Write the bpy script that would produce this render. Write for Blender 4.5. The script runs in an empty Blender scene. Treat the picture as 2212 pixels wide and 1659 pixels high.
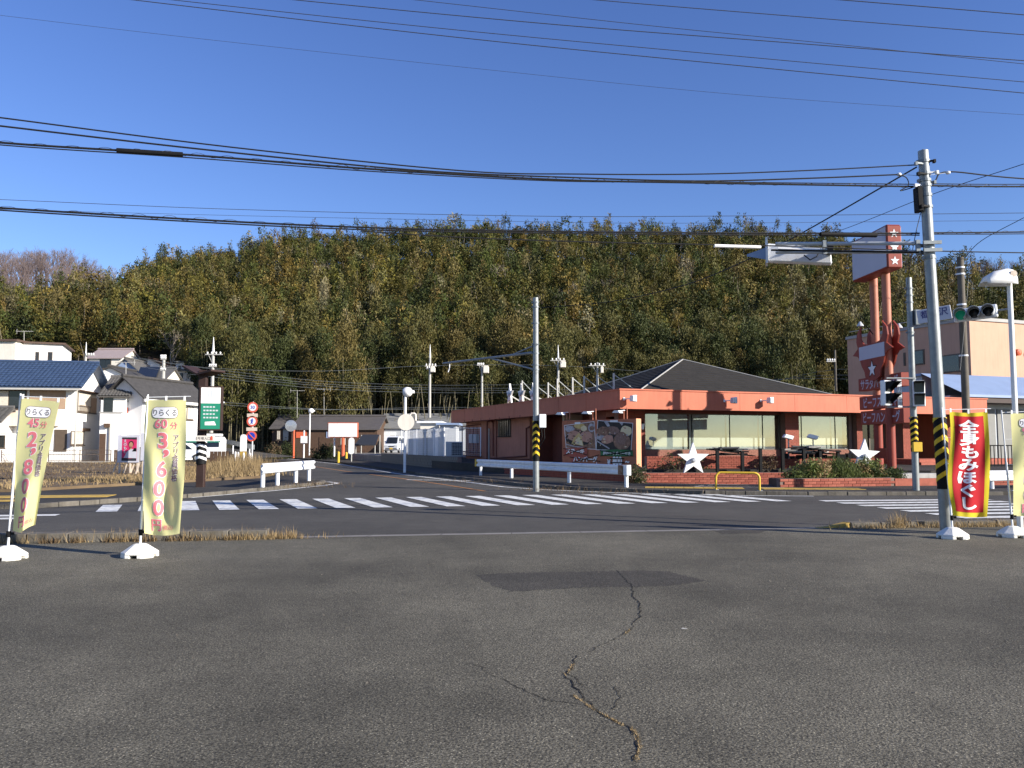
import bpy, bmesh, math, random
import numpy as np
from mathutils import Vector, Matrix
R = math.radians
random.seed(7); rng = np.random.default_rng(7)
S = bpy.context.scene
COL = S.collection
# ---------------------------------------------------------------- camera
CAMZ = 1.55; PITCH = R(4.17); FPX = 1789.0; CX, CY = 1106.0, 829.5
cam = bpy.data.cameras.new('camera'); cam.sensor_width = 36; cam.lens = 36 * FPX / 2212
cam.clip_start = 0.05; cam.clip_end = 3000
camo = bpy.data.objects.new('camera', cam); COL.objects.link(camo)
camo.location = (0, 0, CAMZ); camo.rotation_euler = (R(90) + PITCH, 0, 0)
S.camera = camo
# ---------------------------------------------------------------- sky, sun, exposure
SUN_EL = R(21); SUN_AZ = R(26)          # sun stands to the right, a little behind the camera
sd = Vector((math.cos(SUN_AZ) * math.cos(SUN_EL), -math.sin(SUN_AZ) * math.cos(SUN_EL), math.sin(SUN_EL)))
wd = bpy.data.worlds.new('World'); S.world = wd; wd.use_nodes = True
nt = wd.node_tree; bg = nt.nodes['Background']
sky = nt.nodes.new('ShaderNodeTexSky'); sky.sky_type = 'NISHITA'; sky.sun_disc = False
sky.sun_elevation = SUN_EL; sky.sun_rotation = math.atan2(sd.x, sd.y)
sky.air_density = 1.0; sky.dust_density = 0.1; sky.ozone_density = 4.0; sky.altitude = 50
hs = nt.nodes.new('ShaderNodeHueSaturation'); hs.inputs['Saturation'].default_value = 1.12; hs.inputs['Hue'].default_value = .518
nt.links.new(sky.outputs[0], hs.inputs['Color']); nt.links.new(hs.outputs[0], bg.inputs[0]); bg.inputs[1].default_value = 0.093
sun = bpy.data.lights.new('sun', 'SUN'); sun.energy = 4.8; sun.angle = R(0.53); sun.color = (1.0, 0.93, 0.82)
suno = bpy.data.objects.new('sun', sun); COL.objects.link(suno)
suno.rotation_euler = (-sd).to_track_quat('-Z', 'Y').to_euler(); suno.location = (30, -20, 40)
vs = S.view_settings; vs.view_transform = 'Standard'; vs.look = 'None'; vs.exposure = 1.0; vs.gamma = 1
vs.use_curve_mapping = False
S.cycles.max_bounces = 6; S.cycles.diffuse_bounces = 3; S.cycles.glossy_bounces = 3; S.cycles.transparent_max_bounces = 8
# ---------------------------------------------------------------- survey helpers (photo measurements -> metres)
_F = Vector((0, math.cos(PITCH), math.sin(PITCH))); _U = Vector((0, -math.sin(PITCH), math.cos(PITCH))); _X = Vector((1, 0, 0))
_O = Vector((0, 0, CAMZ))
def ray(px, py): return _F + _X * ((px - CX) / FPX) + _U * ((CY - py) / FPX)
def W(px, py, Y):                       # point seen at px,py at distance Y
    d = ray(px, py); return _O + d * (Y / d.y)
def G(px, py, z=0.0):                   # point on level z
    d = ray(px, py); return _O + d * ((z - CAMZ) / d.z)
def hit(px, py, A, di):                 # point on the upright plane through A along di -> (along, z)
    d = ray(px, py); n = Vector((-di[1], di[0]))
    k = (n.x * A[0] + n.y * A[1]) / (n.x * d.x + n.y * d.y)
    p = _O + d * k
    return ((p.x - A[0]) * di[0] + (p.y - A[1]) * di[1], p.z)
# ---------------------------------------------------------------- mesh helpers
def frame(A, di=(1, 0), z=0.0):
    x = Vector((di[0], di[1], 0)).normalized(); y = Vector((-x.y, x.x, 0))
    return Matrix(((x.x, y.x, 0, A[0]), (x.y, y.y, 0, A[1]), (0, 0, 1, z), (0, 0, 0, 1)))
class MB:
    def __init__(s, F=None): s.v = []; s.f = []; s.F = F
    def add(s, vs, fs):
        b = len(s.v)
        for p in vs:
            p = Vector(p)
            s.v.append(tuple(s.F @ p) if s.F is not None else tuple(p))
        s.f += [tuple(b + i for i in f) for f in fs]; return s
    def box(s, x0, x1, y0, y1, z0, z1):
        return s.add([(x0,y0,z0),(x1,y0,z0),(x1,y1,z0),(x0,y1,z0),(x0,y0,z1),(x1,y0,z1),(x1,y1,z1),(x0,y1,z1)],
                     [(0,3,2,1),(4,5,6,7),(0,1,5,4),(1,2,6,5),(2,3,7,6),(3,0,4,7)])
    def bar(s, a, b, w, h=None):        # square bar from a to b
        a = Vector(a); b = Vector(b); h = h or w; d = (b - a).normalized()
        up = Vector((0,0,1)) if abs(d.z) < .95 else Vector((0,1,0))
        sx = d.cross(up).normalized() * (w/2); sz = sx.cross(d).normalized() * (h/2)
        vs = [p + sx*i + sz*j for p in (a, b) for i, j in ((-1,-1),(1,-1),(1,1),(-1,1))]
        return s.add(vs, [(0,1,2,3),(7,6,5,4),(0,4,5,1),(1,5,6,2),(2,6,7,3),(3,7,4,0)])
    def tube(s, a, b, r0, r1=None, n=10):
        return s.path([a, b], [r0, r0 if r1 is None else r1], n)
    def path(s, pts, r, n=6):
        pts = [Vector(p) for p in pts]; m = len(pts)
        rs = list(r) if hasattr(r, '__len__') else [r]*m
        vs = []; u = None
        for i, p in enumerate(pts):
            t = (pts[min(i+1,m-1)] - pts[max(i-1,0)]).normalized()
            if u is None:
                u = t.cross(Vector((0,0,1)) if abs(t.z) < .9 else Vector((1,0,0))).normalized()
            else: u = (u - t*u.dot(t)).normalized()
            w = t.cross(u)
            for k in range(n):
                a = 2*math.pi*k/n; vs.append(p + (u*math.cos(a) + w*math.sin(a))*rs[i])
        fs = [(i*n+k, i*n+(k+1)%n, (i+1)*n+(k+1)%n, (i+1)*n+k) for i in range(m-1) for k in range(n)]
        fs += [tuple(range(n-1,-1,-1)), tuple(range((m-1)*n, m*n))]
        return s.add(vs, fs)
    def prism(s, poly, y0, y1):         # polygon in x,z pushed along y
        n = len(poly)
        vs = [(x,y0,z) for x,z in poly] + [(x,y1,z) for x,z in poly]
        return s.add(vs, [tuple(range(n)), tuple(range(2*n-1,n-1,-1))] + [(i,n+i,n+(i+1)%n,(i+1)%n) for i in range(n)])
    def slab(s, poly, z0, z1):          # polygon in x,y pushed along z
        n = len(poly)
        vs = [(p[0],p[1],z0) for p in poly] + [(p[0],p[1],z1) for p in poly]
        return s.add(vs, [tuple(range(n-1,-1,-1)), tuple(range(n,2*n))] + [(i,(i+1)%n,n+(i+1)%n,n+i) for i in range(n)])
    def flat(s, poly, z): return s.add([(p[0],p[1],z) for p in poly], [tuple(range(len(poly)))])
    def lathe(s, prof, c=(0,0,0), n=16, axis='z'):
        vs = []
        for r, h in prof:
            for k in range(n):
                a = 2*math.pi*k/n; q = (r*math.cos(a), r*math.sin(a), h)
                if axis == 'y': q = (q[0], q[2], q[1])
                if axis == 'x': q = (q[2], q[0], q[1])
                vs.append((c[0]+q[0], c[1]+q[1], c[2]+q[2]))
        m = len(prof)
        fs = [(i*n+k, i*n+(k+1)%n, (i+1)*n+(k+1)%n, (i+1)*n+k) for i in range(m-1) for k in range(n)]
        fs += [tuple(range(n-1,-1,-1)), tuple(range((m-1)*n, m*n))]
        return s.add(vs, fs)
def rootloc(o):
    v = Vector((0,0,0))
    while o is not None: v += o.location; o = o.parent
    return v
def link_mesh(name, me, m, parent=None):
    o = bpy.data.objects.new(name, me); COL.objects.link(o)
    if m is not None: me.materials.append(M[m] if isinstance(m, str) else m)
    if parent is not None: o.parent = parent
    return o
def obj(name, mb, m, parent=None, smooth=False, bevel=0, loc=None):
    org = rootloc(parent) if parent is not None else (Vector(loc) if loc is not None else Vector((0,0,0)))
    me = bpy.data.meshes.new(name)
    me.from_pydata([(v[0]-org.x, v[1]-org.y, v[2]-org.z) for v in mb.v], [], mb.f)
    bm = bmesh.new(); bm.from_mesh(me)
    bmesh.ops.recalc_face_normals(bm, faces=bm.faces)
    if bevel: bmesh.ops.bevel(bm, geom=bm.edges[:], offset=bevel, segments=1, affect='EDGES', clamp_overlap=True)
    bm.to_mesh(me); bm.free()
    if smooth:
        me.polygons.foreach_set('use_smooth', [True]*len(me.polygons))
        me.set_sharp_from_angle(angle=R(40))
    o = link_mesh(name, me, m, parent)
    if parent is None and loc is not None: o.location = loc
    return o
def tag(o, label, cat, group=None, kind=None):
    if label: o['label'] = label
    if cat: o['category'] = cat
    if group: o['group'] = group
    if kind: o['kind'] = kind
    return o
def thing(name, loc, label, cat, group=None):
    o = bpy.data.objects.new(name, None); o.empty_display_size = .1; COL.objects.link(o)
    o.location = (loc[0], loc[1], loc[2] if len(loc) > 2 else 0)
    return tag(o, label, cat, group)
def struct(name, mb, m, **k):
    o = obj(name, mb, m, **k); o['kind'] = 'structure'; return o
# ---------------------------------------------------------------- lettering
_tc = {}
def glyphs(body, size=1.0, bold=0.0, vertical=False, lead=1.0, sx=1.0):
    """flat lettering in x,z; centred. returns verts (list of (x,z)), faces"""
    def one(t):
        k = (t, bold)
        if k not in _tc:
            c = bpy.data.curves.new('t', 'FONT'); c.body = t; c.size = 1; c.offset = bold; c.resolution_u = 3
            c.align_x = 'CENTER'; c.align_y = 'CENTER'
            o = bpy.data.objects.new('t', c); COL.objects.link(o)
            me = bpy.data.meshes.new_from_object(o.evaluated_get(bpy.context.evaluated_depsgraph_get()))
            vs = [tuple(v.co) for v in me.vertices]; fs = [tuple(p.vertices) for p in me.polygons]
            bpy.data.objects.remove(o); bpy.data.curves.remove(c); bpy.data.meshes.remove(me)
            if vs:
                if len(t) == 1 and vertical is False: pass
                x0 = min(v[0] for v in vs); x1 = max(v[0] for v in vs); y0 = min(v[1] for v in vs); y1 = max(v[1] for v in vs)
                _tc[k] = ([(v[0]-(x0+x1)/2, v[1]-(y0+y1)/2) for v in vs], fs, y1-y0)
            else: _tc[k] = ([], [], 0)
        return _tc[k]
    V = []; Fc = []
    if vertical:
        n = len(body)
        for i, ch in enumerate(body):
            vs, fs, h = one(ch); b = len(V)
            zc = ((n-1)/2 - i) * size * lead
            V += [(x*size*sx, y*size + zc) for x, y in vs]; Fc += [tuple(b+q for q in f) for f in fs]
    else:
        vs, fs, h = one(body); V = [(x*size*sx, y*size) for x, y in vs]; Fc = list(fs)
    return V, Fc
def lettering(parent, F, m, body, x, z, size, y=-.004, bold=0.0, vertical=False, lead=1.0, sx=1.0, name='lettering', rot=0):
    V, Fc = glyphs(body, size, bold, vertical, lead, sx)
    mb = MB(F); c, s_ = math.cos(rot), math.sin(rot)
    mb.add([(x+a*c-b*s_, y, z+a*s_+b*c) for a, b in V], Fc)
    return obj(name, mb, m, parent)
def star_poly(cx, cz, r, r2=.42, rot=0):
    return [(cx + (r if k % 2 == 0 else r*r2)*math.sin(math.pi*k/5+rot), cz + (r if k % 2 == 0 else r*r2)*math.cos(math.pi*k/5+rot)) for k in range(10)]
# ---------------------------------------------------------------- materials
M = {}
def mat(name, col, rough=.6, var=.12, scale=2.0, bump=0.0, bscale=20.0, metal=0.0, spec=.3, col2=None, stain=0.0):
    m = bpy.data.materials.new(name); m.use_nodes = True; n = m.node_tree; b = n.nodes['Principled BSDF']
    tc = n.nodes.new('ShaderNodeTexCoord')
    no = n.nodes.new('ShaderNodeTexNoise'); no.inputs['Scale'].default_value = scale; no.inputs['Detail'].default_value = 6; no.inputs['Roughness'].default_value = .65
    n.links.new(tc.outputs['Object'], no.inputs['Vector'])
    rp = n.nodes.new('ShaderNodeValToRGB'); rp.color_ramp.elements[0].position = .3; rp.color_ramp.elements[1].position = .7
    c2 = col2 or [min(1, c*(1+var)) for c in col]; c1 = col if col2 else [c*(1-var) for c in col]
    rp.color_ramp.elements[0].color = (*c1, 1); rp.color_ramp.elements[1].color = (*c2, 1)
    n.links.new(no.outputs['Fac'], rp.inputs['Fac']); out = rp.outputs['Color']
    if stain:                           # run-off dirt with its own streaky shape
        mp = n.nodes.new('ShaderNodeMapping'); mp.inputs['Scale'].default_value = (5, 5, .5); n.links.new(tc.outputs['Object'], mp.inputs['Vector'])
        n2 = n.nodes.new('ShaderNodeTexNoise'); n2.inputs['Scale'].default_value = 1.3; n2.inputs['Detail'].default_value = 5; n.links.new(mp.outputs[0], n2.inputs['Vector'])
        r2 = n.nodes.new('ShaderNodeValToRGB'); r2.color_ramp.elements[0].position = .45; r2.color_ramp.elements[1].position = .75
        r2.color_ramp.elements[0].color = (1,1,1,1); r2.color_ramp.elements[1].color = (1-stain,1-stain*1.05,1-stain*1.15,1)
        n.links.new(n2.outputs['Fac'], r2.inputs['Fac'])
        mx = n.nodes.new('ShaderNodeMix'); mx.data_type = 'RGBA'; mx.blend_type = 'MULTIPLY'; mx.inputs['Factor'].default_value = 1
        n.links.new(out, mx.inputs['A']); n.links.new(r2.outputs['Color'], mx.inputs['B']); out = mx.outputs['Result']
    n.links.new(out, b.inputs['Base Color'])
    b.inputs['Roughness'].default_value = rough; b.inputs['Metallic'].default_value = metal; b.inputs['Specular IOR Level'].default_value = spec
    if bump:
        nb = n.nodes.new('ShaderNodeTexNoise'); nb.inputs['Scale'].default_value = bscale; nb.inputs['Detail'].default_value = 4
        n.links.new(tc.outputs['Object'], nb.inputs['Vector'])
        bp = n.nodes.new('ShaderNodeBump'); bp.inputs['Strength'].default_value = bump; bp.inputs['Distance'].default_value = .02
        n.links.new(nb.outputs['Fac'], bp.inputs['Height']); n.links.new(bp.outputs[0], b.inputs['Normal'])
    M[name] = m; return m
def asphalt(name, col, speck, lo=.75, hi=1.3):
    m = bpy.data.materials.new(name); m.use_nodes = True; n = m.node_tree; b = n.nodes['Principled BSDF']
    tc = n.nodes.new('ShaderNodeTexCoord')
    def noise(s, d, r=.6):
        q = n.nodes.new('ShaderNodeTexNoise'); q.inputs['Scale'].default_value = s; q.inputs['Detail'].default_value = d; q.inputs['Roughness'].default_value = r
        n.links.new(tc.outputs['Object'], q.inputs['Vector']); return q
    def mul(a, bb):
        mx = n.nodes.new('ShaderNodeMix'); mx.data_type = 'RGBA'; mx.blend_type = 'MULTIPLY'; mx.inputs['Factor'].default_value = 1
        n.links.new(a, mx.inputs['A']); n.links.new(bb, mx.inputs['B']); return mx.outputs['Result']
    def ramp(src, p0, c0, p1, c1):
        rp = n.nodes.new('ShaderNodeValToRGB'); e = rp.color_ramp.elements
        e[0].position = p0; e[0].color = (*c0, 1); e[1].position = p1; e[1].color = (*c1, 1); n.links.new(src, rp.inputs['Fac']); return rp.outputs['Color']
    base = ramp(noise(.22, 6, .55).outputs['Fac'], .38, [c*lo for c in col], .6, [c*1.1 for c in col])
    base = mul(base, ramp(noise(1.7, 5, .7).outputs['Fac'], .3, (.80,.80,.80), .7, (1.12,1.12,1.12)))
    g = ramp(noise(75, 3, .8).outputs['Fac'], .38, (.28,.28,.28), .64, (hi*1.25,)*3)
    out = mul(base, g)
    vo = n.nodes.new('ShaderNodeTexVoronoi'); vo.inputs['Scale'].default_value = 55; n.links.new(tc.outputs['Object'], vo.inputs['Vector'])
    sp = ramp(vo.outputs['Distance'], .10, (speck,)*3, .26, (1,1,1)); out = mul(out, sp)
    n.links.new(out, b.inputs['Base Color']); b.inputs['Roughness'].default_value = .85; b.inputs['Specular IOR Level'].default_value = .25
    bp = n.nodes.new('ShaderNodeBump'); bp.inputs['Strength'].default_value = .6; bp.inputs['Distance'].default_value = .012
    n.links.new(noise(60, 3).outputs['Fac'], bp.inputs['Height']); n.links.new(bp.outputs[0], b.inputs['Normal'])
    M[name] = m
asphalt('lot_asphalt', (.109,.099,.074), 3.2, .62, 1.6)
asphalt('patch_asphalt', (.062,.056,.045), 2.4, .85, 1.5)
asphalt('road_asphalt', (.082,.076,.066), 1.5, .85)
asphalt('walk_asphalt', (.052,.047,.040), 1.3)
mat('road_paint', (.70,.70,.67), .7, .22, 5, .2, 40, stain=.42)
mat('orange_paint', (.5,.22,.06), .7, .35, 4, col2=(.3,.15,.06))
mat('tactile', (.44,.29,.06), .7, .2, 3, .2, 20)
mat('kerb', (.12,.108,.09), .85, .25, 3, .4, 25, stain=.4)
mat('gutter', (.21,.195,.175), .9, .25, 2, .3, 30)
mat('crack', (.012,.011,.010), 1, .1)
mat('earth', (.085,.062,.042), .95, .35, 1.2, .5, 8)
mat('field', (.085,.058,.036), .95, .3, .5, .8, 5, col2=(.17,.12,.066))
mat('hillsoil', (.03,.028,.014), .95, .3, .1)
mat('salmon', (.46,.125,.066), .6, .10, .9, .1, 15, stain=.12)
mat('salmon_wall', (.46,.185,.12), .75, .09, 1.0, .15, 15, stain=.14)
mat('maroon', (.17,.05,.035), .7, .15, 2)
mat('brickred', (.25,.065,.042), .8, .22, 6, .3, 30)
mat('brickred_b', (.31,.09,.058), .8, .22, 6, .3, 30)
mat('brickbrown', (.24,.10,.07), .8, .2, 6, .3, 30)
mat('mortar', (.20,.135,.11), .95, .15, 5)
mat('rooffelt', (.016,.0145,.013), .95, .35, 2.2, .7, 14, col2=(.028,.025,.022))
mat('galvlight', (.5,.52,.53), .4, .1, 6, metal=.2)
mat('rooftrim', (.33,.32,.30), .6, .12, 2)
mat('white', (.8,.79,.77), .55, .05, 2, stain=.08)
mat('whitemetal', (.76,.77,.78), .4, .06, 3, stain=.12)
mat('cream', (.74,.69,.60), .7, .06, 1.5, stain=.1)
mat('beige', (.62,.52,.42), .7, .06, 1.5, stain=.12)
mat('housewhite', (.8,.785,.76), .8, .04, 1.0, .1, 30, stain=.07)
mat('brownwood', (.085,.05,.032), .7, .2, 6)
mat('darkbrown', (.04,.022,.018), .6, .2, 4)
mat('shutter', (.36,.25,.17), .7, .1, 3)
mat('redpanel', (.36,.09,.06), .7, .1, 3)
mat('bluetile', (.042,.068,.125), .35, .22, 3, spec=.5)
mat('greytile', (.11,.105,.10), .55, .25, 3)
mat('darktile', (.055,.052,.05), .7, .25, 3)
mat('brownroof', (.10,.065,.05), .6, .15, 2)
mat('metalroof', (.10,.09,.085), .5, .15, 2)
mat('pinkroof', (.32,.26,.25), .6, .1, 2)
mat('greyroof', (.20,.20,.19), .6, .12, 1.2)
mat('blueroof', (.23,.30,.44), .45, .08, 1)
mat('peach', (.52,.32,.22), .8, .05, .8, stain=.08)
mat('concrete', (.36,.35,.33), .8, .18, 3, .2, 25, stain=.25)
mat('block', (.17,.155,.13), .9, .25, 3, .4, 20, stain=.3)
mat('galv', (.26,.275,.275), .45, .15, 8, metal=.35, stain=.15)
mat('galvdark', (.20,.22,.23), .5, .15, 8, metal=.3)
mat('concretepole', (.12,.105,.085), .85, .15, 4, .2, 30, stain=.2)
mat('greypole', (.40,.39,.36), .7, .1, 4)
mat('black', (.010,.010,.011), .6, .2, 6, spec=.12)
mat('cable', (.012,.012,.013), .6, .1, 6)
mat('thincable', (.05,.052,.06), .5, .1, 6)
mat('yellowtape', (.72,.46,.02), .5, .12, 6)
mat('yellowpaint', (.60,.39,.04), .45, .08, 5)
mat('orange', (.62,.13,.06), .45, .08, 3)
mat('pylon_red', (.26,.05,.032), .5, .1, 2, stain=.15)
mat('pylon_leg', (.42,.16,.10), .55, .12, 2, stain=.2)
mat('panelgrey', (.46,.47,.54), .5, .03, 1)
mat('aircon', (.45,.47,.49), .5, .06, 3)
mat('grille', (.03,.033,.04), .6, .2, 5)
mat('windowdark', (.015,.018,.022), .12, .3, 2, spec=.6)
mat('curtain', (.55,.50,.42), .9, .15, 6)
mat('blind', (.58,.61,.57), .9, .05, 2)
mat('aluminium', (.35,.33,.30), .4, .1, 4, metal=.3)
mat('bronze', (.10,.075,.055), .45, .1, 4)
mat('pink', (.55,.03,.12), .6, .15, 5)
mat('skin', (.42,.22,.14), .6, .1, 8)
mat('hair', (.02,.012,.012), .6, .1, 8)
mat('posterwhite', (.52,.52,.58), .6, .05, 4)
mat('signgreen', (.015,.19,.115), .4, .06, 3)
mat('signred', (.62,.11,.07), .5, .08, 4)
mat('signblue', (.02,.05,.42), .5, .08, 4)
mat('signwhite', (.74,.74,.74), .5, .05, 4)
mat('navyink', (.03,.03,.16), .5, .1, 4)
mat('ink', (.09,.085,.09), .6, .1, 5)
mat('flagink', (.66,.17,.20), .7, .06, 5)
mat('flagwhite', (.8,.79,.8), .7, .03, 5)
mat('purpleink', (.13,.075,.10), .7, .06, 5)
mat('flagred', (.55,.025,.035), .7, .06, 5)
mat('flagblock', (.74,.72,.66), .75, .08, 6, .2, 40)
mat('food_brown', (.11,.055,.035), .6, .5, 9, col2=(.35,.2,.13))
mat('food_dark', (.03,.024,.022), .6, .3, 6)
mat('food_meat', (.14,.07,.05), .6, .5, 14, col2=(.30,.19,.15))
mat('food_pink', (.42,.19,.13), .6, .3, 7, col2=(.5,.3,.22))
mat('food_cheese', (.62,.50,.26), .6, .2, 6, col2=(.72,.62,.42))
mat('food_yellow', (.50,.33,.09), .6, .3, 7, col2=(.62,.47,.22))
mat('food_grey', (.25,.24,.26), .6, .4, 9, col2=(.5,.48,.5))
mat('boardorange', (.40,.14,.075), .65, .1, 1.5, stain=.2)
mat('edgeorange', (.62,.30,.17), .65, .1, 1.5)
mat('green_banner', (.03,.13,.045), .6, .15, 4)
mat('rust', (.16,.055,.02), .9, .4, 9, col2=(.33,.24,.17))
mat('rubber', (.02,.02,.02), .8, .2, 6)
mat('chrome', (.5,.5,.52), .25, .1, 5, metal=.7)
mat('carpaint', (.8,.8,.8), .3, .02, 2, spec=.5)
mat('silverpaint', (.62,.64,.68), .3, .03, 2, spec=.5)
mat('lampglass', (.6,.62,.62), .25, .1, 6, spec=.6)
mat('lens_dark', (.02,.022,.024), .2, .1, 8, spec=.5)
mat('bark', (.09,.065,.045), .9, .3, 6)
mat('culm', (.20,.17,.10), .7, .4, .7, col2=(.09,.08,.04))
mat('twig', (.15,.115,.11), .9, .25, .4)
mat('twig_pale', (.26,.215,.17), .9, .25, .4)
def lit(name, col, e):
    m = mat(name, col, .3, .1, 6); b = m.node_tree.nodes['Principled BSDF']
    b.inputs['Emission Color'].default_value = (*col, 1); b.inputs['Emission Strength'].default_value = e
lit('green_lamp', (.015,.30,.18), .07)
def cloth(name, col, tr=.35):
    m = mat(name, col, .8, .04, 6); n = m.node_tree; b = n.nodes['Principled BSDF']; out = n.nodes['Material Output']
    t = n.nodes.new('ShaderNodeBsdfTranslucent'); t.inputs[0].default_value = (*col, 1)
    mx = n.nodes.new('ShaderNodeMixShader'); mx.inputs[0].default_value = tr
    n.links.new(b.outputs[0], mx.inputs[1]); n.links.new(t.outputs[0], mx.inputs[2]); n.links.new(mx.outputs[0], out.inputs[0])
cloth('flagyellow', (.90,.85,.40), .45); cloth('brightyellow', (.72,.58,.03)); cloth('clothred', (.52,.02,.03), .25)
def leafmat(name, a, b_, tr=.22, scale=.9):
    m = mat(name, a, .65, .1, scale, col2=b_, spec=.25); n = m.node_tree; b = n.nodes['Principled BSDF']; out = n.nodes['Material Output']
    t = n.nodes.new('ShaderNodeBsdfTranslucent'); mx = n.nodes.new('ShaderNodeMixShader'); mx.inputs[0].default_value = tr
    src = b.inputs['Base Color'].links[0].from_socket; n.links.new(src, t.inputs[0])
    n.links.new(b.outputs[0], mx.inputs[1]); n.links.new(t.outputs[0], mx.inputs[2]); n.links.new(mx.outputs[0], out.inputs[0])
leafmat('leaf_green', (.030,.042,.012), (.078,.088,.026))
leafmat('leaf_olive', (.060,.060,.016), (.126,.114,.034))
leafmat('leaf_gold', (.095,.077,.021), (.178,.138,.044))
leafmat('leaf_dark', (.016,.024,.010), (.04,.05,.016))
leafmat('leaf_pale', (.13,.115,.055), (.21,.18,.09))
leafmat('leaf_bush', (.06,.10,.02), (.20,.22,.07), .3, 6)
leafmat('leaf_bushdark', (.03,.05,.015), (.07,.09,.03), .3, 6)
leafmat('straw', (.26,.18,.088), (.42,.31,.16), .3, 5)
leafmat('straw_dark', (.10,.068,.038), (.20,.14,.08), .3, 5)
def glassmat():
    m = bpy.data.materials.new('glass'); m.use_nodes = True; n = m.node_tree; n.nodes.remove(n.nodes['Principled BSDF']); out = n.nodes['Material Output']
    t = n.nodes.new('ShaderNodeBsdfTransparent'); t.inputs[0].default_value = (.85,.88,.87,1)
    g = n.nodes.new('ShaderNodeBsdfGlossy'); g.inputs['Roughness'].default_value = .02; g.inputs[0].default_value = (.95,.97,1,1)
    lw = n.nodes.new('ShaderNodeLayerWeight'); lw.inputs[0].default_value = .25; fr = n.nodes.new('ShaderNodeMapRange'); fr.inputs['To Min'].default_value = .06; fr.inputs['To Max'].default_value = .7; n.links.new(lw.outputs['Facing'], fr.inputs['Value'])
    no = n.nodes.new('ShaderNodeTexNoise'); no.inputs['Scale'].default_value = .5; bp = n.nodes.new('ShaderNodeBump'); bp.inputs['Strength'].default_value = .02
    n.links.new(no.outputs['Fac'], bp.inputs['Height']); n.links.new(bp.outputs[0], g.inputs['Normal'])
    mx = n.nodes.new('ShaderNodeMixShader'); n.links.new(fr.outputs[0], mx.inputs[0]); n.links.new(t.outputs[0], mx.inputs[1]); n.links.new(g.outputs[0], mx.inputs[2])
    n.links.new(mx.outputs[0], out.inputs[0]); M['glass'] = m
glassmat()
def tintleaf():                          # far wood: each tree's own leaf colour is stored with its mesh
    m = bpy.data.materials.new('wood_leaves'); m.use_nodes = True; n = m.node_tree; b = n.nodes['Principled BSDF']; out = n.nodes['Material Output']
    a = n.nodes.new('ShaderNodeAttribute'); a.attribute_name = 'leafcol'
    n.links.new(a.outputs['Color'], b.inputs['Base Color']); b.inputs['Roughness'].default_value = .65; b.inputs['Specular IOR Level'].default_value = .2
    t = n.nodes.new('ShaderNodeBsdfTranslucent'); n.links.new(a.outputs['Color'], t.inputs[0])
    mx = n.nodes.new('ShaderNodeMixShader'); mx.inputs[0].default_value = .2
    n.links.new(b.outputs[0], mx.inputs[1]); n.links.new(t.outputs[0], mx.inputs[2]); n.links.new(mx.outputs[0], out.inputs[0]); M['wood_leaves'] = m
tintleaf()
# ================================================================ THE SETTING
RIDGE = [(-900,530),(-300,525),(0,536),(110,540),(200,546),(260,545),(327,541),(388,536),(476,528),(565,502),(680,489),(790,481),(864,479),(912,472),(1068,470),(1204,478),(1395,478),(1585,476),(1700,478),(1800,494),(1950,528),(2100,542),(2212,552),(2800,590),(3400,620)]
def ridge_px(a):
    x = CX + FPX * a
    for (x0,y0),(x1,y1) in zip(RIDGE, RIDGE[1:]):
        if x0 <= x <= x1: return y0 + (y1-y0)*(x-x0)/(x1-x0)
    return RIDGE[0][1] if x < RIDGE[0][0] else RIDGE[-1][1]
YR = 205.0
def hill_start(a):
    k = min(1, max(0, (a + .42) / .10)); return 82*(1-k) + 97*k
def hill_h(x, y):
    if y < 40: return -.3
    a = x / y; y0 = hill_start(a); Hr = CAMZ + (960 - ridge_px(a))/FPX*YR - 8.7
    s = (y - y0) / (YR - y0)
    if s <= 0: return -.3 + max(-1, s)*.5
    if s <= 1: return Hr * s**1.08
    return Hr * max(.1, 1 - (s-1)*.35)
mb = MB(); mb.flat([(-900,-300),(900,-300),(900,1500),(-900,1500)], -.08)
struct('ground', mb, 'earth')
# hill sheet
nx, ny = 110, 46
mb = MB(); vs = []; fs = []
for j in range(ny+1):
    y = 78 + (300-78)*j/ny
    for i in range(nx+1):
        a = -1.05 + 2.1*i/nx; vs.append((a*y, y, hill_h(a*y, y)))
for j in range(ny):
    for i in range(nx):
        q = j*(nx+1)+i; fs.append((q, q+1, q+nx+2, q+nx+1))
mb.add(vs, fs); struct('hill', mb, 'hillsoil', smooth=True)
def NE(x): return 14.78 + .163*x        # edge of the parking lot along the road
# parking lot
def lot_z(x, y): return .03
mb = MB(); mb.flat([(-60,-40),(60,-40),(60,NE(60)-.55),(-60,NE(-60)-.55)], .03)
lot = struct('parking_lot', mb, 'lot_asphalt')
mb = MB(); mb.flat([(-70,NE(-70)-.1),(70,NE(70)-.1),(70,36),(14,27),(-2,34),(-12,38),(-16,30),(-70,24)], 0)
road = struct('road', mb, 'road_asphalt')
mb = MB(); mb.flat([(-8.5,30),(.8,30),(-.2,33.5),(-4.6,43.1),(-13.4,66),(-22,87),(-30,104),(-41,104),(-27,76),(-22,65.5),(-15.5,50.5),(-11.5,40)], .004)
street = struct('side_street', mb, 'road_asphalt')
# gutter strip between lot and road (real shallow step)
mb = MB()
xs = [x*1.2 for x in range(-30, 31)]
for a, b in zip(xs, xs[1:]):
    mb.add([(a,NE(a)-.58,.034),(b-.012,NE(b)-.58,.034),(b-.012,NE(b)-.2,.012),(a,NE(a)-.2,.012),(a,NE(a)-.08,.006),(b-.012,NE(b)-.08,.006)],[(0,1,2,3),(3,2,5,4)])
struct('gutter', mb, 'gutter')
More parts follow.
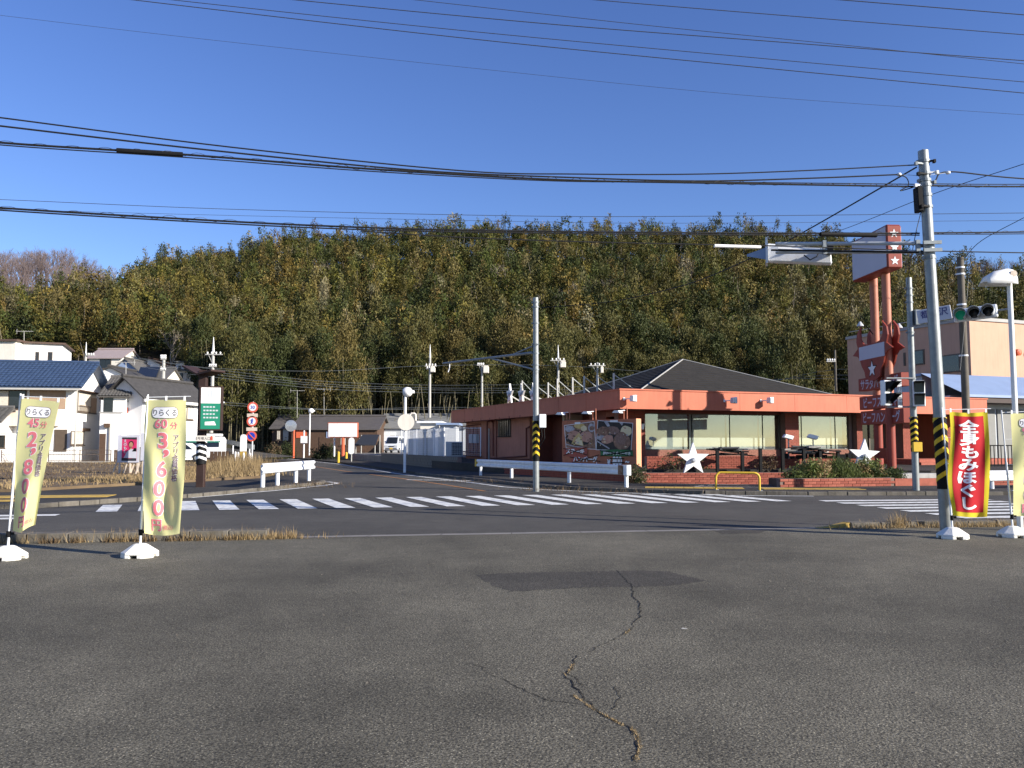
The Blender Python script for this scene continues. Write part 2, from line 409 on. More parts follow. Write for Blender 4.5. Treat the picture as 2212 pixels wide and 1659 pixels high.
# kerbs of the lot, left and right of its mouth, stone by stone
def kerb_run(name, pts, h, w, ln, z0, m='kerb', top=True):
    base = thing(name, pts[0], None, None); base['kind'] = 'structure'
    k = 0
    for p, q in zip(pts, pts[1:]):
        p = Vector(p[:2]); q = Vector(q[:2]); L = (q-p).length; n = max(1, round(L/ln)); d = (q-p).normalized(); nn = Vector((-d.y, d.x))
        for i in range(n):
            a = p + d*(L*i/n); b = p + d*(L*(i+1)/n - .012); j = random.uniform(-.008,.008)
            mb = MB(); mb.slab([a+nn*j, b+nn*j, b+nn*(j+w), a+nn*(j+w)], z0-.05, z0+h+random.uniform(-.006,.006))
            obj('kerb_stone', mb, m, base, bevel=.012)
    return base
kerb_run('kerb', [(-16.4,NE(-16.4)-.62),(-3.95,NE(-3.95)-.62)], .17, .34, .6, 0)
kerb_run('kerb', [(6.2,NE(6.2)-.52),(16.2,NE(16.2)-.52)], .12, .30, .6, 0)
mb = MB(); mb.add([(5.55,NE(5.55)-.5,.02),(6.19,NE(6.19)-.5,.02),(6.19,NE(6.19)-.22,.02),(5.6,NE(5.6)-.22,.02),(6.19,NE(6.19)-.48,.12),(6.19,NE(6.19)-.24,.12),(5.75,NE(5.75)-.36,.05)], [(0,1,4,6),(1,2,5,4),(2,3,6,5),(3,0,6),(4,5,6)]); struct('kerb_ramp', mb, 'tactile')
# sidewalks
LK = [(-60,12.4),(-30,17.3),(-14,19.9),(-11.7,20.4),(-10.6,22.3),(-9.3,24.8),(-8.2,28.6),(-7.5,32.2),(-7.7,33.6),(-8.6,34.4)]
RK = [(-24,91),(-13.2,66),(-4.9,43.1),(-.75,33.9),(.45,30.9),(1.6,29.0),(3.5,27.4),(6,26.0),(9,25.5),(15,25.6),(40,30)]
mb = MB(); mb.slab(LK + [(-9.8,38),(-15.7,51),(-22.4,66),(-26,74),(-29,70),(-18,50),(-10.6,36),(-12.6,31),(-15.0,25.4),(-60,17.8)], -.05, .11)
struct('sidewalk_left', mb, 'walk_asphalt')
mb = MB(); mb.slab(RK + [(40,36),(20,29.8),(12,29.2),(8.5,29.9),(4.4,31.6),(2.9,34.3),(-1.2,43.2),(-9.8,65.5),(-20,91)], -.05, .11)
struct('sidewalk_right', mb, 'walk_asphalt')
kerb_run('kerb', [(p[0]-.0, p[1]-.0) for p in LK[2:]], .115, -.16, .6, 0)
kerb_run('kerb', list(reversed(RK[2:10])), .115, .14, .6, 0)
# field of dry grass and bare soil
FIELD = [(-70,17.5),(-15.0,25.3),(-12.7,30.8),(-10.8,36),(-11.3,40),(-15.5,48.5),(-19.5,58),(-23,66),(-30,80),(-75,72)]
mb = MB(); vs = []; 
mb.slab(FIELD, -.05, .2); struct('field', mb, 'field')
mb = MB(); mb.flat([(-30,66),(-19,62),(-23,72),(-29,86),(-40,84)], .21); struct('parking_apron', mb, 'walk_asphalt')
# raised yard of the restaurant and of the lots up the street
mb = MB(); mb.slab([(4.5,33.2),(12,33.2),(16,31.8),(40,38.5),(40,75),(-13,78),(-9.4,66),(-3.4,46.5)], -.05, .55); struct('terrace', mb, 'walk_asphalt')
mb = MB(); mb.slab([(-9.6,66.4),(-3.9,62),(10,75),(10,96),(-18,96),(-20,90)], -.05, .62); struct('yard', mb, 'gutter')
# markings
def stripe_set(name, polys, m, z=.009):
    base = thing(name, (polys[0][0][0], polys[0][0][1], 0), None, None); base['kind'] = 'structure'
    for p in polys:
        mb = MB(); mb.flat(p, z); obj('stripe', mb, m, base)
    return base
a_ = Vector((.978,.205)).normalized(); b_ = Vector((-.38,.925)).normalized()
polys = []
O = Vector((-9.55, 19.15))
k = 0
while k < 20:
    s0 = k*.90; p = O + a_*s0
    dep = 3.3 + .07*k if k < 14 else 4.2 - (k-14)*.12
    w = .46
    if k == 0: dep = 2.3
    polys.append([p, p+a_*w, p+a_*w+b_*dep, p+b_*dep]); k += 1
stripe_set('crosswalk', polys, 'road_paint', .010)
polys = []
for k in range(8):
    p = Vector((8.5+.16*k, 22.6-.86*k)); q = Vector((13.4, 23.2-.86*k)); polys.append([p, q, q+Vector((-.05,.44)), p+Vector((-.05,.44))])
stripe_set('crosswalk', polys, 'road_paint', .010)
polys = []
for k in range(5):
    p = Vector((-14.6, 17.3-.82*k)); q = Vector((-9.9-.25*k, 18.1-.82*k)); polys.append([p, q, q+Vector((-.1,.4)), p+Vector((-.1,.4))])
stripe_set('crosswalk', polys, 'road_paint', .010)
def line(name, pts, w, m, z=.010):
    pts = [Vector(p) for p in pts]; L = []; Rr = []
    for i, p in enumerate(pts):
        t = (pts[min(i+1,len(pts)-1)] - pts[max(i-1,0)]).normalized(); n = Vector((-t.y, t.x))*(w/2); L.append(p+n); Rr.append(p-n)
    mb = MB()
    for i in range(len(pts)-1): mb.add([(*L[i],z),(*L[i+1],z),(*Rr[i+1],z),(*Rr[i],z)], [(0,1,2,3)])
    return struct(name, mb, m)
line('edge_line', [(-24,89),(-13.9,66),(-5.7,43),(-1.6,33.6),(-.3,30.3),(1.1,28.4),(3.1,26.8),(6,25.35),(9,24.9)], .16, 'road_paint')
line('edge_line', [(-9.3,24.2),(-7.9,28.0),(-7.0,31.8),(-6.95,33.2),(-7.5,34.3),(-8.7,35.1)], .18, 'road_paint')
line('centre_line', [(-17.5,67),(-9.6,48),(-4.9,37.5),(-2.6,32),(-.9,27.6)], .13, 'orange_paint')
line('stop_line', [(-4.6,36.3),(-1.6,35.4)], .3, 'road_paint', .014)
line('edge_line', [(-24,94),(-33,95.6)], .4, 'road_paint', .014)
line('edge_line', [(-21,82),(-27,81)], .4, 'road_paint', .014)
# tactile paving strips
for p0, p1, w in (((-24,20.4),(-11.1,22.9),1.0), ((-22,19.7),(-12.4,21.2),.55), ((4.4,27.6),(7.6,27.0),.8), ((8.1,26.8),(11.6,26.5),.95)):
    p0 = Vector(p0); p1 = Vector(p1); d = (p1-p0); n = max(1, int(d.length/.32)); d.normalize(); nn = Vector((-d.y,d.x))
    base = thing('tactile_paving', (p0.x, p0.y, .11), None, None); base['kind'] = 'structure'
    for i in range(n):
        q = p0 + d*(i*.32); mb = MB(); mb.slab([q, q+d*.305, q+d*.305+nn*w, q+nn*w], .105, .122); obj('tile', mb, 'tactile', base)
# lot: worn patch and cracks
def ragged(pts, j=.035):
    P = [G(*p) for p in pts]; out = []
    for p, q_ in zip(P, P[1:]+P[:1]):
        n = max(2, int((q_-p).length/.05))
        for i in range(n): out.append(p + (q_-p)*(i/n) + Vector((random.gauss(0,j*.5), random.gauss(0,j*.5), 0)))
    return out
mb = MB(); mb.flat(ragged(((1030,1248),(1120,1243),(1390,1238),(1440,1240),(1500,1254),(1522,1262),(1440,1272),(1270,1276),(1100,1284),(1060,1268))), .0315); struct('asphalt_patch', mb, 'patch_asphalt')
mb = MB(); mb.flat([G(*p) for p in ((1540,1150),(1580,1147),(1660,1149),(1640,1156),(1560,1157))], .0315); struct('asphalt_patch', mb, 'patch_asphalt')
def crack(pts, w, name='crack', m='crack'):
    P = []
    pts = [G(*p) for p in pts]
    for p, q in zip(pts, pts[1:]):
        n = max(2, int((q-p).length/.045))
        for i in range(n): P.append(p + (q-p)*(i/n) + Vector((random.uniform(-1,1), random.uniform(-1,1), 0))*.016)
    P.append(pts[-1]); mb = MB()
    for i, (p, q) in enumerate(zip(P, P[1:])):
        n = (q-p).cross(Vector((0,0,1))).normalized()*w*random.uniform(.15,.6); n2 = (q-p).cross(Vector((0,0,1))).normalized()*w*random.uniform(.15,.6)
        mb.add([p+n+Vector((0,0,.0335)), q+n2+Vector((0,0,.0335)), q-n2+Vector((0,0,.0335)), p-n+Vector((0,0,.0335))], [(0,1,2,3)])
    struct(name, mb, m); return P
crack([(1332,1238),(1345,1252),(1368,1275),(1365,1290),(1380,1310),(1383,1340),(1370,1352)], .014)
crack([(1370,1352),(1362,1368),(1335,1385),(1295,1405),(1270,1418)], .007)
crack([(1245,1425),(1240,1445),(1222,1465),(1235,1490),(1258,1512)], .012)
crack([(1222,1465),(1245,1475),(1258,1490)], .008)
crack([(1005,1443),(1035,1448),(1050,1466),(1080,1475),(1130,1500),(1180,1524),(1250,1532)], .007)
crack([(1328,1495),(1343,1515),(1335,1530),(1320,1545)], .006)
crack([(1258,1512),(1290,1545),(1330,1570),(1365,1585),(1380,1620),(1370,1659)], .010)
crack([(1390,1372),(1600,1368)], .003)
crack([(960,1432),(1005,1443)], .003)
# ================================================================ THE RESTAURANT
U = Vector((math.cos(R(20.7)), math.sin(R(20.7)))); V_ = Vector((-U.y, U.x))
C0 = Vector((4.7, 36.0))
BL, BD = 21.8, 25.6                       # front length, side length
FZ0, FZ1 = 3.10, 3.92                     # fascia
INS = 1.9
bt = thing('restaurant', (C0.x, C0.y, .55), 'low salmon-fasciaed restaurant with dark pyramid roof and wide shop windows', 'building')
FB = frame(C0, U)                         # x along the front, y into the building
mb = MB(FB)                               # fascia: one plank run per side, with joints
for side in range(4):
    L = (BL, BD, BL, BD)[side]; n = int(L/3.1); 
    for i in range(n):
        a = L*i/n; b = L*(i+1)/n - .012
        if side == 0: mb.box(a, b, 0, .18, FZ0, FZ1)
        if side == 1: mb.box(BL-.18, BL, a+.19, b+.19 if i < n-1 else b, FZ0, FZ1)
        if side == 2: mb.box(a, b, BD, BD+.18, FZ0, FZ1)
        if side == 3: mb.box(0, .18, a+.19, b+.17 if i < n-1 else b, FZ0, FZ1)
fa = obj('fascia', mb, 'salmon', bt)
mb = MB(FB)
mb.box(-.04, BL+.04, -.04, .22, FZ1, FZ1+.06); mb.box(-.04, .22, .22, BD, FZ1, FZ1+.06); mb.box(BL-.22, BL+.04, .22, BD, FZ1, FZ1+.06)
obj('coping', mb, 'salmon', fa)
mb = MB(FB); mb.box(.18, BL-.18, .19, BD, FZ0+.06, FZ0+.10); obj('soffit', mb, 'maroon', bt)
mb = MB(FB); mb.box(.18, BL-.18, .19, BD, 3.62, 3.68); obj('flat_roof', mb, 'rooffelt', bt)
# pyramid roof
apex = (7.2, 6.3, 6.08); rb = [(1.0,.6,3.72),(13.6,.6,3.72),(13.6,12.4,3.72),(1.0,12.4,3.72)]
mb = MB(FB)
NS = 18                                   # shingle courses as real overlapping steps
def course(a, b, k0, k1, lift):
    A = Vector(a); B = Vector(b); P = Vector(apex)
    p0, p1 = A.lerp(P, k0), B.lerp(P, k0); q0, q1 = A.lerp(P, k1), B.lerp(P, k1); up = Vector((0,0,lift))
    mb.add([p0+up, p1+up, q1+up*.2, q0+up*.2, p0, p1], [(0,1,2,3),(4,5,1,0)])
for i in range(4):
    for k in range(NS): course(rb[i], rb[(i+1)%4], k/NS, (k+1)/NS, .035)
rf = obj('roof', mb, 'rooffelt', bt)
for i in range(4):
    mb = MB(FB); mb.path([Vector(rb[i])+Vector((0,0,.04)), Vector(apex)+Vector((0,0,.04))], .035, 6); obj('hip_cap', mb, 'rooftrim', rf)
# left side wall (in shade) and back
LW = .95
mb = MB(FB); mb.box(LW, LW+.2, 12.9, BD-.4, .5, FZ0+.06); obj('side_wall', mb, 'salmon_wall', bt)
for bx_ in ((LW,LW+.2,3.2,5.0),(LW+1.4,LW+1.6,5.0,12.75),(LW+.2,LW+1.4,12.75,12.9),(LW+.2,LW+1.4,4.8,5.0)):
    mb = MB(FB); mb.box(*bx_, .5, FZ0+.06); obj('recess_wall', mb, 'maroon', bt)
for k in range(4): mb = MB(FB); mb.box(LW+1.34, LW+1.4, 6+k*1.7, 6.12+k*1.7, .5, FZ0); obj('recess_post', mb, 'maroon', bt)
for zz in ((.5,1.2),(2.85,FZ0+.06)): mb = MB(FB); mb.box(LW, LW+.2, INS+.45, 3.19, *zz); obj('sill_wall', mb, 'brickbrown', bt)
mb = MB(FB); mb.box(LW+.3, BL-1, BD-.8, BD-.4, .5, FZ0+.06); obj('back_wall', mb, 'salmon_wall', bt)
mb = MB(FB); mb.box(BL-1.1, BL-.9, INS, BD-.81, .5, FZ0+.06); obj('side_wall', mb, 'salmon_wall', bt)
mb = MB(FB); mb.box(LW+.3, BL-1.2, 8.7, 8.9, .5, FZ0+.06); obj('inner_wall', mb, 'beige', bt)
mb = MB(FB); mb.box(LW+.2, BL-1.2, INS+.2, 8.7, .5, .62); obj('floor', mb, 'brickbrown', bt)
# side window row behind the billboard
for i in range(3):
    y0 = INS+.5+i*.45
WP = C0 + V_*INS                          # front wall line
def fx(px, py=930): return hit(px, py, WP, U)[0]
def fz(px, py): return hit(px, py, WP, U)[1]
def brick_face(name, parent, F, x0, x1, z0, z1, y=-.012, bw=.22, bh=.075, m='brickred', d=.05):
    """bricks too small to pick apart: one part of real raised bricks"""
    mb = MB(F); r = 0; z = z0
    while z < z1-.02:
        x = x0 - (bw/2 if r % 2 else 0)
        while x < x1:
            a = max(x, x0); b = min(x+bw-.012, x1)
            if b-a > .02: mb.box(a, b, y-random.uniform(0,.006), y+d, z, min(z+bh-.012, z1))
            x += bw
        z += bh; r += 1
    o = obj(name, mb, m, parent); o['kind'] = 'stuff'; return o
FW = frame(WP, U)
xa, xb = fx(1394), fx(1688); xc, xd = fx(1717), fx(1835); xe, xf = fx(1843), fx(1855)
zs, zt = 1.28, 3.02
for a, b, y0, y1, bk in ((LW,xa,.02,.45,.01),(xb,xc,-.3,.3,-.31),(xd,xd+.18,.02,.3,None),(xe,xf,-.25,.25,-.26)):
    mb = MB(FW); mb.box(a, b, y0, y1, .5, FZ0+.06); pl = obj('pier', mb, 'mortar', bt)
    if bk is not None: brick_face('brickwork', pl, FW, a, b, .5, 3.1, bk)
mb = MB(FW); mb.box(xa, xb, .05, .3, .5, zs); mb.box(xc, xd, .05, .3, .5, zs); sw = obj('stall_riser', mb, 'mortar', bt)
brick_face('brickwork', sw, FW, xa, xb, .55, zs, .04, m='brickbrown'); brick_face('brickwork', sw, FW, xc, xd, .55, zs, .04, m='brickbrown')
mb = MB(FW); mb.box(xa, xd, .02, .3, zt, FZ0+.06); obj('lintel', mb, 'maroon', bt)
# shop windows: panes, thin dark mullions, cream roller blinds behind
def shop_window(x0, x1, cuts):
    w = thing_part('shop_window', MB(FW), 'bronze', bt, lambda q: [q.box(x0, x1, .08, .14, zs, zs+.05), q.box(x0, x1, .08, .14, zt-.05, zt), q.box(x0, x0+.04, .08, .14, zs+.05, zt-.05), q.box(x1-.04, x1, .08, .14, zs+.05, zt-.05)])
    cs = [x0+.04] + cuts + [x1-.04]
    for c in cuts:
        mb = MB(FW); mb.box(c-.018, c+.018, .085, .135, zs+.05, zt-.05); obj('mullion', mb, 'black', w)
    for a, b in zip(cs, cs[1:]):
        mb = MB(FW); mb.box(a+.02, b-.02, .10, .112, zs+.05, zt-.05); obj('pane', mb, 'glass', w)
        mb = MB(FW); n = max(2, int((b-a)/.12))
        mb.box(a+.05, b-.06, .42, .43, zs-.2, zt+.03); obj('blind', mb, 'blind', w)
def thing_part(name, mb, m, parent, fn):
    fn(mb); return obj(name, mb, m, parent)
shop_window(xa, xb, [fx(1497), fx(1579), fx(1650)])
shop_window(xc, xd, [fx(1734), fx(1807)])
# entrance bay on the right
x1e = fx(1905); 
mb = MB(FW); mb.box(xf+.05, xf+2.2, .5, .6, .6, 2.95); ed = obj('entrance_door', mb, 'windowdark', bt)
mb = MB(FW); mb.box(xf+.05, xf+.12, .44, .5, .6, 2.95); mb.box(xf+1.1, xf+1.17, .44, .5, .6, 2.95); mb.box(xf+2.1, xf+2.2, .44, .5, .6, 2.95); obj('door_frame', mb, 'bronze', ed)
mb = MB(FW); mb.box(xf+1.5, xf+1.85, .46, .49, 1.9, 2.3); obj('notice', mb, 'signwhite', ed)
for q0, q1 in ((1934,1952),(2022,2058)):
    a, b = fx(q0), fx(q1); mb = MB(FW); mb.box(a, b, -.5, .1, .5, FZ0+.06); o = obj('pier', mb, 'mortar', bt); brick_face('brickwork', o, FW, a, b, .55, 3.1, -.51, m='brickred')
mb = MB(FW); mb.box(fx(1952), BL-1, 1.6, 1.8, .5, FZ0+.06); obj('entrance_wall', mb, 'maroon', bt)
mb = MB(FW); mb.box(fx(1880), fx(2100), -3.2, -.6, .5, .68); mb.box(fx(1880)+.2, fx(2100), -2.9, -.6, .68, .82); obj('entrance_steps', mb, 'brickred_b', bt)
# flood lamps on the fascia
for px in (1357, 1573, 1651):
    s, z = hit(px, 866 if px > 1400 else 862, C0, U)
    mb = MB(FB); mb.tube((s-.22,-.02,z),(s-.02,-.3,z), .025, n=6); mb.box(s-.26, s-.18, -.04, 0, z-.06, z+.06)
    o = obj('flood_lamp', mb, 'whitemetal', bt)
    mb = MB(FB); mb.prism([(s-.08,z-.12),(s+.16,z-.14),(s+.16,z+.16),(s-.06,z+.14)], -.5, -.24); obj('lamp_head', mb, 'whitemetal', o, bevel=.02)
    mb = MB(FB); mb.box(s-.04, s+.13, -.515, -.5, z-.10, z+.11); obj('lamp_glass', mb, 'lampglass', o)
# pipes, meters, vents on the left wall (plane x = LW)
SA = C0 + U*LW; SD = V_
FS = frame(SA + SD*BD, -V_)               # x runs from the far end towards the street corner
def sp(px, py): t, z = hit(px, py, SA, SD); return BD - t, z
def sbox(name, p, q, d, m, y0=0, parent=bt):
    a, z1 = sp(*p); b, z0 = sp(*q); mb = MB(FS); mb.box(min(a,b), max(a,b), -d, -y0, min(z0,z1), max(z0,z1)); return obj(name, mb, m, parent)
w = sbox('window', (1078,907), (1104,944), .06, 'bronze')
sbox('pane', (1081,910), (1101,941), .075, 'windowdark', .06, w)
a, z1 = sp(1078,907); b, z0 = sp(1104,944); mb = MB(FS)
for i in range(7):
    x = a + (b-a)*(i+.5)/7; mb.box(x-.015, x+.015, -.14, -.11, z0, z1)
mb.box(a-.05, b+.05, -.14, -.11, z1-.06, z1-.02); mb.box(a-.05, b+.05, -.14, -.11, z0+.02, z0+.06); obj('window_guard', mb, 'black', w)
def pipe(pts, r=.05, m='maroon'):
    mb = MB(FS); mb.path([(sp(*p)[0], -.09, sp(*p)[1]) for p in pts], r, 6); return obj('pipe', mb, m, bt)
pipe([(1055,993),(1055,912),(1062,906),(1068,912),(1068,985)]); pipe([(1058,910),(1070,903),(1075,908),(1075,990)], .04)
pipe([(1062,990),(1140,985),(1140,925),(1147,922)], .05)
pipe([(1060,900),(1066,912)], .04); pipe([(1070,992),(1145,992)], .04)
mb = MB(FS); a, z0 = sp(1060,985); mb.tube((a,-.12,.6),(a,-.12,2.6), .06, n=8); obj('pipe', mb, 'greypole', bt)
for i in range(5):
    q = 1001 + i*8; pipe([(q, 922),(q, 980)], .035)
pipe([(998,922),(1040,916)], .04); pipe([(1000,975),(1042,978)], .05); pipe([(1000,983),(1042,986)], .05)
sbox('meter_box', (1019,938), (1026,957), .22, 'aircon'); sbox('meter_box', (1028,938), (1035,957), .22, 'aircon')
# rust-dark joints under the fascia: downpipes ends
for i in range(7):
    x = 12 + i*1.75; mb = MB(FB); mb.box(-.012, 0, x-.05, x+.05, FZ0-.02, FZ0+.12); obj('bracket', mb, 'maroon', bt)
# eave lamps over the billboard
# roof posts with braces along the left parapet, each its own thing
def par(px): return hit(px, 845, C0 + U*.45, V_)[0]
pp = [(1326,806,848),(1290,810,850),(1262,812,851),(1237,815,854),(1204,818,858),(1184,826,860),(1159,832,866),(1128,822,872)]
for i, (px, t_, b_y) in enumerate(pp):
    y = par(px); zt_ = hit(px, t_, C0+U*.45, V_)[1]; p = FB @ Vector((.45, y, 3.68))
    o = thing('roof_post', p, ('white steel post with slanting brace on the parapet, nearest the roof corner','second braced white post along the parapet from the roof corner','third braced post along the parapet from the roof corner','fourth braced post along the parapet from the roof corner','fifth braced post along the parapet from the roof corner','sixth braced post along the parapet from the roof corner','seventh braced post along the parapet, behind the street pole','last braced post on the parapet, between the roof stars')[i], 'post', 'braced posts on the restaurant roof')
    mb = MB(FB); mb.box(.415,.485,y-.035,y+.035,3.68,zt_); obj('upright', mb, 'greypole', o)
    mb = MB(FB); mb.bar((.5,y,zt_-.08),(2.0,y,3.74), .035); obj('brace', mb, 'galv', o)
for i, px in enumerate((1100,1125,1150)):
    y = par(px); p = FB @ Vector((.5,y,3.68)); zc = hit(px, 852, C0+U*.45, V_)[1]
    o = thing('roof_star', p, ('white steel star on the roof parapet, leftmost of three','white steel star on the roof parapet, middle of three','white steel star half hidden behind the street pole')[i], 'star', 'stars on the restaurant roof')
    FR = frame((p.x, p.y), -V_); 
    mb = MB(FR); mb.prism([(x*.82, z) for x, z in star_poly(0, zc, .66, .44)], -.05, .05); obj('star_plate', mb, 'white', o)
    mb = MB(FR); mb.bar((0,.1,zc-.1),(0,1.4,3.74), .07); mb.box(-.04,.04,.05,.12,3.68,zc); obj('brace', mb, 'greypole', o)
    mb = MB(FR); mb.lathe([(.0,0),(.13,0),(.13,-.1),(.0,-.12)], (0,-.05,zc), 10, 'y'); obj('lamp', mb, 'aircon', o)
# ---------------------------------------------------------------- food billboard at the street corner
BA = Vector((2.26,37.5)); BBp = Vector((5.2,34.7)); bd = (BBp-BA).normalized(); BWd = (BBp-BA).length
bo = thing('billboard', (*((BA+BBp)/2), .3), 'orange billboard with two food pictures and crossed-out prices, beside the restaurant', 'billboard')
FBB = frame(BA, bd)
zb0 = .35; zb1 = 2.62
mb = MB(FBB); mb.box(0, BWd, 0, .32, zb0, zb1); obj('board', mb, 'boardorange', bo, bevel=.01)
mb = MB(FBB); mb.box(BWd-.01, BWd+.012, -.015, .335, zb0-.1, zb1+.012); obj('edge_strip', mb, 'edgeorange', bo)
for x in (.3, BWd-.35): mb = MB(FBB); mb.box(x, x+.12, .1, .22, 0, zb0); obj('leg', mb, 'maroon', bo)
def bq(px, py): t, z = hit(px, py, BA, bd); return (t, z)
def bz(x, y): return bq((1390+x*.11454)*.864, (1030+y*.11454)*.864)   # from the enlarged view
def print_(name, pts, m, lay, parent): 
    mb = MB(FBB); mb.add([(x, -.004-.004*lay, z) for x, z in [bz(*p) for p in pts]], [tuple(range(len(pts)))]); return obj(name, mb, m, parent)
def blob(cx, cy, rx, ry, n=14, j=.12, rot=0):
    return [(cx + (rx*math.cos(2*math.pi*k/n)*math.cos(rot)-ry*math.sin(2*math.pi*k/n)*math.sin(rot))*(1+random.uniform(-j,j)), cy + (rx*math.cos(2*math.pi*k/n)*math.sin(rot)+ry*math.sin(2*math.pi*k/n)*math.cos(rot))*(1+random.uniform(-j,j))) for k in range(n)]
p1 = print_('food_picture', [(178,290),(840,200),(885,820),(220,790)], 'signwhite', 1, bo)
print_('print', [(192,300),(828,214),(872,808),(230,778)], 'food_brown', 2, p1)
print_('print', blob(300,370,105,70), 'food_grey', 3, p1); print_('print', blob(520,310,120,60), 'food_yellow', 3, p1); print_('print', blob(615,360,70,60), 'food_cheese', 4, p1)
print_('print', blob(780,345,72,95, j=.02), 'food_grey', 3, p1); print_('print', blob(790,355,55,50, j=.03), 'food_brown', 4, p1)
print_('print', blob(500,560,290,170), 'food_dark', 3, p1); print_('print', blob(410,520,150,110), 'food_pink', 4, p1); print_('print', blob(660,540,150,120), 'food_pink', 4, p1)
print_('print', [(345,690),(400,570),(510,450),(560,520),(610,740)], 'food_yellow', 5, p1); print_('print', [(390,690),(440,600),(510,530),(570,620),(600,735)], 'food_cheese', 6, p1)
print_('print', [(225,690),(420,745),(600,765),(600,780),(410,762),(225,712)], 'food_grey', 6, p1)
p2 = print_('food_picture', [(915,180),(1690,240),(1650,850),(875,830)], 'signwhite', 3, bo)
print_('print', [(926,192),(1678,250),(1640,838),(888,818)], 'food_dark', 4, p2)
print_('print', blob(1040,420,140,110), 'food_brown', 5, p2); print_('print', blob(1250,400,150,90), 'food_meat', 5, p2); print_('print', blob(1000,560,110,60), 'food_grey', 5, p2)
print_('print', blob(1130,600,140,95,rot=-.3), 'food_pink', 6, p2); print_('print', blob(1540,410,130,110), 'food_cheese', 5, p2); print_('print', blob(1440,640,190,200), 'food_brown', 6, p2)
print_('print', blob(1420,600,120,130), 'food_meat', 7, p2); print_('print', [(1040,190),(1130,190),(1190,310),(1130,320)], 'food_grey', 5, p2)
print_('print', [(890,610),(1180,790),(1170,815),(890,640)], 'food_grey', 6, p2); print_('print', [(1390,230),(1480,235),(1450,300)], 'food_grey', 6, p2)
print_('print', [(420,225),(545,218),(545,265),(420,270)], 'signwhite', 8, p1); print_('print', [(1190,180),(1360,175),(1360,225),(1190,222)], 'signwhite', 8, p2)
for k in range(70):
    print_('print', blob(random.uniform(240,800),random.uniform(420,720),random.uniform(8,26),random.uniform(6,18),8), random.choice(('food_brown','food_pink','food_yellow','food_dark','food_grey')), 7, p1) if k % 2 else print_('print', blob(random.uniform(930,1600),random.uniform(300,770),random.uniform(8,30),random.uniform(6,20),8), random.choice(('food_meat','food_brown','food_pink','food_grey','food_cheese')), 8, p2)
cr = math.atan2(bz(640,860)[1]-bz(240,860)[1], bz(640,860)[0]-bz(240,860)[0])
print_('title_patch', [(185,790),(690,770),(700,1000),(350,1110),(330,980),(185,950)], 'redpanel', 8, bo)
g = print_('green_banner', [(975,840),(1330,815),(1690,835),(1695,970),(1330,975),(985,960)], 'green_banner', 8, bo)
def btext(body, x, y, px, bold=.02, m='signwhite', sx=1.0, lay=10, rot=None):
    c = bz(x, y); s = abs(bz(x, y)[1]-bz(x, y+px)[1]); return lettering(bo, FBB, m, body, c[0], c[1], s, -.004-.004*lay, bold, sx=sx, rot=0 if rot is None else rot)
btext('ステーキ', 430, 860, 125, .05, 'white', sx=1.05); btext('ハンバーグ', 650, 1030, 125, .05, 'white', sx=1.08)
btext('健康サラダバー付き', 1335, 905, 82, .02, sx=1.02); btext('¥', 1168, 1090, 140, .05, 'white', sx=1.0); btext('800', 1350, 1065, 230, .06, 'white', sx=.72); btext('～', 1568, 1090, 110, .08, 'white')
def xbar(a, b, w, lay=13):
    (x0,z0),(x1,z1) = bz(*a), bz(*b); d = Vector((x1-x0, z1-z0)).normalized(); n = Vector((-d.y,d.x))*w; y = -.004-.004*lay
    mb = MB(FBB); mb.add([(x0+n.x,y,z0+n.y),(x1+n.x,y,z1+n.y),(x1-n.x,y,z1-n.y),(x0-n.x,y,z0-n.y)], [(0,1,2,3)]); obj('tape', mb, 'black', bo)
xbar((175,795),(690,935),.016); xbar((180,950),(690,770),.016,14); xbar((320,985),(985,1080),.016); xbar((350,1115),(960,935),.016,14)
xbar((970,835),(1690,965),.02); xbar((985,960),(1685,845),.02,14); xbar((1195,1020),(1510,1020),.024); xbar((1195,1105),(1520,1105),.022)
print_('tear', [(900,1090),(912,1090),(915,1155),(903,1155)], 'signwhite', 14, bo)
for i, px in enumerate((1226,1282,1349)):
    t = hit(px-8, 900, BA, bd)[0]; mb = MB(FBB); mb.tube((t+.05,.15,zb1),(t+.05,.15,zb1+.42), .02, n=6); mb.tube((t+.22,.15,zb1),(t+.22,.15,zb1+.5), .02, n=6)
    o = obj('sign_lamp', mb, 'pylon_leg', bo); mb = MB(FBB); mb.prism([(t-.2,zb1+.27),(t+.2,zb1+.25),(t+.12,zb1+.36),(t-.08,zb1+.37)], -.35, -.1); mb.bar((t+.13,.15,zb1+.38),(t+.05,-.2,zb1+.35),.03); obj('lamp_shade', mb, 'whitemetal', o)
# lantern on the pier
s_, z_ = hit(1380, 893, WP - V_*.05, U)
lo = thing('wall_lantern', FW @ Vector((xa-.35,-.25,2.4)), 'small black wall lantern on the brick pier behind the food billboard', 'lantern')
FL = FW
mb = MB(FW); mb.prism([(xa-.45,2.25),(xa-.25,2.25),(xa-.2,2.5),(xa-.5,2.5)], -.3, -.12); obj('lantern_glass', mb, 'lampglass', lo)
mb = MB(FW); mb.lathe([(.17,2.5),(.02,2.68),(.015,2.8)], (xa-.35,-.21,0), 6); mb.bar((xa-.35,-.2,2.25),(xa-.35,.0,2.1),.03); obj('lantern_cap', mb, 'black', lo)
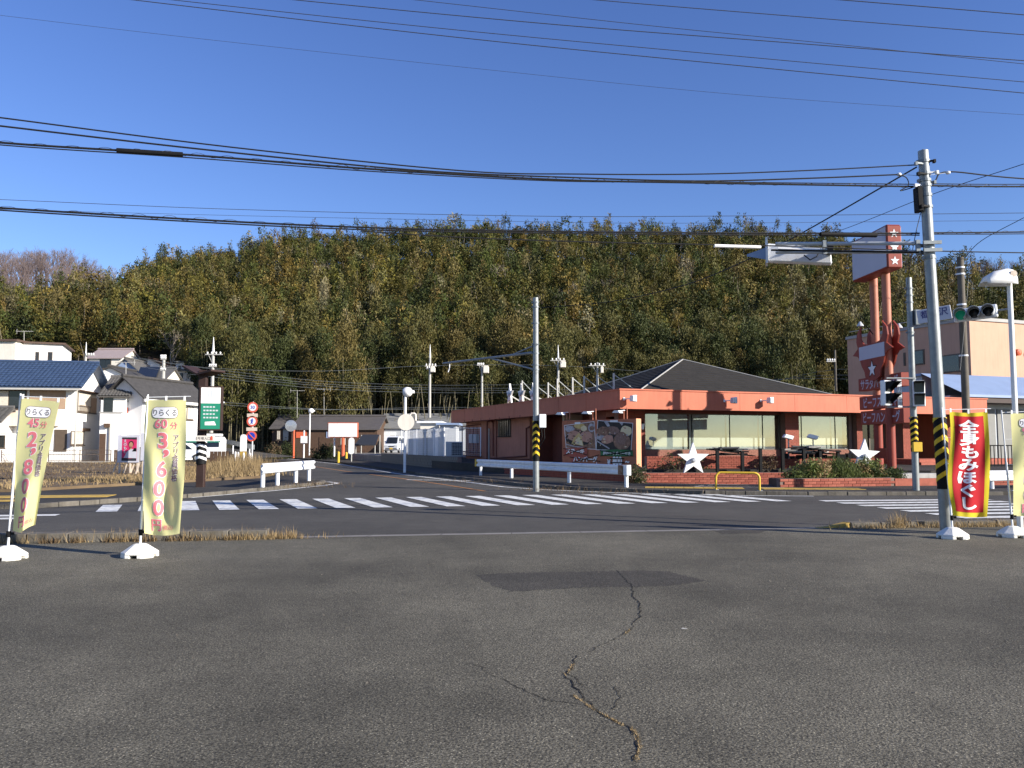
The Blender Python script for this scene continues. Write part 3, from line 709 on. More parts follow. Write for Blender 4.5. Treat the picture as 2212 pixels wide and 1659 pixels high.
# ================================================================ WALLS, PLANTER, STARS, RAILS
BRK = None
def brick_wall(name, A, B, z0, z1, thick, label, bw=.30, bh=.09, cap=True, mats=('brickred','brickred_b'), core='mortar', limit=300):
    A = Vector(A); B = Vector(B); d = (B-A).normalized(); L = (B-A).length; F = frame(A, d)
    t = thing(name, (A.x, A.y, z0), label, 'wall')
    mb = MB(F); mb.box(0, L, .02, thick, z0-.1, z1-.01); obj('core', mb, core, t)
    meshes = []
    for m in mats:
        for v in range(2):
            q = MB(frame((0,0), d)); e = random.uniform(-.004,.004); q.box(0, bw-.014, -.01-e, .05, 0, bh-.014)
            o = obj('brick', q, m); meshes.append(o.data); bpy.data.objects.remove(o)
    n = int(round(L/bw)); rows = int(round((z1-z0)/bh)); cnt = 0
    for r in range(rows):
        for i in range(n):
            x = i*bw + (bw/2 if r % 2 else 0)
            if x + bw > L + .02: continue
            cnt += 1
            if cnt > limit: break
            p = A + d*x; o = bpy.data.objects.new('brick', random.choice(meshes)); COL.objects.link(o); o.parent = t
            nn = Vector((-d.y, d.x))*random.uniform(-.006,.006)
            o.location = (p.x-A.x+nn.x, p.y-A.y+nn.y, r*bh)
    if cap:
        n2 = int(L/.12); mb = MB(F)
        for i in range(n2): mb.box(i*.12, i*.12+.108, -.03, thick+.02, z1, z1+.055)
        o = obj('soldier_course', mb, mats[0], t); o['kind'] = 'stuff'
    return t
brick_wall('brick_wall', (4.95,31.75), (11.6,32.35), .02, .47, .3, 'low red brick wall behind the yellow hoop barrier', cap=False)
t = thing('brick_wall', (5.5,33.9,.45), 'long red brick wall with black posts before it, below the shop windows', 'wall')
dU = (Vector((15.4,35.4))-Vector((5.5,33.9))).normalized(); FU = frame((5.5,33.9), dU)
mb = MB(FU); mb.box(0, 10.1, .02, .3, .3, 1.0); obj('core', mb, 'mortar', t); brick_face('brickwork', t, FU, 0, 10.1, .42, .98, 0, m='brickred')
mb = MB(FU)
for i in range(84): mb.box(i*.12, i*.12+.108, -.03, .33, 1.0, 1.06)
o = obj('soldier_course', mb, 'brickred', t); o['kind'] = 'stuff'
mb = MB(); mb.slab([(5.1,32.06),(11.6,32.66),(14.5,35.2),(5.5,33.85)], .2, .44); struct('terrace_bed', mb, 'earth')
# shaded brick kerb wall along the street
t = thing('brick_wall', (4.7,32.0,.1), 'low dark brick wall along the side street behind the long guardrail', 'wall')
A = Vector((-3.0,46.2)); B = Vector((4.9,31.8)); d = (B-A).normalized(); F2 = frame(A, d)
mb = MB(F2); mb.box(0, (B-A).length, .02, .3, -.05, .50); obj('core', mb, 'mortar', t); brick_face('brickwork', t, F2, 0, (B-A).length, .1, .5, 0, .3, .09, m='brickred')
# planter
pt = brick_wall('planter', (9.05,28.1), (13.3,28.95), .11, .40, .25, 'low red brick planter wall in front of the green shrubs', bh=.095, cap=False)
mb = MB(); mb.slab([(13.32,28.95),(15.2,29.3),(15.1,29.55),(13.3,29.2)], .0, .36); obj('end_block', mb, 'brickred_b', pt)
mb = MB(); mb.slab([(9.1,28.36),(13.2,29.2),(13.6,30.6),(9.3,30.2)], .0, .34); obj('soil', mb, 'earth', pt)
mb = MB(); mb.slab([(14.4,31.0),(16.2,31.4),(16.1,32.2),(14.3,31.8)], .1, .46); tag(obj('concrete_block', mb, 'concrete', bevel=.02), 'grey concrete footing block behind the planter at the sign pylon', 'block')
brick_wall('brick_wall', (15.4,29.2), (24,31.5), .1, .42, .25, 'low brick wall right of the pedestrian signal pole', cap=False)
# stars on stands
def ground_star(px, py, Y, rad, label, rot=0):
    p = W(px, py, Y); o = thing('star_sign', (p.x, p.y, .44), label, 'star', 'large white stars before the restaurant')
    F = frame((p.x,p.y), (.995,.1))
    mb = MB(F); mb.prism(star_poly(0, p.z, rad, .40, rot), -.06, .06); obj('star_plate', mb, 'white', o)
    mb = MB(F); mb.lathe([(.0,.0),(.09,0),(.10,-.05),(.07,-.16),(.0,-.17)], (0,-.06,p.z-.03), 12, 'y'); obj('lamp', mb, 'aircon', o, smooth=True)
    mb = MB(F); mb.box(-.05,.05,.065,.14,.3,p.z); obj('stand', mb, 'black', o)
ground_star(1497, 992, 32.4, .66, 'big white star on a black stand, left of the black posts')
ground_star(1866, 984, 32.6, .66, 'big white star above the shrubs, left of the sign pylon', .06)
# black posts
for i, (px, ty, by) in enumerate([(1550,974,1020),(1604,976,1019),(1643,970,1013),(1691,970,1014),(1737,971,1012),(1772,972,1012),(1811,974,1012)]):
    p = W(px, by, 32.75+i*.1); q = W(px, ty, 32.75+i*.1)
    o = thing('black_post', (p.x,p.y,.44), ('first','second','third','fourth','fifth','sixth','seventh')[i] + ' short black post from the left before the brick wall', 'post', 'black posts before the brick wall')
    mb = MB(frame((p.x,p.y),(.99,.12))); mb.box(-.06,.06,-.06,.06,.42,q.z); obj('shaft', mb, 'black', o, bevel=.008)
    mb = MB(frame((p.x,p.y),(.99,.12))); mb.box(-.08,.08,-.08,.08,q.z,q.z+.03); mb.box(-.064,.064,-.064,.064,.72,.75); obj('collar', mb, 'black', o)
# heaps of old black sign boards lying on top of the posts
def heap(px0, px1, py, Y, n, label):
    a = W(px0, py, Y); b = W(px1, py, Y)
    o = thing('board_heap', ((a.x+b.x)/2, a.y, a.z-.1), label, 'boards')
    for i in range(n):
        x = a.x + (b.x-a.x)*random.uniform(.2,.8); L = random.uniform(.5,1.4); an = random.uniform(-.25,.25); el = random.uniform(-.14,.14)
        z = a.z + random.uniform(-.12,.17); y = a.y + random.uniform(-.4,.5)
        mb = MB(); mb.bar((x-L/2*math.cos(an), y-L/2*math.sin(an), z-el*L/2), (x+L/2*math.cos(an), y+L/2*math.sin(an), z+el*L/2), random.choice((.06,.10,.3)), random.choice((.04,.06,.05)))
        obj('plank', mb, random.choice(('black','black','grille','aluminium')), o)
heap(1515, 1625, 976, 33.4, 16, 'collapsed black frames heaped on the posts behind the left star')
heap(1695, 1800, 974, 33.6, 22, 'heap of broken black boards under the right-hand shop window')
mb = MB(); a = W(1695,985,33.5); b = W(1850,985,33.7)
for i in range(12):
    x = a.x + (b.x-a.x)*i/12; mb.box(x, x+random.uniform(.15,.32), 33.5, 33.62, .98, 1.1+random.uniform(-.03,.1))
tag(obj('sign_remains', mb, 'black'), 'row of black letter blocks along the wall top below the right-hand window', 'blocks')
for i, (px, lab) in enumerate(((1703,'white spotlight on a stalk before the brick pier'),(1756,'white spotlight on a stalk before the right-hand shop window'))):
    p = W(px, 945, 34.2); o = thing('spotlight', (p.x,p.y,1.0), lab, 'spotlight', 'spotlights below the shop windows')
    mb = MB(); mb.tube((p.x,p.y,.95),(p.x,p.y,p.z), .025, n=6); obj('stalk', mb, 'greypole', o)
    mb = MB(); mb.prism([(p.x-.25,p.z),(p.x+.12,p.z-.1),(p.x+.2,p.z+.05),(p.x-.15,p.z+.14)], p.y-.16, p.y+.1); obj('lamp_head', mb, 'white', o, bevel=.02)
# yellow hoop barrier
p = G(1547,1058,.11); q = G(1641,1060,.11); o = thing('hoop_barrier', ((p.x+q.x)/2,p.y,.11), 'yellow steel hoop barrier on the pavement by the brick wall', 'barrier')
pts = [(p.x,p.y,.05),(p.x,p.y,.50)] + [(p.x+.16-.16*math.cos(R(a)), p.y, .50+.16*math.sin(R(a))) for a in (25,50,75,90)] + [(q.x-.16+.16*math.sin(R(a)), q.y, .50+.16*math.cos(R(a))) for a in (0,25,50,75)] + [(q.x,q.y,.50),(q.x,q.y,.05)]
mb = MB(); mb.path(pts, .036, 10); obj('hoop', mb, 'yellowpaint', o, smooth=True)
mb = MB(); mb.lathe([(.09,.1),(.09,.125)], (p.x,p.y,0), 10); mb.lathe([(.09,.1),(.09,.125)], (q.x,q.y,0), 10); obj('foot_plate', mb, 'galv', o)
line('bay_line', [(6.2,28.3),(9.0,27.6)], .06, 'road_paint', .128); line('bay_line', [(6.2,28.3),(7.4,29.8)], .06, 'road_paint', .128); line('bay_line', [(7.4,29.8),(9.1,29.2)], .06, 'road_paint', .128)
# ---------------------------------------------------------------- guardrails
PROF = [(0,.0),(.05,.03),(.05,.10),(.0,.14),(.0,.20),(.05,.24),(.05,.31),(0,.34)]
def rail(mb, P, Q, z, flip=1, e=0):
    P = Vector(P); Q = Vector(Q); d = (Q-P).normalized(); n = Vector((d.y,-d.x))*flip
    P = P - d*e; Q = Q + d*e
    vs = []
    for a in (P, Q):
        for o_, h in PROF: vs.append((a.x+n.x*o_, a.y+n.y*o_, z+h))
        for o_, h in reversed(PROF): vs.append((a.x+n.x*(o_-.02), a.y+n.y*(o_-.02), z+h))
    m = len(PROF)*2
    mb.add(vs, [(i,(i+1)%m,m+(i+1)%m,m+i) for i in range(m)] + [tuple(range(m)), tuple(range(2*m-1,m-1,-1))])
o = thing('guardrail', (-8.15,30.5,.11), 'short white guardrail on the corner island by the dry grass', 'guardrail', 'roadside guardrails')
posts = [Vector((-8.35,27.9)),Vector((-8.28,29.4)),Vector((-8.15,31.4)),Vector((-8.05,33.0))]
for p in posts: mb = MB(); mb.tube((p.x,p.y,.05),(p.x,p.y,.86), .075, n=12); obj('post', mb, 'whitemetal', o, smooth=True)
mb = MB(); rail(mb, posts[0]+Vector((.09,0)), posts[-1]+Vector((.09,0)), .57, 1, .35); obj('beam', mb, 'whitemetal', o)
o = thing('guardrail', (1.2,33.2,.11), 'long white guardrail before the restaurant with rusty end plate', 'guardrail', 'roadside guardrails')
gA = Vector((-1.45,38.6)); gB = Vector((3.85,28.05)); gd = (gB-gA).normalized(); gn = Vector((gd.y,-gd.x))
if gn.x > 0: gn = -gn
for k in (.0,.27,.68,1.0):
    p = gA + (gB-gA)*k; mb = MB(); mb.tube((p.x,p.y,.05),(p.x,p.y,.84), .07, n=12); obj('post', mb, 'whitemetal', o, smooth=True)
mid = gA + (gB-gA)*.62; fl = 1 if Vector((gd.y,-gd.x)).dot(gn) > 0 else -1
for a, b in ((gA-gd*.2, mid), (mid, gB+gd*.1)):
    mb = MB(); rail(mb, a+gn*.08, b+gn*.08, .52, fl, .005); obj('beam', mb, 'whitemetal', o)
FG = frame(gB+gn*.14, gd)
mb = MB(FG); mb.box(-.25,.0,-.03,.0,.53,.85); obj('end_plate', mb, 'rust', o)
mb = MB(FG); mb.lathe([(.02,.52),(.13,.52),(.13,.86),(.02,.86)], (.14,.08,0), 14); obj('end_cap', mb, 'whitemetal', o, smooth=True)
FG2 = frame(gA+gn*.1, gd); mb = MB(FG2); mb.box(-.36,-.2,-.04,.1,.52,.86); obj('end_cap', mb, 'yellowpaint', o)
o = thing('guardrail', (18,27.5,.1), 'white guardrail at the right edge behind the red banner', 'guardrail', 'roadside guardrails')
a = W(2145,1020,27); b = Vector((22,29.3)); posts = [Vector((a.x,27)), Vector((19,28.2)), b]
mb = MB(); rail(mb, posts[0], b, .36, 1, .2); obj('beam', mb, 'whitemetal', o)
for p in posts: mb = MB(); mb.tube((p.x,p.y+.1,.05),(p.x,p.y+.1,.7), .07, n=10); obj('post', mb, 'whitemetal', o)
# ---------------------------------------------------------------- block retaining wall and wire fence
A = Vector((-10.6,67.2)); B = Vector((-3.0,46.2)); d = (B-A).normalized(); L = (B-A).length; F3 = frame(A, d)
t = thing('block_wall', (A.x,A.y,0), 'grey concrete block retaining wall along the side street under the wire fence', 'wall')
mb = MB(F3); mb.box(0, L, .02, .2, -.1, .84); obj('core', mb, 'mortar', t)
q = MB(frame((0,0), d)); q.box(0,.388,-.01,.05,0,.188); o = obj('block', q, 'block'); bme = o.data; bpy.data.objects.remove(o)
for r in range(4):
    for i in range(int(L/.4)):
        x = i*.4 + (.2 if r % 2 else 0); p = d*x; o = bpy.data.objects.new('block', bme); COL.objects.link(o); o.parent = t
        nn = Vector((-d.y,d.x))*random.uniform(-.006,.006); o.location = (p.x+nn.x, p.y+nn.y, .05+r*.2)
def wire_fence(pts, z0, h, label, m='whitemetal', step=.10, pr=.03):
    t = thing('wire_fence', (*pts[0], z0), label, 'fence')
    for p, q in zip(pts, pts[1:]):
        p = Vector(p); q = Vector(q); L = (q-p).length; d = (q-p)/L; F = frame(p, d); n = max(1, round(L/2.0))
        for i in range(n):
            mb = MB(F); mb.tube((L*i/n,0,z0),(L*i/n,0,z0+h+.05), pr, n=8); obj('post', mb, m, t)
        mb = MB(F); k = int(L/step)
        for i in range(k): mb.bar((i*step,.0,z0+.05),(i*step,.0,z0+h), .006)
        for i in range(int(h/.12)): mb.bar((0,.0,z0+.06+i*.12),(L,.0,z0+.06+i*.12), .006)
        w = obj('mesh_panel', mb, m, t); w['kind'] = 'stuff'
        mb = MB(F); mb.bar((0,0,z0+h),(L,0,z0+h), .03); obj('top_rail', mb, m, t)
    p = pts[-1]; mb = MB(); mb.tube((*p,z0),(*p,z0+h+.05), pr, n=8); obj('post', mb, m, t)
wire_fence([(-7.8,58.5),(-4.0,48.9),(-1.85,48.9)], .85, 1.66, 'white wire mesh fence on the block wall left of the restaurant')
# outdoor air conditioner behind the fence
p = W(982,970,50.5); o = thing('air_conditioner', (p.x,p.y,.6), 'grey outdoor air-conditioner unit behind the wire fence', 'air conditioner')
a = W(963,954,50.5); b = W(999,986,50.5)
mb = MB(); mb.box(a.x,b.x,50.5,51.0,b.z,a.z); obj('casing', mb, 'aircon', o, bevel=.02)
mb = MB(); mb.box(a.x+.36,b.x-.04,50.47,50.5,b.z+.06,a.z-.06); g = obj('fan_grille', mb, 'grille', o)
mb = MB()
for i in range(9): mb.box(a.x+.36,b.x-.04,50.45,50.47,b.z+.08+i*.08,b.z+.09+i*.08)
obj('grille_bars', mb, 'aircon', g)
# ================================================================ HOUSES AND OTHER BUILDINGS
def tile_roof(mb, P0, P1, Q0, Q1, nw, nr, amp=.045, th=.12):
    """ribbed tile slope: eave P0->P1, ridge Q0->Q1"""
    P0,P1,Q0,Q1 = map(Vector, (P0,P1,Q0,Q1)); n = ((P1-P0).cross(Q0-P0)).normalized()
    if n.z < 0: n = -n
    sub = 4; vs = []; fs = []; W_ = nw*sub+1; rows = []
    for r in range(nr):
        for e in (0, 1): rows.append(((r+e*.995)/nr, (1-e)*amp*1.2))
    for k, lift in rows:
        for i in range(W_):
            u = i/(W_-1); p = P0.lerp(P1,u).lerp(Q0.lerp(Q1,u), k); vs.append(p + n*(th + lift + amp*abs(math.sin(math.pi*i/sub))))
    for j in range(len(rows)-1):
        for i in range(W_-1): fs.append((j*W_+i, j*W_+i+1, (j+1)*W_+i+1, (j+1)*W_+i))
    mb.add(vs, fs); mb.add([P0,P1,Q1,Q0,P0+n*th,P1+n*th,Q1+n*th,Q0+n*th], [(0,3,2,1),(4,5,6,7),(0,1,5,4),(1,2,6,5),(2,3,7,6),(3,0,4,7)])
def gable_house(name, A, di, L, D, z0, ze, zr, wallm, roofm, label, ov=.5, tiles=True, ridge='x', nw=None, cat='house', group=None, gable=True):
    """A: near right corner (as seen), di: front wall direction to the right; house runs left L and back D. ridge along x or y."""
    A = Vector(A); d = Vector(di).normalized(); F = frame(A, d)
    t = thing(name, (A.x, A.y, z0), label, cat, group)
    mb = MB(F)
    if ridge == 'x':
        mb.add([(-L,0,z0),(0,0,z0),(0,D,z0),(-L,D,z0),(-L,0,ze),(0,0,ze),(0,D,ze),(-L,D,ze),(0,D/2,zr),(-L,D/2,zr)],
               [(0,1,5,4),(1,2,6,8,5),(2,3,7,6),(3,0,4,9,7),(4,5,8,9),(6,7,9,8),(0,3,2,1)])
        sl = (zr-ze)/(D/2)
        E = [((-L-ov,-ov,ze-sl*ov),(ov,-ov,ze-sl*ov),(-L-ov,D/2,zr),(ov,D/2,zr)), ((ov,D+ov,ze-sl*ov),(-L-ov,D+ov,ze-sl*ov),(ov,D/2,zr),(-L-ov,D/2,zr))]
        rl = ((-L-ov,D/2,zr+.2),(ov,D/2,zr+.2)); wl = L
    else:
        mb.add([(-L,0,z0),(0,0,z0),(0,D,z0),(-L,D,z0),(-L,0,ze),(0,0,ze),(0,D,ze),(-L,D,ze),(-L/2,0,zr),(-L/2,D,zr)],
               [(0,1,5,8,4),(1,2,6,5),(2,3,7,9,6),(3,0,4,7),(4,8,9,7),(5,6,9,8),(0,3,2,1)])
        sl = (zr-ze)/(L/2)
        E = [((ov,-ov,ze-sl*ov),(ov,D+ov,ze-sl*ov),(-L/2,-ov,zr),(-L/2,D+ov,zr)), ((-L-ov,D+ov,ze-sl*ov),(-L-ov,-ov,ze-sl*ov),(-L/2,D+ov,zr),(-L/2,-ov,zr))]
        rl = ((-L/2,-ov,zr+.2),(-L/2,D+ov,zr+.2)); wl = D
    obj('wall', mb, wallm, t)
    for e in E:
        mb = MB(F)
        if tiles: tile_roof(mb, e[0], e[1], e[2], e[3], nw or int(wl/.3), 11)
        else:
            P0,P1,Q0,Q1 = map(Vector, e); up = Vector((0,0,.12)); mb.add([P0,P1,Q1,Q0,P0+up,P1+up,Q1+up,Q0+up], [(0,3,2,1),(4,5,6,7),(0,1,5,4),(1,2,6,5),(2,3,7,6),(3,0,4,7)])
        r = obj('roof', mb, roofm, t)
    mb = MB(F); mb.path(rl, .14, 8); obj('ridge', mb, roofm, r)
    t['_F'] = 0; del t['_F']
    return t, F
def rect_on(parent, A, di, p, q, m, d0=0.0, d1=.06, name='window', bevel=0):
    (x0,z1),(x1,z0) = hit(*p, A, di), hit(*q, A, di); F = frame(A, di)
    mb = MB(F); mb.box(min(x0,x1), max(x0,x1), -d1, -d0, min(z0,z1), max(z0,z1)); return obj(name, mb, m, parent, bevel=bevel), (min(x0,x1), max(x0,x1), min(z0,z1), max(z0,z1)), F
def window(parent, A, di, p, q, frame_m='bronze', pane='windowdark', nm=2, shut=None, hood=True, sill=True):
    w, (x0,x1,z0,z1), F = rect_on(parent, A, di, p, q, frame_m, 0, .05)
    for i in range(nm):
        a = x0+.05+(x1-x0-.1)*i/nm; b = x0+.05+(x1-x0-.1)*(i+1)/nm; mb = MB(F); mb.box(a+.02,b-.02,-.07,-.05,z0+.06,z1-.06); obj('pane', mb, pane, w)
    if hood: mb = MB(F); mb.box(x0-.12,x1+.12,-.4,0,z1+.06,z1+.12); obj('hood', mb, 'brownwood', w)
    if sill: mb = MB(F); mb.box(x0-.06,x1+.06,-.14,0,z0-.08,z0-.002); obj('sill', mb, frame_m, w)
    return w, (x0,x1,z0,z1), F
# --- house with the blue tile roof
d1 = Vector((.9855,.170)).normalized(); e1 = Vector((-d1.y,d1.x))
A1 = Vector((-34.15,64.5))
h, F = gable_house('house', A1, d1, 13.0, 6.6, .1, 6.25, 8.05, 'housewhite', 'bluetile', 'white two-storey house with blue tiled gable roof', .75, nw=44)
GA, GD = A1, e1                            # gable wall, seen obliquely
def gwin(p, q, **k): return window(h, A1, e1, p, q, **k)
w,(x0,x1,z0,z1),Fg = gwin((168,846),(205,893), pane='curtain')
mb = MB(Fg); mb.box(x0+(x1-x0)*.68,x1,-.12,-.075,z0,z1-.3); obj('shutter', mb, 'shutter', w)
mb = MB(Fg); mb.box(x0,x0+(x1-x0)*.66,-.2,-.17,z0+.45,z0+.5); [mb.box(x0+i*.18,x0+i*.18+.02,-.2,-.18,z0,z0+.5) for i in range(int((x1-x0)*.66/.18))]; obj('rail', mb, 'bronze', w)
gwin((153,931),(180,961), pane='curtain', hood=False)
mb = MB(Fg); mb.box(-.05,6.6,-.09,.0,5.75,5.9); obj('belt_board', mb, 'brownwood', h)
o,_,_ = rect_on(h, A1, e1, (178,925), (187,932), 'brownwood', 0, .3, 'vent_hood')
mb = MB(Fg); mb.tube((.15,-.15,.2),(.15,-.15,6.0), .05, n=8); obj('downpipe', mb, 'greypole', h)
# front of it: eave shade, balcony, big windows
FT = frame(A1, d1)
mb = MB(FT); mb.box(-12.9,-1.0,-.9,-.02,2.95,4.15); bal = obj('balcony', mb, 'beige', h)  # beige puts the shadow lying on the white balcony wall into its colour
mb = MB(FT); mb.box(-12.9,-1.0,-.92,-.84,4.15,4.22); obj('coping', mb, 'bronze', bal)
for x0, x1 in ((-12.3,-9.8),(-8.9,-6.6),(-5.9,-3.4)):
    mb = MB(FT); mb.box(x0,x1,-.05,0,4.2,5.75); w = obj('window', mb, 'bronze', h)
    for k in (0,1): mb = MB(FT); mb.box(x0+.08+k*(x1-x0-.1)/2, x0+(k+1)*(x1-x0-.1)/2, -.07,-.05,4.3,5.65); obj('pane', mb, ('curtain','windowdark')[k], w)
mb = MB(FT); mb.box(-3.2,-.6,-.04,0,4.3,5.8); obj('shutter_box', mb, 'shutter', h)
mb = MB(FT); mb.box(-1.3,-.4,-.05,0,1.0,2.7); obj('window', mb, 'bronze', h)
mb = MB(FT); mb.box(-12.9,.6,-.85,-.75,5.72,5.86); obj('gutter_pipe', mb, 'greypole', h)
mb = MB(FT); mb.tube((-2.6,-.95,.2),(-2.6,-.95,2.9), .07, n=8); obj('downpipe', mb, 'greypole', h)
# small low wing at far left
h2, F = gable_house('house', (-37.9,61.0), d1, 8.0, 3.2, .1, 3.35, 4.15, 'housewhite', 'greytile', 'low grey-roofed wing in front of the blue-roofed house, at the left edge', .5)
window(h2, Vector((-37.9,61.0)), d1, (-4,940), (11,968), nm=2)
# --- white house with grey tiles and red panels
A2 = Vector((W(270,960,67).x, 67.0))
h3, F = gable_house('house', A2, d1, 1.75, 6.0, .1, 5.5, 7.05, 'housewhite', 'greytile', 'white two-storey house with grey tiles and red window panel', .35, nw=10)
w,(x0,x1,z0,z1),Fh = window(h3, A2, e1, (276,878), (303,901), nm=2, pane='curtain', hood=False)
mb = MB(Fh); mb.box(.15,x0-.06,-.05,0,z0+.2,z1-.1); obj('panel', mb, 'redpanel', w)
window(h3, A2, e1, (275,866), (302,873), nm=2, hood=False, sill=False)
FTC = frame(A2, d1)
mb = MB(FTC); mb.box(-1.7,-.1,-.9,-.02,.1,4.05); wg = obj('front_wing', mb, 'housewhite', h3)
mb = MB(FTC); mb.box(-1.76,-.04,-.98,-.02,4.05,4.12); obj('coping', mb, 'rooftrim', wg)
mb = MB(FTC); mb.box(-1.7,-1.0,-.06,0,4.15,5.3); obj('window', mb, 'windowdark', h3)
mb = MB(FTC); mb.box(-1.65,-1.2,-.98,-.9,.2,2.4); obj('door', mb, 'brownwood', wg)
mb = MB(FTC); mb.box(-1.3,-.9,-1.2,-.9,2.9,3.2); obj('vent_hood', mb, 'brownwood', wg)
mb = MB(FTC); mb.tube((-.9,-1.0,.2),(-.9,-1.0,2.9), .07, n=8); obj('downpipe', mb, 'aluminium', wg)
# --- wing to the right with dark roof
dD = Vector((.23,.97)).normalized(); A3 = Vector((-28.0,75.2))
h4, F = gable_house('house', A3, dD, 8.4, 3.2, .1, 5.6, 6.95, 'housewhite', 'darktile', 'white house wing with dark sloping roof behind the price banners', .5, tiles=False)
window(h4, A3, dD, (403,878), (416,907), nm=2, pane='curtain', hood=False); window(h4, A3, dD, (352,880), (372,905), nm=2, pane='curtain', hood=False)
mb = MB(frame(A3,dD)); mb.box(-8.9,.5,-.62,-.5,4.98,5.2); obj('gutter_pipe', mb, 'white', h4)
# --- big white box house up the slope
def box_house(name, p0, p1, ytop, Y, D, wallm, roofm, label, wins=(), di=None, rt=.18, zb=None, group=None, ov=.3):
    a = W(p0, ytop, Y); b = W(p1, ytop, Y); di = Vector(di or (1,0)).normalized()
    A = Vector((a.x, a.y)); L = (b.x-a.x)/di.x; zb = hill_h(a.x, a.y)-1 if zb is None else zb
    t = thing(name, ((a.x+b.x)/2, a.y, max(0,zb)), label, 'house', group); F = frame(A, di)
    mb = MB(F); mb.box(0,L,0,D,zb,a.z); obj('wall', mb, wallm, t)
    mb = MB(F); mb.box(-ov,L+ov,-ov,D+ov,a.z,a.z+rt); obj('roof', mb, roofm, t)
    for p, q in wins: window(t, A, di, p, q, hood=False)
    return t, A, di, F
box_house('house', -60, 34, 737, 84, 8, 'cream', 'brownroof', 'cream flat-roofed block at the far left edge above the blue roof')
t, A, di, F = box_house('house', 35, 118, 741, 85, 7, 'housewhite', 'brownroof', 'white flat-roofed house up the slope behind the blue-tiled house', wins=[((104,760),(118-5,787)),((77,760),(84,787))], di=(.93,.36))
# --- far houses on the slope
def small_gable(p0, p1, yeave, yridge, Y, wallm, roofm, label, ridge='x', D=6, wins=(), pane='windowdark'):
    a = W(p0, yeave, Y); b = W(p1, yeave, Y); r = W((p0+p1)/2, yridge, Y+(D/2 if ridge == 'x' else 0))
    A = Vector((b.x, b.y)); zb = hill_h(b.x, Y) - 2
    t, F = gable_house('house', A, (1,0), b.x-a.x, D, zb, a.z, r.z, wallm, roofm, label, .3, tiles=False, ridge=ridge)
    for p, q in wins: window(t, A, Vector((1,0)), p, q, hood=False, pane=pane)
    return t, A
small_gable(192, 262, 773, 757, 112, 'cream', 'pinkroof', 'far cream house with pale pinkish roof on the slope', wins=[((216,776),(240,796))])
small_gable(243, 298, 800, 776, 108, 'blueroof', 'greytile', 'far house with dark blue gable front on the slope', 'y')
small_gable(300, 345, 786, 776, 118, 'housewhite', 'brownroof', 'far white house with brown verge beneath the bamboo', 'y')
t, A = small_gable(292, 352, 822, 798, 98, 'cream', 'greytile', 'cream house with dark blue solar panels on its roof', wins=[((332,825),(342,838))])
a = W(292,822,97.6); b = W(352,822,97.6); Fs = frame((a.x, 97.8), (1,0)); mb = MB()
P0 = W(296,819,97.5); P1 = W(338,819,97.5); Q0 = W(304,797,100.2); Q1 = W(346,797,100.2); up = Vector((0,-.1,.25))
mb.add([P0+up,P1+up,Q1+up,Q0+up,P0,P1,Q1,Q0], [(0,1,2,3),(4,7,6,5),(0,4,5,1),(1,5,6,2),(2,6,7,3),(3,7,4,0)]); obj('solar_panel', mb, 'signblue', t) if False else obj('solar_panel', mb, 'windowdark', t)
box_house('house', 380, 398, 783, 120, 5, 'housewhite', 'greyroof', 'tiny far white hut under the dark trees, left of the brown sign', wins=[((385,790),(391,796))])
box_house('house', 358, 412, 801, 112, 6, 'beige', 'darktile', 'far beige house half hidden behind the brown sign roof', wins=[((372,806),(395,822))], ov=.6)
small_gable(212, 262, 806, 794, 90, 'housewhite', 'darktile', 'white gable peeping over the grey-tiled roof', 'y')
# antennas
def antenna(px, ptop, pbot, Y, label, flip=1):
    a = W(px, pbot, Y); b = W(px, ptop, Y); o = thing('tv_antenna', a, label, 'antenna', 'rooftop TV antennas')
    mb = MB(); mb.tube(a, b, .03, n=5); obj('mast', mb, 'greypole', o)
    L = 1.5; mb = MB(); mb.bar((b.x-L*.6*flip,b.y,b.z),(b.x+L*.5*flip,b.y,b.z), .035)
    for i in range(7): x = b.x-L*.55*flip+i*.26*flip; mb.bar((x,b.y-.25,b.z+.02),(x,b.y+.25,b.z+.02), .02)
    mb.bar((b.x+L*.5*flip,b.y,b.z-.25),(b.x+L*.5*flip,b.y,b.z+.25), .03); obj('yagi', mb, 'greypole', o)
antenna(52,716,741,86,'rooftop antenna on the white flat-roofed house at left',-1); antenna(272,783,835,72,'tall rooftop antenna above the grey-tiled house')
antenna(642,844,902,97,'rooftop antenna on the low brown house, left one',-1); antenna(700,841,902,98,'rooftop antenna on the low brown house, right one')
# --- fences and gate in front of the houses
def bar_fence(p, q, z0, h, label, post=1.9):
    p = Vector(p); q = Vector(q); L = (q-p).length; d = (q-p)/L; F = frame(p, d)
    t = thing('bar_fence', (p.x,p.y,z0), label, 'fence', 'dark bar fences before the white houses')
    n = int(L/post)
    for i in range(n+1): mb = MB(F); mb.box(i*L/n-.03,i*L/n+.03,-.03,.03,0,z0+h+.04); obj('post', mb, 'bronze', t)
    mb = MB(F); [mb.box(x*.11,x*.11+.016,-.008,.008,z0+.06,z0+h) for x in range(int(L/.11))]; b = obj('bars', mb, 'bronze', t); b['kind'] = 'stuff'
    for z in (z0+.05, z0+h*.6, z0+h): mb = MB(F); mb.box(0,L,-.02,.02,z,z+.04); obj('rail', mb, 'bronze', t)
    mb = MB(F); mb.box(0,L,-.08,.08,0,z0); obj('footing', mb, 'concrete', t)
bar_fence((-40.5,61.5),(-35.6,62.3), .25, .85, 'dark bar fence before the houses, at the left edge')
bar_fence((-34.9,62.6),(-30.6,63.4), .25, .85, 'dark bar fence before the gable wall of the blue-roofed house')
o = thing('garden_gate', (-30.2,63.4,.2), 'brown slatted garden gate beside the block pier', 'gate'); Fq = frame((-30.4,63.45), d1)
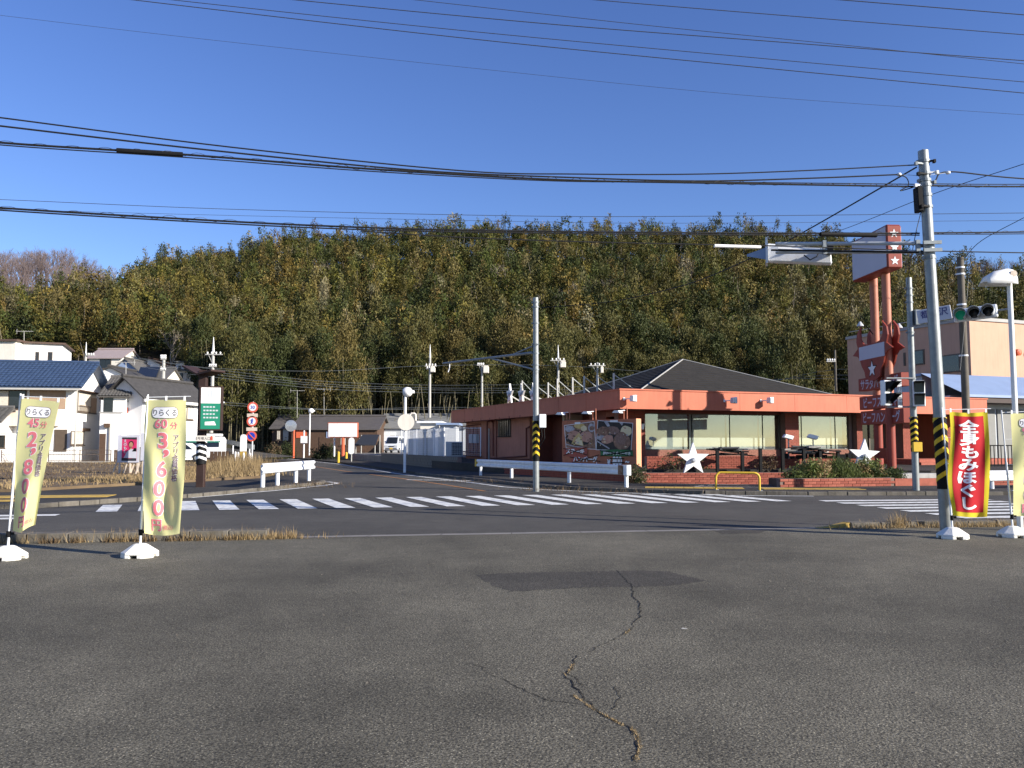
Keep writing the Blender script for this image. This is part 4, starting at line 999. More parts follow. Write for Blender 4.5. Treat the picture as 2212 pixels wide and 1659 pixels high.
for i in range(9): mb = MB(Fq); mb.box(.02+i*.14,.14+i*.14,-.02,.02,.25,1.15); obj('slat', mb, 'brownwood', o)
mb = MB(Fq); mb.box(0,1.3,.022,.05,.4,.48); mb.box(0,1.3,.022,.05,.95,1.03); obj('frame', mb, 'brownwood', o)
mb = MB(Fq); mb.box(1.35,2.0,-.1,.2,.1,1.35); tag(obj('gate_pier', mb, 'block', bevel=.01), 'grey concrete block pier right of the brown gate', 'pier')
# ================================================================ up the street
# low brown houses
t, A = small_gable(588, 640, 925, 901, 96, 'brownwood', 'metalroof', 'low brown wooden house with dark metal roof, left of the orange one', D=7)
rect_on(t, A, Vector((1,0)), (612,925), (623,952), 'curtain', 0, .06, 'window')
t, A = small_gable(630, 815, 927, 902, 92, 'brownwood', 'metalroof', 'long low house with dark metal roof and orange wall panel', D=9)
rect_on(t, A, Vector((1,0)), (640,929), (662,946), 'orange', 0, .06, 'wall_panel'); rect_on(t, A, Vector((1,0)), (705,932), (713,946), 'blueroof', 0, .06, 'window')
rect_on(t, A, Vector((1,0)), (690,944), (790,976), 'brownwood', 0, .05, 'lower_wall')
for p, q in (((735,945),(748,962)),((775,945),(790,960)),((598,930),(606,950))): window(t, A, Vector((1,0)), p, q, hood=False, pane='curtain')
o = thing('carport', (*W(792,978,84).xy,.5), 'dark flat carport roof on posts beside the blank billboard', 'carport')
a = W(770,938,84); b = W(815,956,84)
mb = MB(); mb.add([(a.x,83,b.z-.2),(b.x,83,b.z-.2),(b.x-.2,86.5,a.z),(a.x+.2,86.5,a.z),(a.x,83,b.z-.3),(b.x,83,b.z-.3)], [(0,1,2,3),(4,5,1,0)]); obj('roof', mb, 'grille', o)
for x in (a.x+.1,b.x-.1):
    for y in (83.2,86.2): mb = MB(); mb.tube((x,y,.4),(x,y,b.z-.25 if y < 84 else a.z-.05), .06, n=6); obj('post', mb, 'greypole', o)

t, A = small_gable(822, 1005, 924, 899, 97, 'aircon', 'greyroof', 'long grey-roofed workshop behind the parked van', D=9)
w,(x0,x1,z0,z1),Fh = rect_on(t, A, Vector((1,0)), (821,934), (854,972), 'whitemetal', 0, .1, 'roller_door')
for i in range(6): mb = MB(Fh); mb.box(x0,x1,-.13,-.1,z0+(z1-z0)*i/6+.03,z0+(z1-z0)*(i+1)/6); obj('slat', mb, 'whitemetal', w)
box_house('house', 908, 948, 914, 74, 5, 'cream', 'whitemetal', 'small cream hut behind the white sheeted fence', zb=.5)
box_house('house', 950, 985, 918, 70, 4, 'aircon', 'blueroof', 'small shed with pale blue roof left of the restaurant', zb=.5)
# sheeted white fence of panels
o = thing('panel_fence', (-8,60,.6), 'row of tall pale sheet panels behind the wire fence', 'fence'); a = W(882,985,60); b = W(958,985,56); dd = Vector((b.x-a.x,b.y-a.y)).normalized(); Fp = frame((a.x,a.y), dd); L = Vector((b.x-a.x,b.y-a.y)).length
for i in range(7):
    mb = MB(Fp); mb.box(L*i/7+.01,L*(i+1)/7-.01,0,.05,.6,2.55+.12*i/7); obj('panel', mb, ('aircon','whitemetal','aircon','concrete')[i%4], o)
mb = MB(Fp); mb.box(0,L,-.03,.0,2.4,2.5); obj('rail', mb, 'cream', o)
# chimney pipe
p = W(888,960,80); q = W(888,893,80); mb = MB(); mb.path([(p.x-.12,80,p.z),(p.x-.12,80,q.z-.15),(p.x,80,q.z),(p.x+.3,80,q.z),(p.x+.42,80,q.z-.15),(p.x+.42,80,q.z-.7)], .09, 8); tag(obj('flue', mb, 'cream'), 'square cream flue standing by the grey-roofed workshop', 'flue')
# peach building and blue-grey building on the right
PC = Vector((33.4,60)); 
t = thing('office_building', (33.4,60,0), 'three-storey peach building behind the sign pylon', 'building')
PL = 12.2; Fl = frame(PC + V_*PL, -V_); Fr = frame(PC, U)
mb = MB(Fr); mb.box(0,26,0,PL,.0,10.6); obj('wall', mb, 'peach', t)
mb = MB(Fr); mb.box(-.1,26,-.1,.25,10.6,10.85); mb.box(-.1,.25,.25,PL+.1,10.6,10.85); obj('parapet', mb, 'rooftrim', t)
A4 = PC + V_*PL
for p, q in (((1975,757),(1998,787)),((2035,768),(2076,803)),((1952,762),(1957,790))):
    (x0,z1),(x1,z0) = hit(*p, A4, -V_), hit(*q, A4, -V_); mb = MB(Fl); mb.box(x0,x1,-.06,.02,z0,z1); w = obj('window', mb, 'bronze', t)
    mb = MB(Fl); mb.box(x0+.1,x1-.1,-.08,-.06,z0+.1,z1-.1); obj('pane', mb, 'windowdark', w)
for x in (4.6,5.9): mb = MB(Fr); mb.lathe([(.25,0),(.25,-.3),(.1,-.36)], (x,0,8.4), 10, 'y'); obj('vent_hood', mb, 'orange', t)
for x in (6.3,6.8): mb = MB(Fr); mb.tube((x,-.15,3),(x,-.15,8.4), .06, n=6); obj('pipe', mb, 'pylon_leg', t)
mb = MB(Fr)
for z in (10.9,11.3): mb.bar((.3,1.0,z),(.3,PL,z), .05)
for k in range(6): mb.bar((.3,1+k*2,10.8),(.3,1+k*2,11.3), .05)
obj('roof_railing', mb, 'greypole', t)
mb = MB(Fr); pts = [(8.2,.3,10.7)] + [(8.2+.0,.3-.5*math.sin(R(a)),11.3+.5-.5*math.cos(R(a))) for a in (0,45,90,135,180)]; mb.path(pts, .05, 6); obj('ladder_hoop', mb, 'greypole', t)
t = thing('warehouse', (26,48,0), 'low building with pale blue metal roof band behind the restaurant', 'building')
q0 = W(1862,838,66); 
PB = Vector((25.6,47.5)); Fb = frame(PB, U)
mb = MB(Fb); mb.box(-.6,30,0,4.9,0,4.35); obj('wall', mb, 'aircon', t)
mb = MB(Fb); mb.box(-.6,30,1.9,4.9,4.36,5.6); obj('upper_wall', mb, 'aircon', t)
mb = MB(Fb); mb.add([(-.8,-1.2,4.35),(30,-1.2,4.35),(30,1.8,5.75),(-.8,1.8,5.75),(-.8,-1.2,4.2),(30,-1.2,4.2)], [(0,1,2,3),(4,5,1,0)]); mb.box(-.8,30,1.8,5,5.6,5.75); obj('roof', mb, 'blueroof', t)
for i in range(5):
    mb = MB(Fb); mb.box(.6+i*2.4,2.8+i*2.4,-.06,0,.3,3.6); obj('shutter_door', mb, 'greyroof', t)
mb = MB(Fb); mb.box(-.6,30,-1.15,-.05,3.9,4.15); obj('gutter_beam', mb, 'darkbrown', t)
o = thing('metal_fence', (20,36,.5), 'dark bar fence in front of the warehouse at the right edge', 'fence')
a = W(2110,985,38); mb = MB(); [mb.bar((a.x+i*.16,38,.55),(a.x+i*.16,38,1.5), .03) for i in range(60)]; b = obj('bars', mb, 'black', o); b['kind'] = 'stuff'
mb = MB(); mb.bar((a.x,38,1.5),(a.x+10,38,1.5), .05); mb.bar((a.x,38,.6),(a.x+10,38,.6), .05); obj('rail', mb, 'black', o)
# ================================================================ SIGN PYLON
PD = Vector((.03,-1)).normalized(); PD = Vector((.06,-1)).normalized()     # boards run towards the viewer
PA = Vector((14.57,35.05)); FP = frame(PA, PD)                                # x from far end to near end
py = thing('sign_pylon', (15.3,33.8,.55), 'tall red restaurant sign pylon with blank panel, bull head and three word boards', 'sign')
def pz(px, py_): return hit(px, py_, PA, PD)
def legx(px, Y): p = W(px, 960, Y); return p.x
legs = [Vector((legx(1898,34.6),34.6)), Vector((legx(1925,33.2),33.2))]
ztop = 8.75
for l in legs: mb = MB(); mb.tube((l.x,l.y,.4),(l.x,l.y,ztop+.2), .165, n=16); obj('leg', mb, 'pylon_leg', py, smooth=True)
mb = MB(); mb.tube((*legs[0],.4),(*legs[0],3.0), .172, n=16); mb.tube((*legs[1],.4),(*legs[1],3.0), .172, n=16); obj('painted_leg_base', mb, 'pylon_red', py, smooth=True)
x0, z0 = pz(1845,609); z1 = W(1917,484,32.1).z
L = 2.95
mb = MB(FP); mb.box(0,L,0,.62,z0+.0,z1); box = obj('panel_box', mb, 'pylon_red', py, bevel=.06)
mb = MB(FP); mb.box(.08,L-.06,-.012,.02,z0+.08,z1-.08); obj('panel_face', mb, 'panelgrey', box)
mb = MB(FP); mb.box(.08,L-.06,.60,.632,z0+.08,z1-.08); obj('panel_face', mb, 'panelgrey', box)
FE = frame(PA + PD*L, Vector((-PD.y, PD.x)))                                # near end face
for zc in (z0+(z1-z0)*.17, z0+(z1-z0)*.48, z0+(z1-z0)*.79):
    mb = MB(FE); mb.add([(x,-.01,z) for x, z in star_poly(.31, zc, .19, .42)], [tuple(range(10))]); obj('star_mark', mb, 'signwhite', box)
# bull head
HA = Vector((14.75,35.5)); FH = frame(HA, PD); HL = 3.4
zc = hit(1895,755,HA,PD)[1]; s = 1.0
def hz(px, py_): return hit(px, py_, HA, PD)
half = [(0,.45),(.35,.42),(.72,.5),(.95,.78),(1.0,1.2),(.92,1.55),(1.3,1.15),(1.38,.7),(1.25,.3),(1.75,-.05),(1.3,-.15),(1.1,-.35),(.95,-.75),(.7,-1.1),(.62,-1.45),(.3,-1.62),(0,-1.66)]
poly = [(1.6+x*.95, zc-.02+z*.74) for x, z in half] + [(1.6-x*.95, zc-.02+z*.74) for x, z in reversed(half[1:-1])]
for k, y0 in enumerate((-.04,.42)):
    mb = MB(FH); mb.prism(poly, y0, y0+.06); bh = obj('bull_head', mb, 'pylon_red', py)
    if k == 0:
        mb = MB(FH); mb.box(.55,2.65,-.06,-.045,zc-.32,zc+.24); obj('blank_plate', mb, 'panelgrey', bh)
        mb = MB(FH); mb.add([(x,-.05,z) for x, z in star_poly(1.6,zc-.76,.42)], [tuple(range(10))]); obj('star_outline', mb, 'black', bh)
        mb = MB(FH); mb.add([(x,-.056,z) for x, z in star_poly(1.6,zc-.77,.34)], [tuple(range(10))]); obj('star_mark', mb, 'signwhite', bh)
# three word boards
WA = Vector((15.0,36.0)); FWd = frame(WA, PD)
for i, (tx, py0, py1, xx0, xx1) in enumerate((('サラダバイキング',819,846,1854,1946),('ビーフステーキ',858,886,1856,1949),('ビーフハンバーグ',889,918,1859,1951))):
    za = hit(xx0,py0,WA,PD)[1]; zb_ = hit(xx0,py1,WA,PD)[1]; xa_ = hit(xx0,py0,WA,PD)[0]; xb_ = hit(xx1,py0,WA,PD)[0]
    mb = MB(FWd); mb.box(xa_,xb_,0,.34,zb_,za); b = obj('word_board', mb, 'pylon_red', py, bevel=.015)
    lettering(b, FWd, 'panelgrey', tx, (xa_+xb_)/2, (za+zb_)/2, (za-zb_)*.86, -.008, .02, sx=(xb_-xa_)*.86/(len(tx)*(za-zb_)*.86*.97) if i != 1 else (xb_-xa_)*.78/(len(tx)*(za-zb_)*.86*.97))
mb = MB(FWd); mb.box(1.2,2.6,.1,.14,hit(1890,990,WA,PD)[1],hit(1890,968,WA,PD)[1]); obj('lower_plate', mb, 'pylon_red', py)
# two gooseneck lamps
for px, py_, q in ((1858,700,(1886,722)),(1942,704,(1915,712))):
    a = W(px, py_, 33.4); b = W(*q, 33.6); mb = MB(); mb.path([b, (a+b)/2+Vector((0,0,.12)), a], .02, 6); o = obj('lamp_arm', mb, 'black', py)
    mb = MB(); mb.lathe([(.03,.1),(.13,-.05),(.14,-.09)], (a.x,a.y,a.z), 10); obj('lamp_head', mb, 'aircon', o)
# ================================================================ POLES
def warning_wrap(parent, c, r, z0, z1, m1='black', m2='yellowtape', turns=6, slope=1.0):
    mb = MB(); mb.tube((c.x,c.y,z0),(c.x,c.y,z1), r, n=20); w = obj('warning_wrap', mb, m1, parent, smooth=True)
    h = (z1-z0)/turns; n = 20
    for k in range(turns):                # slanting chevrons
        zb_ = z0 + k*h + .02; mb = MB(); vs = []; fs = []
        for i in range(n+1):
            a = 2*math.pi*i/n; u = abs(((i/n+.25) % 1)*2-1); dz = u*h*slope*1.2
            za = min(max(zb_+dz*.9,z0), z1); zt_ = min(za+h*.42, z1)
            vs += [(c.x+(r+.004)*math.cos(a), c.y+(r+.004)*math.sin(a), za), (c.x+(r+.004)*math.cos(a), c.y+(r+.004)*math.sin(a), zt_)]
        for i in range(n): fs.append((2*i,2*i+2,2*i+3,2*i+1))
        mb.add(vs, fs); obj('stripe', mb, m2, w)
    return w
def bands(parent, c, r, zs, m='galvdark'):
    for z in zs: mb = MB(); mb.tube((c[0],c[1],z),(c[0],c[1],z+.05), r+.012, n=16); mb.box(c[0]-r-.04,c[0]-r+.01,c[1]-.03,c[1]+.03,z,z+.05); obj('band', mb, m, parent)
# big near pole
B = G(2045,1150,.03); bp = thing('utility_pole', (B.x,B.y,0), 'tall grey steel pole with black and yellow wrap beside the red banner', 'pole')
BZ = W(2000,326,B.y).z
mb = MB(); mb.tube((B.x,B.y,-.1),(B.x,B.y,BZ), .105, .088, n=24); obj('shaft', mb, 'galv', bp, smooth=True)
warning_wrap(bp, B, .108, .78, 2.02, turns=6)
bands(bp, B, .092, [W(2000,y,B.y).z for y in (352,378,393,404,425,450,560)])
mb = MB(); z = W(0,420,B.y).z; mb.box(B.x-.19,B.x-.10,B.y-.1,B.y+.08,W(0,458,B.y).z,W(0,405,B.y).z); obj('terminal_box', mb, 'black', bp, bevel=.01)
mb = MB(); mb.lathe([(.0,.06),(.085,.0)], (B.x,B.y,BZ-.02), 16); obj('cap', mb, 'galvdark', bp)
for k, (py_, dx, dy) in enumerate(((352,.10,-.06),(356,-.13,-.05),(377,.12,-.08),(379,-.12,-.08),(395,.11,.0),(402,-.14,-.02),(449,-.10,-.09))):
    z = W(2000,py_,B.y).z; mb = MB(); mb.bar((B.x,B.y+dy,z),(B.x+dx*1.5,B.y+dy-.03,z+.015), .035, .03); mb.box(B.x+dx*1.4-.02,B.x+dx*1.4+.02,B.y+dy-.06,B.y+dy,z-.03,z+.03); obj('fitting', mb, ('black','galvdark','white')[k % 3], bp)
# arms and the signal seen from behind
E1 = W(1690,519,15.6)
mb = MB(); 
for dy0, dy1 in ((522,513),(540,531)):
    a = W(2002,dy0+3,B.y-.02); b = W(1690,dy1+7,15.5); mb.tube(a, b, .034, n=10)
arm = obj('signal_arm', mb, 'galvlight', bp, smooth=True)
for k in (.02,.65):
    a = W(2002,525,B.y-.02).lerp(W(1690,520,15.5),k); b = W(2002,543,B.y-.02).lerp(W(1690,538,15.5),k); mb = MB(); mb.bar(a+Vector((0,-.04,.05)), b+Vector((0,-.04,-.05)), .07, .05); obj('clamp', mb, 'galvdark', bp)
for z in (W(0,527,B.y).z, W(0,543,B.y).z):
    for y0 in (-.14,.10): mb = MB(); mb.box(B.x-.16,B.x+.16,B.y+y0,B.y+y0+.04,z-.03,z+.03); obj('clamp', mb, 'galvdark', bp)
# conduit along arm
mb = MB(); mb.tube(W(2000,544,B.y-.12), W(1680,533,15.3), .018, n=8); obj('conduit', mb, 'black', bp)
mb = MB(); mb.tube(W(1792,537,15.2), W(1695,531,15.4), .032, n=8); obj('cable_sleeve', mb, 'white', bp)
ts = thing('traffic_signal', W(1720,545,15.7), 'white traffic signal seen from behind on the arm of the big pole', 'traffic light', 'traffic signals')
c = W(1724,546,15.75); fd = Vector((.96,-.28)); Ft = frame((c.x,c.y), fd); zc = c.z
mb = MB(Ft); mb.prism([(-.56,zc+.20),(.58,zc+.04),(.60,zc-.27),(-.56,zc-.15)], -.1, .1); obj('housing', mb, 'whitemetal', ts, bevel=.02)
mb = MB(Ft); mb.box(-.60,-.56,-.2,.14,zc-.2,zc+.30); obj('end_plate', mb, 'whitemetal', ts)
for k in range(3):
    x = -.37+k*.37; mb = MB(Ft); mb.lathe([(.125,.1),(.13,.2),(.12,.42)], (x,0,zc+.04-.05*k), 14, 'y'); obj('hood', mb, 'whitemetal', ts, smooth=True)
mb = MB(Ft); mb.path([(.1,-.13,zc-.08),(.2,-.22,zc-.2),(.32,-.2,zc-.14),(.4,-.14,zc+.02)], .012, 6); mb.box(.5,.62,-.2,-.1,zc-.1,zc+.06); obj('cable_loop', mb, 'black', ts)
mb = MB(Ft); mb.add([(-.95,-.05,zc+.02),(-.58,-.12,zc+.12),(-.58,-.12,zc-.12),(-.95,-.05,zc-.02)], [(0,1,2,3)]); mb.add([(-.95,-.03,zc+.02),(-.58,-.09,zc+.12),(-.58,-.09,zc-.12),(-.95,-.03,zc-.02)], [(3,2,1,0)]); obj('side_hood', mb, 'blueroof', ts)
bp.rotation_euler[1] = -math.atan(.165/BZ)      # the pole leans a little to the left
# pole by the crossing in the middle
Cc = G(1158,1055,.1); cp = thing('utility_pole', (Cc.x,Cc.y,.1), 'slim grey steel pole with striped wrap and control box at the street corner', 'pole')
CZ = W(1155,643,Cc.y).z
mb = MB(); mb.tube((Cc.x,Cc.y,0),(Cc.x,Cc.y,CZ), .105, .09, n=20); obj('shaft', mb, 'galv', cp, smooth=True)
warning_wrap(cp, Cc, .112, 1.0, 2.33, turns=6)
bands(cp, Cc, .098, [W(0,y,Cc.y).z for y in (655,665,700,745,765,790,800)])
a = W(1166,895,Cc.y-.2); b = W(1178,924,Cc.y-.2)
mb = MB(); mb.box(a.x-.02,a.x+.20,Cc.y-.36,Cc.y-.02,b.z,a.z); ob = obj('control_box', mb, 'whitemetal', cp, bevel=.012)
mb = MB(); mb.path([(a.x+.05,Cc.y-.2,b.z),(a.x+.08,Cc.y-.2,b.z-.3),(a.x-.05,Cc.y-.15,b.z-.55)], .015, 6); mb.path([(a.x+.14,Cc.y-.2,b.z),(a.x+.16,Cc.y-.2,b.z-.35),(a.x-.03,Cc.y-.12,b.z-.65)], .015, 6); obj('cable', mb, 'black', cp)
a = W(1150,762,Cc.y); b = W(957,785,Cc.y+3.0); mb = MB(); mb.tube(a, b, .045, .035, n=8); obj('boom_arm', mb, 'galv', cp)
mb = MB(); mb.tube(a.lerp(b,.46), W(1150,797,Cc.y), .03, n=8); mb.tube(W(1150,748,Cc.y), a.lerp(b,.22), .025, n=8); obj('boom_brace', mb, 'galv', cp)
p = a.lerp(b,.92); mb = MB(); mb.path([p, p+Vector((0,0,-.2)), p+Vector((-.05,0,-.35))], .02, 6); obj('cable_end', mb, 'white', cp)
# pedestrian signal pole
Pp = G(1979,1060,.1); pp_ = thing('pedestrian_signal', (Pp.x,Pp.y,.1), 'grey pole with two white pedestrian signals and striped wrap beside the planter', 'signal pole')
PZ = W(1961,600,Pp.y).z
mb = MB(); mb.tube((Pp.x,Pp.y,0),(Pp.x,Pp.y,PZ), .105, .09, n=20); obj('shaft', mb, 'galv', pp_, smooth=True)
warning_wrap(pp_, Pp, .112, 1.32, 2.42, turns=6)
bands(pp_, Pp, .098, [W(0,y,Pp.y).z for y in (625,640,655,720,820,880,905)])
mb = MB(); mb.box(Pp.x-.14,Pp.x+.14,Pp.y-.22,Pp.y-.1,1.32,1.62); obj('push_button', mb, 'yellowpaint', pp_, bevel=.01)
mb = MB(); mb.box(Pp.x+.1,Pp.x+.24,Pp.y-.16,Pp.y+.05,W(0,703,Pp.y).z,W(0,670,Pp.y).z); obj('relay_box', mb, 'galvdark', pp_, bevel=.01)
def ped_head(px0, px1, py0, py1, turn, lens):
    a = W(px0, py0, Pp.y-.25); b = W(px1, py1, Pp.y-.25); c = (a+b)/2; hw = (b.x-a.x)/2; F = frame((c.x,c.y), turn)
    mb = MB(F); mb.box(-hw,hw,-.06,.12,b.z,a.z); o = obj('signal_head', mb, 'whitemetal', pp_, bevel=.02)
    H = (a.z-b.z)
    for k, zc in enumerate((c.z+H*.24, c.z-H*.24)):
        mb = MB(F); mb.box(-hw*.72,hw*.72,-.075,-.06,zc-H*.19,zc+H*.19); obj('lens', mb, 'lens_dark', o)
        mb = MB(F); mb.prism([(-hw*.8,zc+H*.22),(hw*.8,zc+H*.22),(hw*.8,zc+H*.18),(-hw*.8,zc+H*.18)], -.42, -.06)
        mb.add([(-hw*.8,-.42,zc+H*.2),(-hw*.8,-.06,zc+H*.2),(-hw*.8,-.06,zc-H*.2)], [(0,1,2)]); mb.add([(hw*.8,-.42,zc+H*.2),(hw*.8,-.06,zc+H*.2),(hw*.8,-.06,zc-H*.2)], [(2,1,0)]); obj('visor', mb, 'black', o)
ped_head(1903,1929,822,876,(.86,.5),1); ped_head(1972,1998,822,878,(.93,-.36),0)
mb = MB(); z1_ = W(0,818,Pp.y).z; z2_ = W(0,880,Pp.y).z; x_ = W(1915,820,Pp.y-.2).x
for z in (z1_, z2_): mb.tube((Pp.x+.0,Pp.y-.15,z),(x_,Pp.y-.2,z), .025, n=8)
obj('bracket', mb, 'galv', pp_)
a = W(1938,820,Pp.y-.3); b = W(1949,880,Pp.y-.3); mb = MB(); mb.box(a.x,b.x,a.y-.01,a.y+.02,b.z,a.z); sb = obj('vertical_plate', mb, 'signwhite', pp_)
lettering(sb, frame((0,a.y)), 'ink', '歩行者専用', (a.x+b.x)/2, (a.z+b.z)/2, .14, -.016, 0, True, 1.15)
# place-name plate held on a bracket
a = W(1984,712,Pp.y-1.2); dd = Vector((.9,-.44)).normalized(); Fn = frame((a.x,a.y), dd) @ Matrix.Translation((0,0,W(0,696,Pp.y-1).z)) @ Matrix.Rotation(-R(7),4,'Y') @ Matrix.Translation((0,0,-W(0,696,Pp.y-1).z)); zA = W(0,692,Pp.y-.9).z
mb = MB(Fn); mb.box(-.0,.92,0,.04,zA-.16,zA+.26); nb = obj('name_plate', mb, 'panelgrey', pp_, bevel=.01)
lettering(nb, Fn, 'navyink', '都　沢', .46, zA+.10, .25, -.008, .01, sx=1.0)
mb = MB(Fn); mb.tube((-.3,.05,zA-.2),(.9,.05,zA-.2), .02, n=6); obj('bracket', mb, 'galv', pp_)
# concrete pole with the horizontal signal
Kx = W(2090,960,26.0); kp = thing('utility_pole', (Kx.x,26,0), 'dark weathered concrete pole behind the red banner', 'pole')
mb = MB(); kz = W(2085,556,26).z; mb.tube((Kx.x,26,0),(Kx.x,26,kz), .125, .10, n=18); obj('shaft', mb, 'concretepole', kp, smooth=True)
bands(kp, (Kx.x,26), .11, [W(0,y,26).z for y in (580,594,660,770)], 'whitemetal')
ts = thing('traffic_signal', W(2105,672,25.2), 'horizontal traffic signal showing green, right of the grey pole', 'traffic light', 'traffic signals')
lens = [(2079,683,'green_lamp'),(2104,676,'lens_dark'),(2130,669,'lens_dark')]
fd2 = Vector((.84,-.54)).normalized(); c = W(2104,677,25.0); Fs_ = frame((c.x,c.y), fd2) @ Matrix.Translation((0,0,c.z)) @ Matrix.Rotation(-R(4),4,'Y') @ Matrix.Translation((0,0,-c.z))
mb = MB(Fs_); mb.box(-.56,.62,0,.12,c.z-.2,c.z+.2); obj('housing', mb, 'whitemetal', ts, bevel=.03)
for k, (px, py_, m) in enumerate(lens):
    x = -.36+k*.37; mb = MB(Fs_); mb.lathe([(.0,-.05),(.10,-.04),(.15,-.0)], (x,0,c.z), 18, 'y'); obj('lens', mb, m, ts, smooth=True)
    n = 16; vs = []
    for y, r in ((0,.18),(-.5,.175)):
        for i in range(n+1):
            an = R(-60)+R(300)*i/n; vs.append((x+r*math.cos(an), y if an < R(180) or y == 0 else y, c.z+r*math.sin(an)))
    mb = MB(Fs_); mb.add(vs, [(i,i+1,n+2+i,n+1+i) for i in range(n)])
    vs2 = [(v[0]*1+0, v[1], v[2]) for v in vs]; o = obj('visor', mb, 'aircon', ts, smooth=True)
    md = o.modifiers.new('s','SOLIDIFY'); md.thickness = .008
    mb = MB(Fs_); mb.add([(x+(v[0]-x)*.965, v[1]-.0, c.z+(v[2]-c.z)*.965) for v in vs], [(i,i+1,n+2+i,n+1+i) for i in range(n)]); obj('visor_inside', mb, 'black', o)
mb = MB(Fs_); mb.tube((.6,.06,c.z),(.9,.06,c.z), .03, n=8); obj('bracket', mb, 'galv', ts)
mb = MB(Fs_); mb.bar((-.25,.12,c.z+.05),(-.3,1.1,c.z+.05), .05); obj('bracket', mb, 'galv', ts)
# white lamp post near the right edge
Lp = G(2204,1146,.03); lp = thing('street_lamp', (Lp.x,Lp.y,0), 'white lamp post with hooded lamp at the right edge', 'street lamp')
LZ = W(2183,640,Lp.y).z
mb = MB(); mb.tube((Lp.x,Lp.y,0),(Lp.x,Lp.y,LZ+.35), .05, .043, n=14); obj('post', mb, 'white', lp, smooth=True)
a = W(2127,612,Lp.y-.05); mb = MB(frame((Lp.x,Lp.y),(1,0)))
xl = a.x-Lp.x; n = 10; vs = []
for x, hh, ww in ((xl,.05,.16),(xl+.05,.16,.17),(xl+.2,.25,.17),(-.04,.30,.16),(.06,.28,.13),(.10,.2,.10)):
    for i in range(n+1):
        an = math.pi*i/n; vs.append((x, -ww*math.cos(an), a.z-.02 + hh*math.sin(an)**.7 if 0 < i < n else a.z-.02))
fs = [(j*(n+1)+i, j*(n+1)+i+1, (j+1)*(n+1)+i+1, (j+1)*(n+1)+i) for j in range(5) for i in range(n)]
mb.add(vs, fs); hd = obj('lamp_hood', mb, 'white', lp, smooth=True); hd.modifiers.new('s','SOLIDIFY').thickness = .01
mb = MB(frame((Lp.x,Lp.y),(1,0))); mb.box(xl+.1,-.1,-.1,.1,a.z-.0,a.z+.06); obj('lamp', mb, 'lampglass', lp)
mb = MB(frame((Lp.x,Lp.y),(1,0))); mb.lathe([(.0,-.15),(.06,-.148),(.06,-.13)], (.0,-.0,a.z+.16), 12, 'y'); obj('photocell', mb, 'beige', lp)
mb = MB(); mb.lathe([(.05,.0),(.04,.07),(.015,.1)], (Lp.x,Lp.y,LZ+.33), 12); obj('cap', mb, 'white', lp)
# distant utility poles
def far_pole(px, ptop, pbot, Y, label, r=.15, arms=(), trans=None, spike=True, m='greypole', zb=None):
    a = W(px, pbot, Y); b = W(px, ptop, Y); zb = a.z if zb is None else zb
    o = thing('utility_pole', (a.x,a.y,zb), label, 'pole', 'utility poles behind the houses and restaurant')
    mb = MB(); zt_ = b.z - (1.6 if spike else 0); mb.tube((a.x,Y,zb),(a.x,Y,zt_), r, r*.75, n=10); obj('shaft', mb, m, o)
    if spike: mb = MB(); mb.tube((a.x,Y,zt_),(a.x,Y,b.z), r*.7, .03, n=8); obj('spike', mb, 'white', o)
    for (py_, x0, x1, br) in arms:
        z = W(px, py_, Y).z; l = (x0-px)/FPX*Y; r_ = (x1-px)/FPX*Y
        mb = MB(); mb.bar((a.x+l,Y-.12,z),(a.x+r_,Y-.12,z), .1); 
        if br: mb.bar((a.x+l*.6,Y-.1,z),(a.x,Y-.1,z-1.0), .05)
        cr = obj('crossarm', mb, 'greypole', o)
        for k in range(4):
            x = a.x+l+(r_-l)*(k+.5)/4; mb = MB(); mb.lathe([(.05,0),(.10,.1),(.06,.24)], (x,Y-.12,z+.05), 7); obj('insulator', mb, 'white', cr)
    if trans:
        x0, x1, y0, y1 = trans; p = W(x0,y0,Y-.4); q = W(x1,y1,Y-.4); mb = MB(); mb.box(p.x,q.x,Y-.75,Y-.1,q.z,p.z); mb.box(p.x+.05,q.x-.05,Y-.7,Y-.15,p.z,p.z+.12); obj('transformer', mb, 'cream', o, bevel=.04)
    return o, b
far_pole(928,744,902,99,'slim pole with transformer above the low houses, left of the boom arm',.17,[(791,917,943,0),(797,920,938,0)],(930,940,794,804))
far_pole(1041,787,900,99,'pole with square transformer box left of the roof stars',.15,[(789,1030,1046,1)],(1044,1056,792,806),False)
far_pole(1206,745,860,99,'pole with round transformer just right of the street pole',.16,[(779,1189,1222,1)],(1210,1222,782,794))
far_pole(1291,783,850,99,'pole with crossarm above the roof braces',.14,[(790,1272,1308,1)],(1297,1303,793,806),False)
po_,_ = far_pole(456,728,935,88,'slim pole with crossarm behind the brown sign',.2,[(766,440,477,1),(792,448,465,0)])
a = W(456,890,87.8); mb = MB(); mb.path([a, W(457,880,87.8), W(461,872,87.8), W(468,868,87.8), W(476,868,87.8)], .07, 6); la = obj('lamp_arm', mb, 'white', po_); b = W(478,869,87.8); mb = MB(); mb.box(b.x-.25,b.x+.3,87.6,88,b.z-.1,b.z+.08); obj('lamp_head', mb, 'lampglass', la, bevel=.03)
far_pole(184,739,805,100,'short pole beside the far cream house on the slope',.16,[(768,184,204,0)])
far_pole(352,768,842,92,'pole with bolted brackets beside the solar-panelled house',.2,[(772,345,358,0),(776,346,358,0),(800,346,358,0)],None,False)
far_pole(143,760,800,100,'short grey post on the slope behind the blue roof',.12,(),None,False)
far_pole(1806,756,845,85,'slim pole above the right end of the restaurant roof',.13,[(781,1786,1806,0)],None,False,'concretepole')
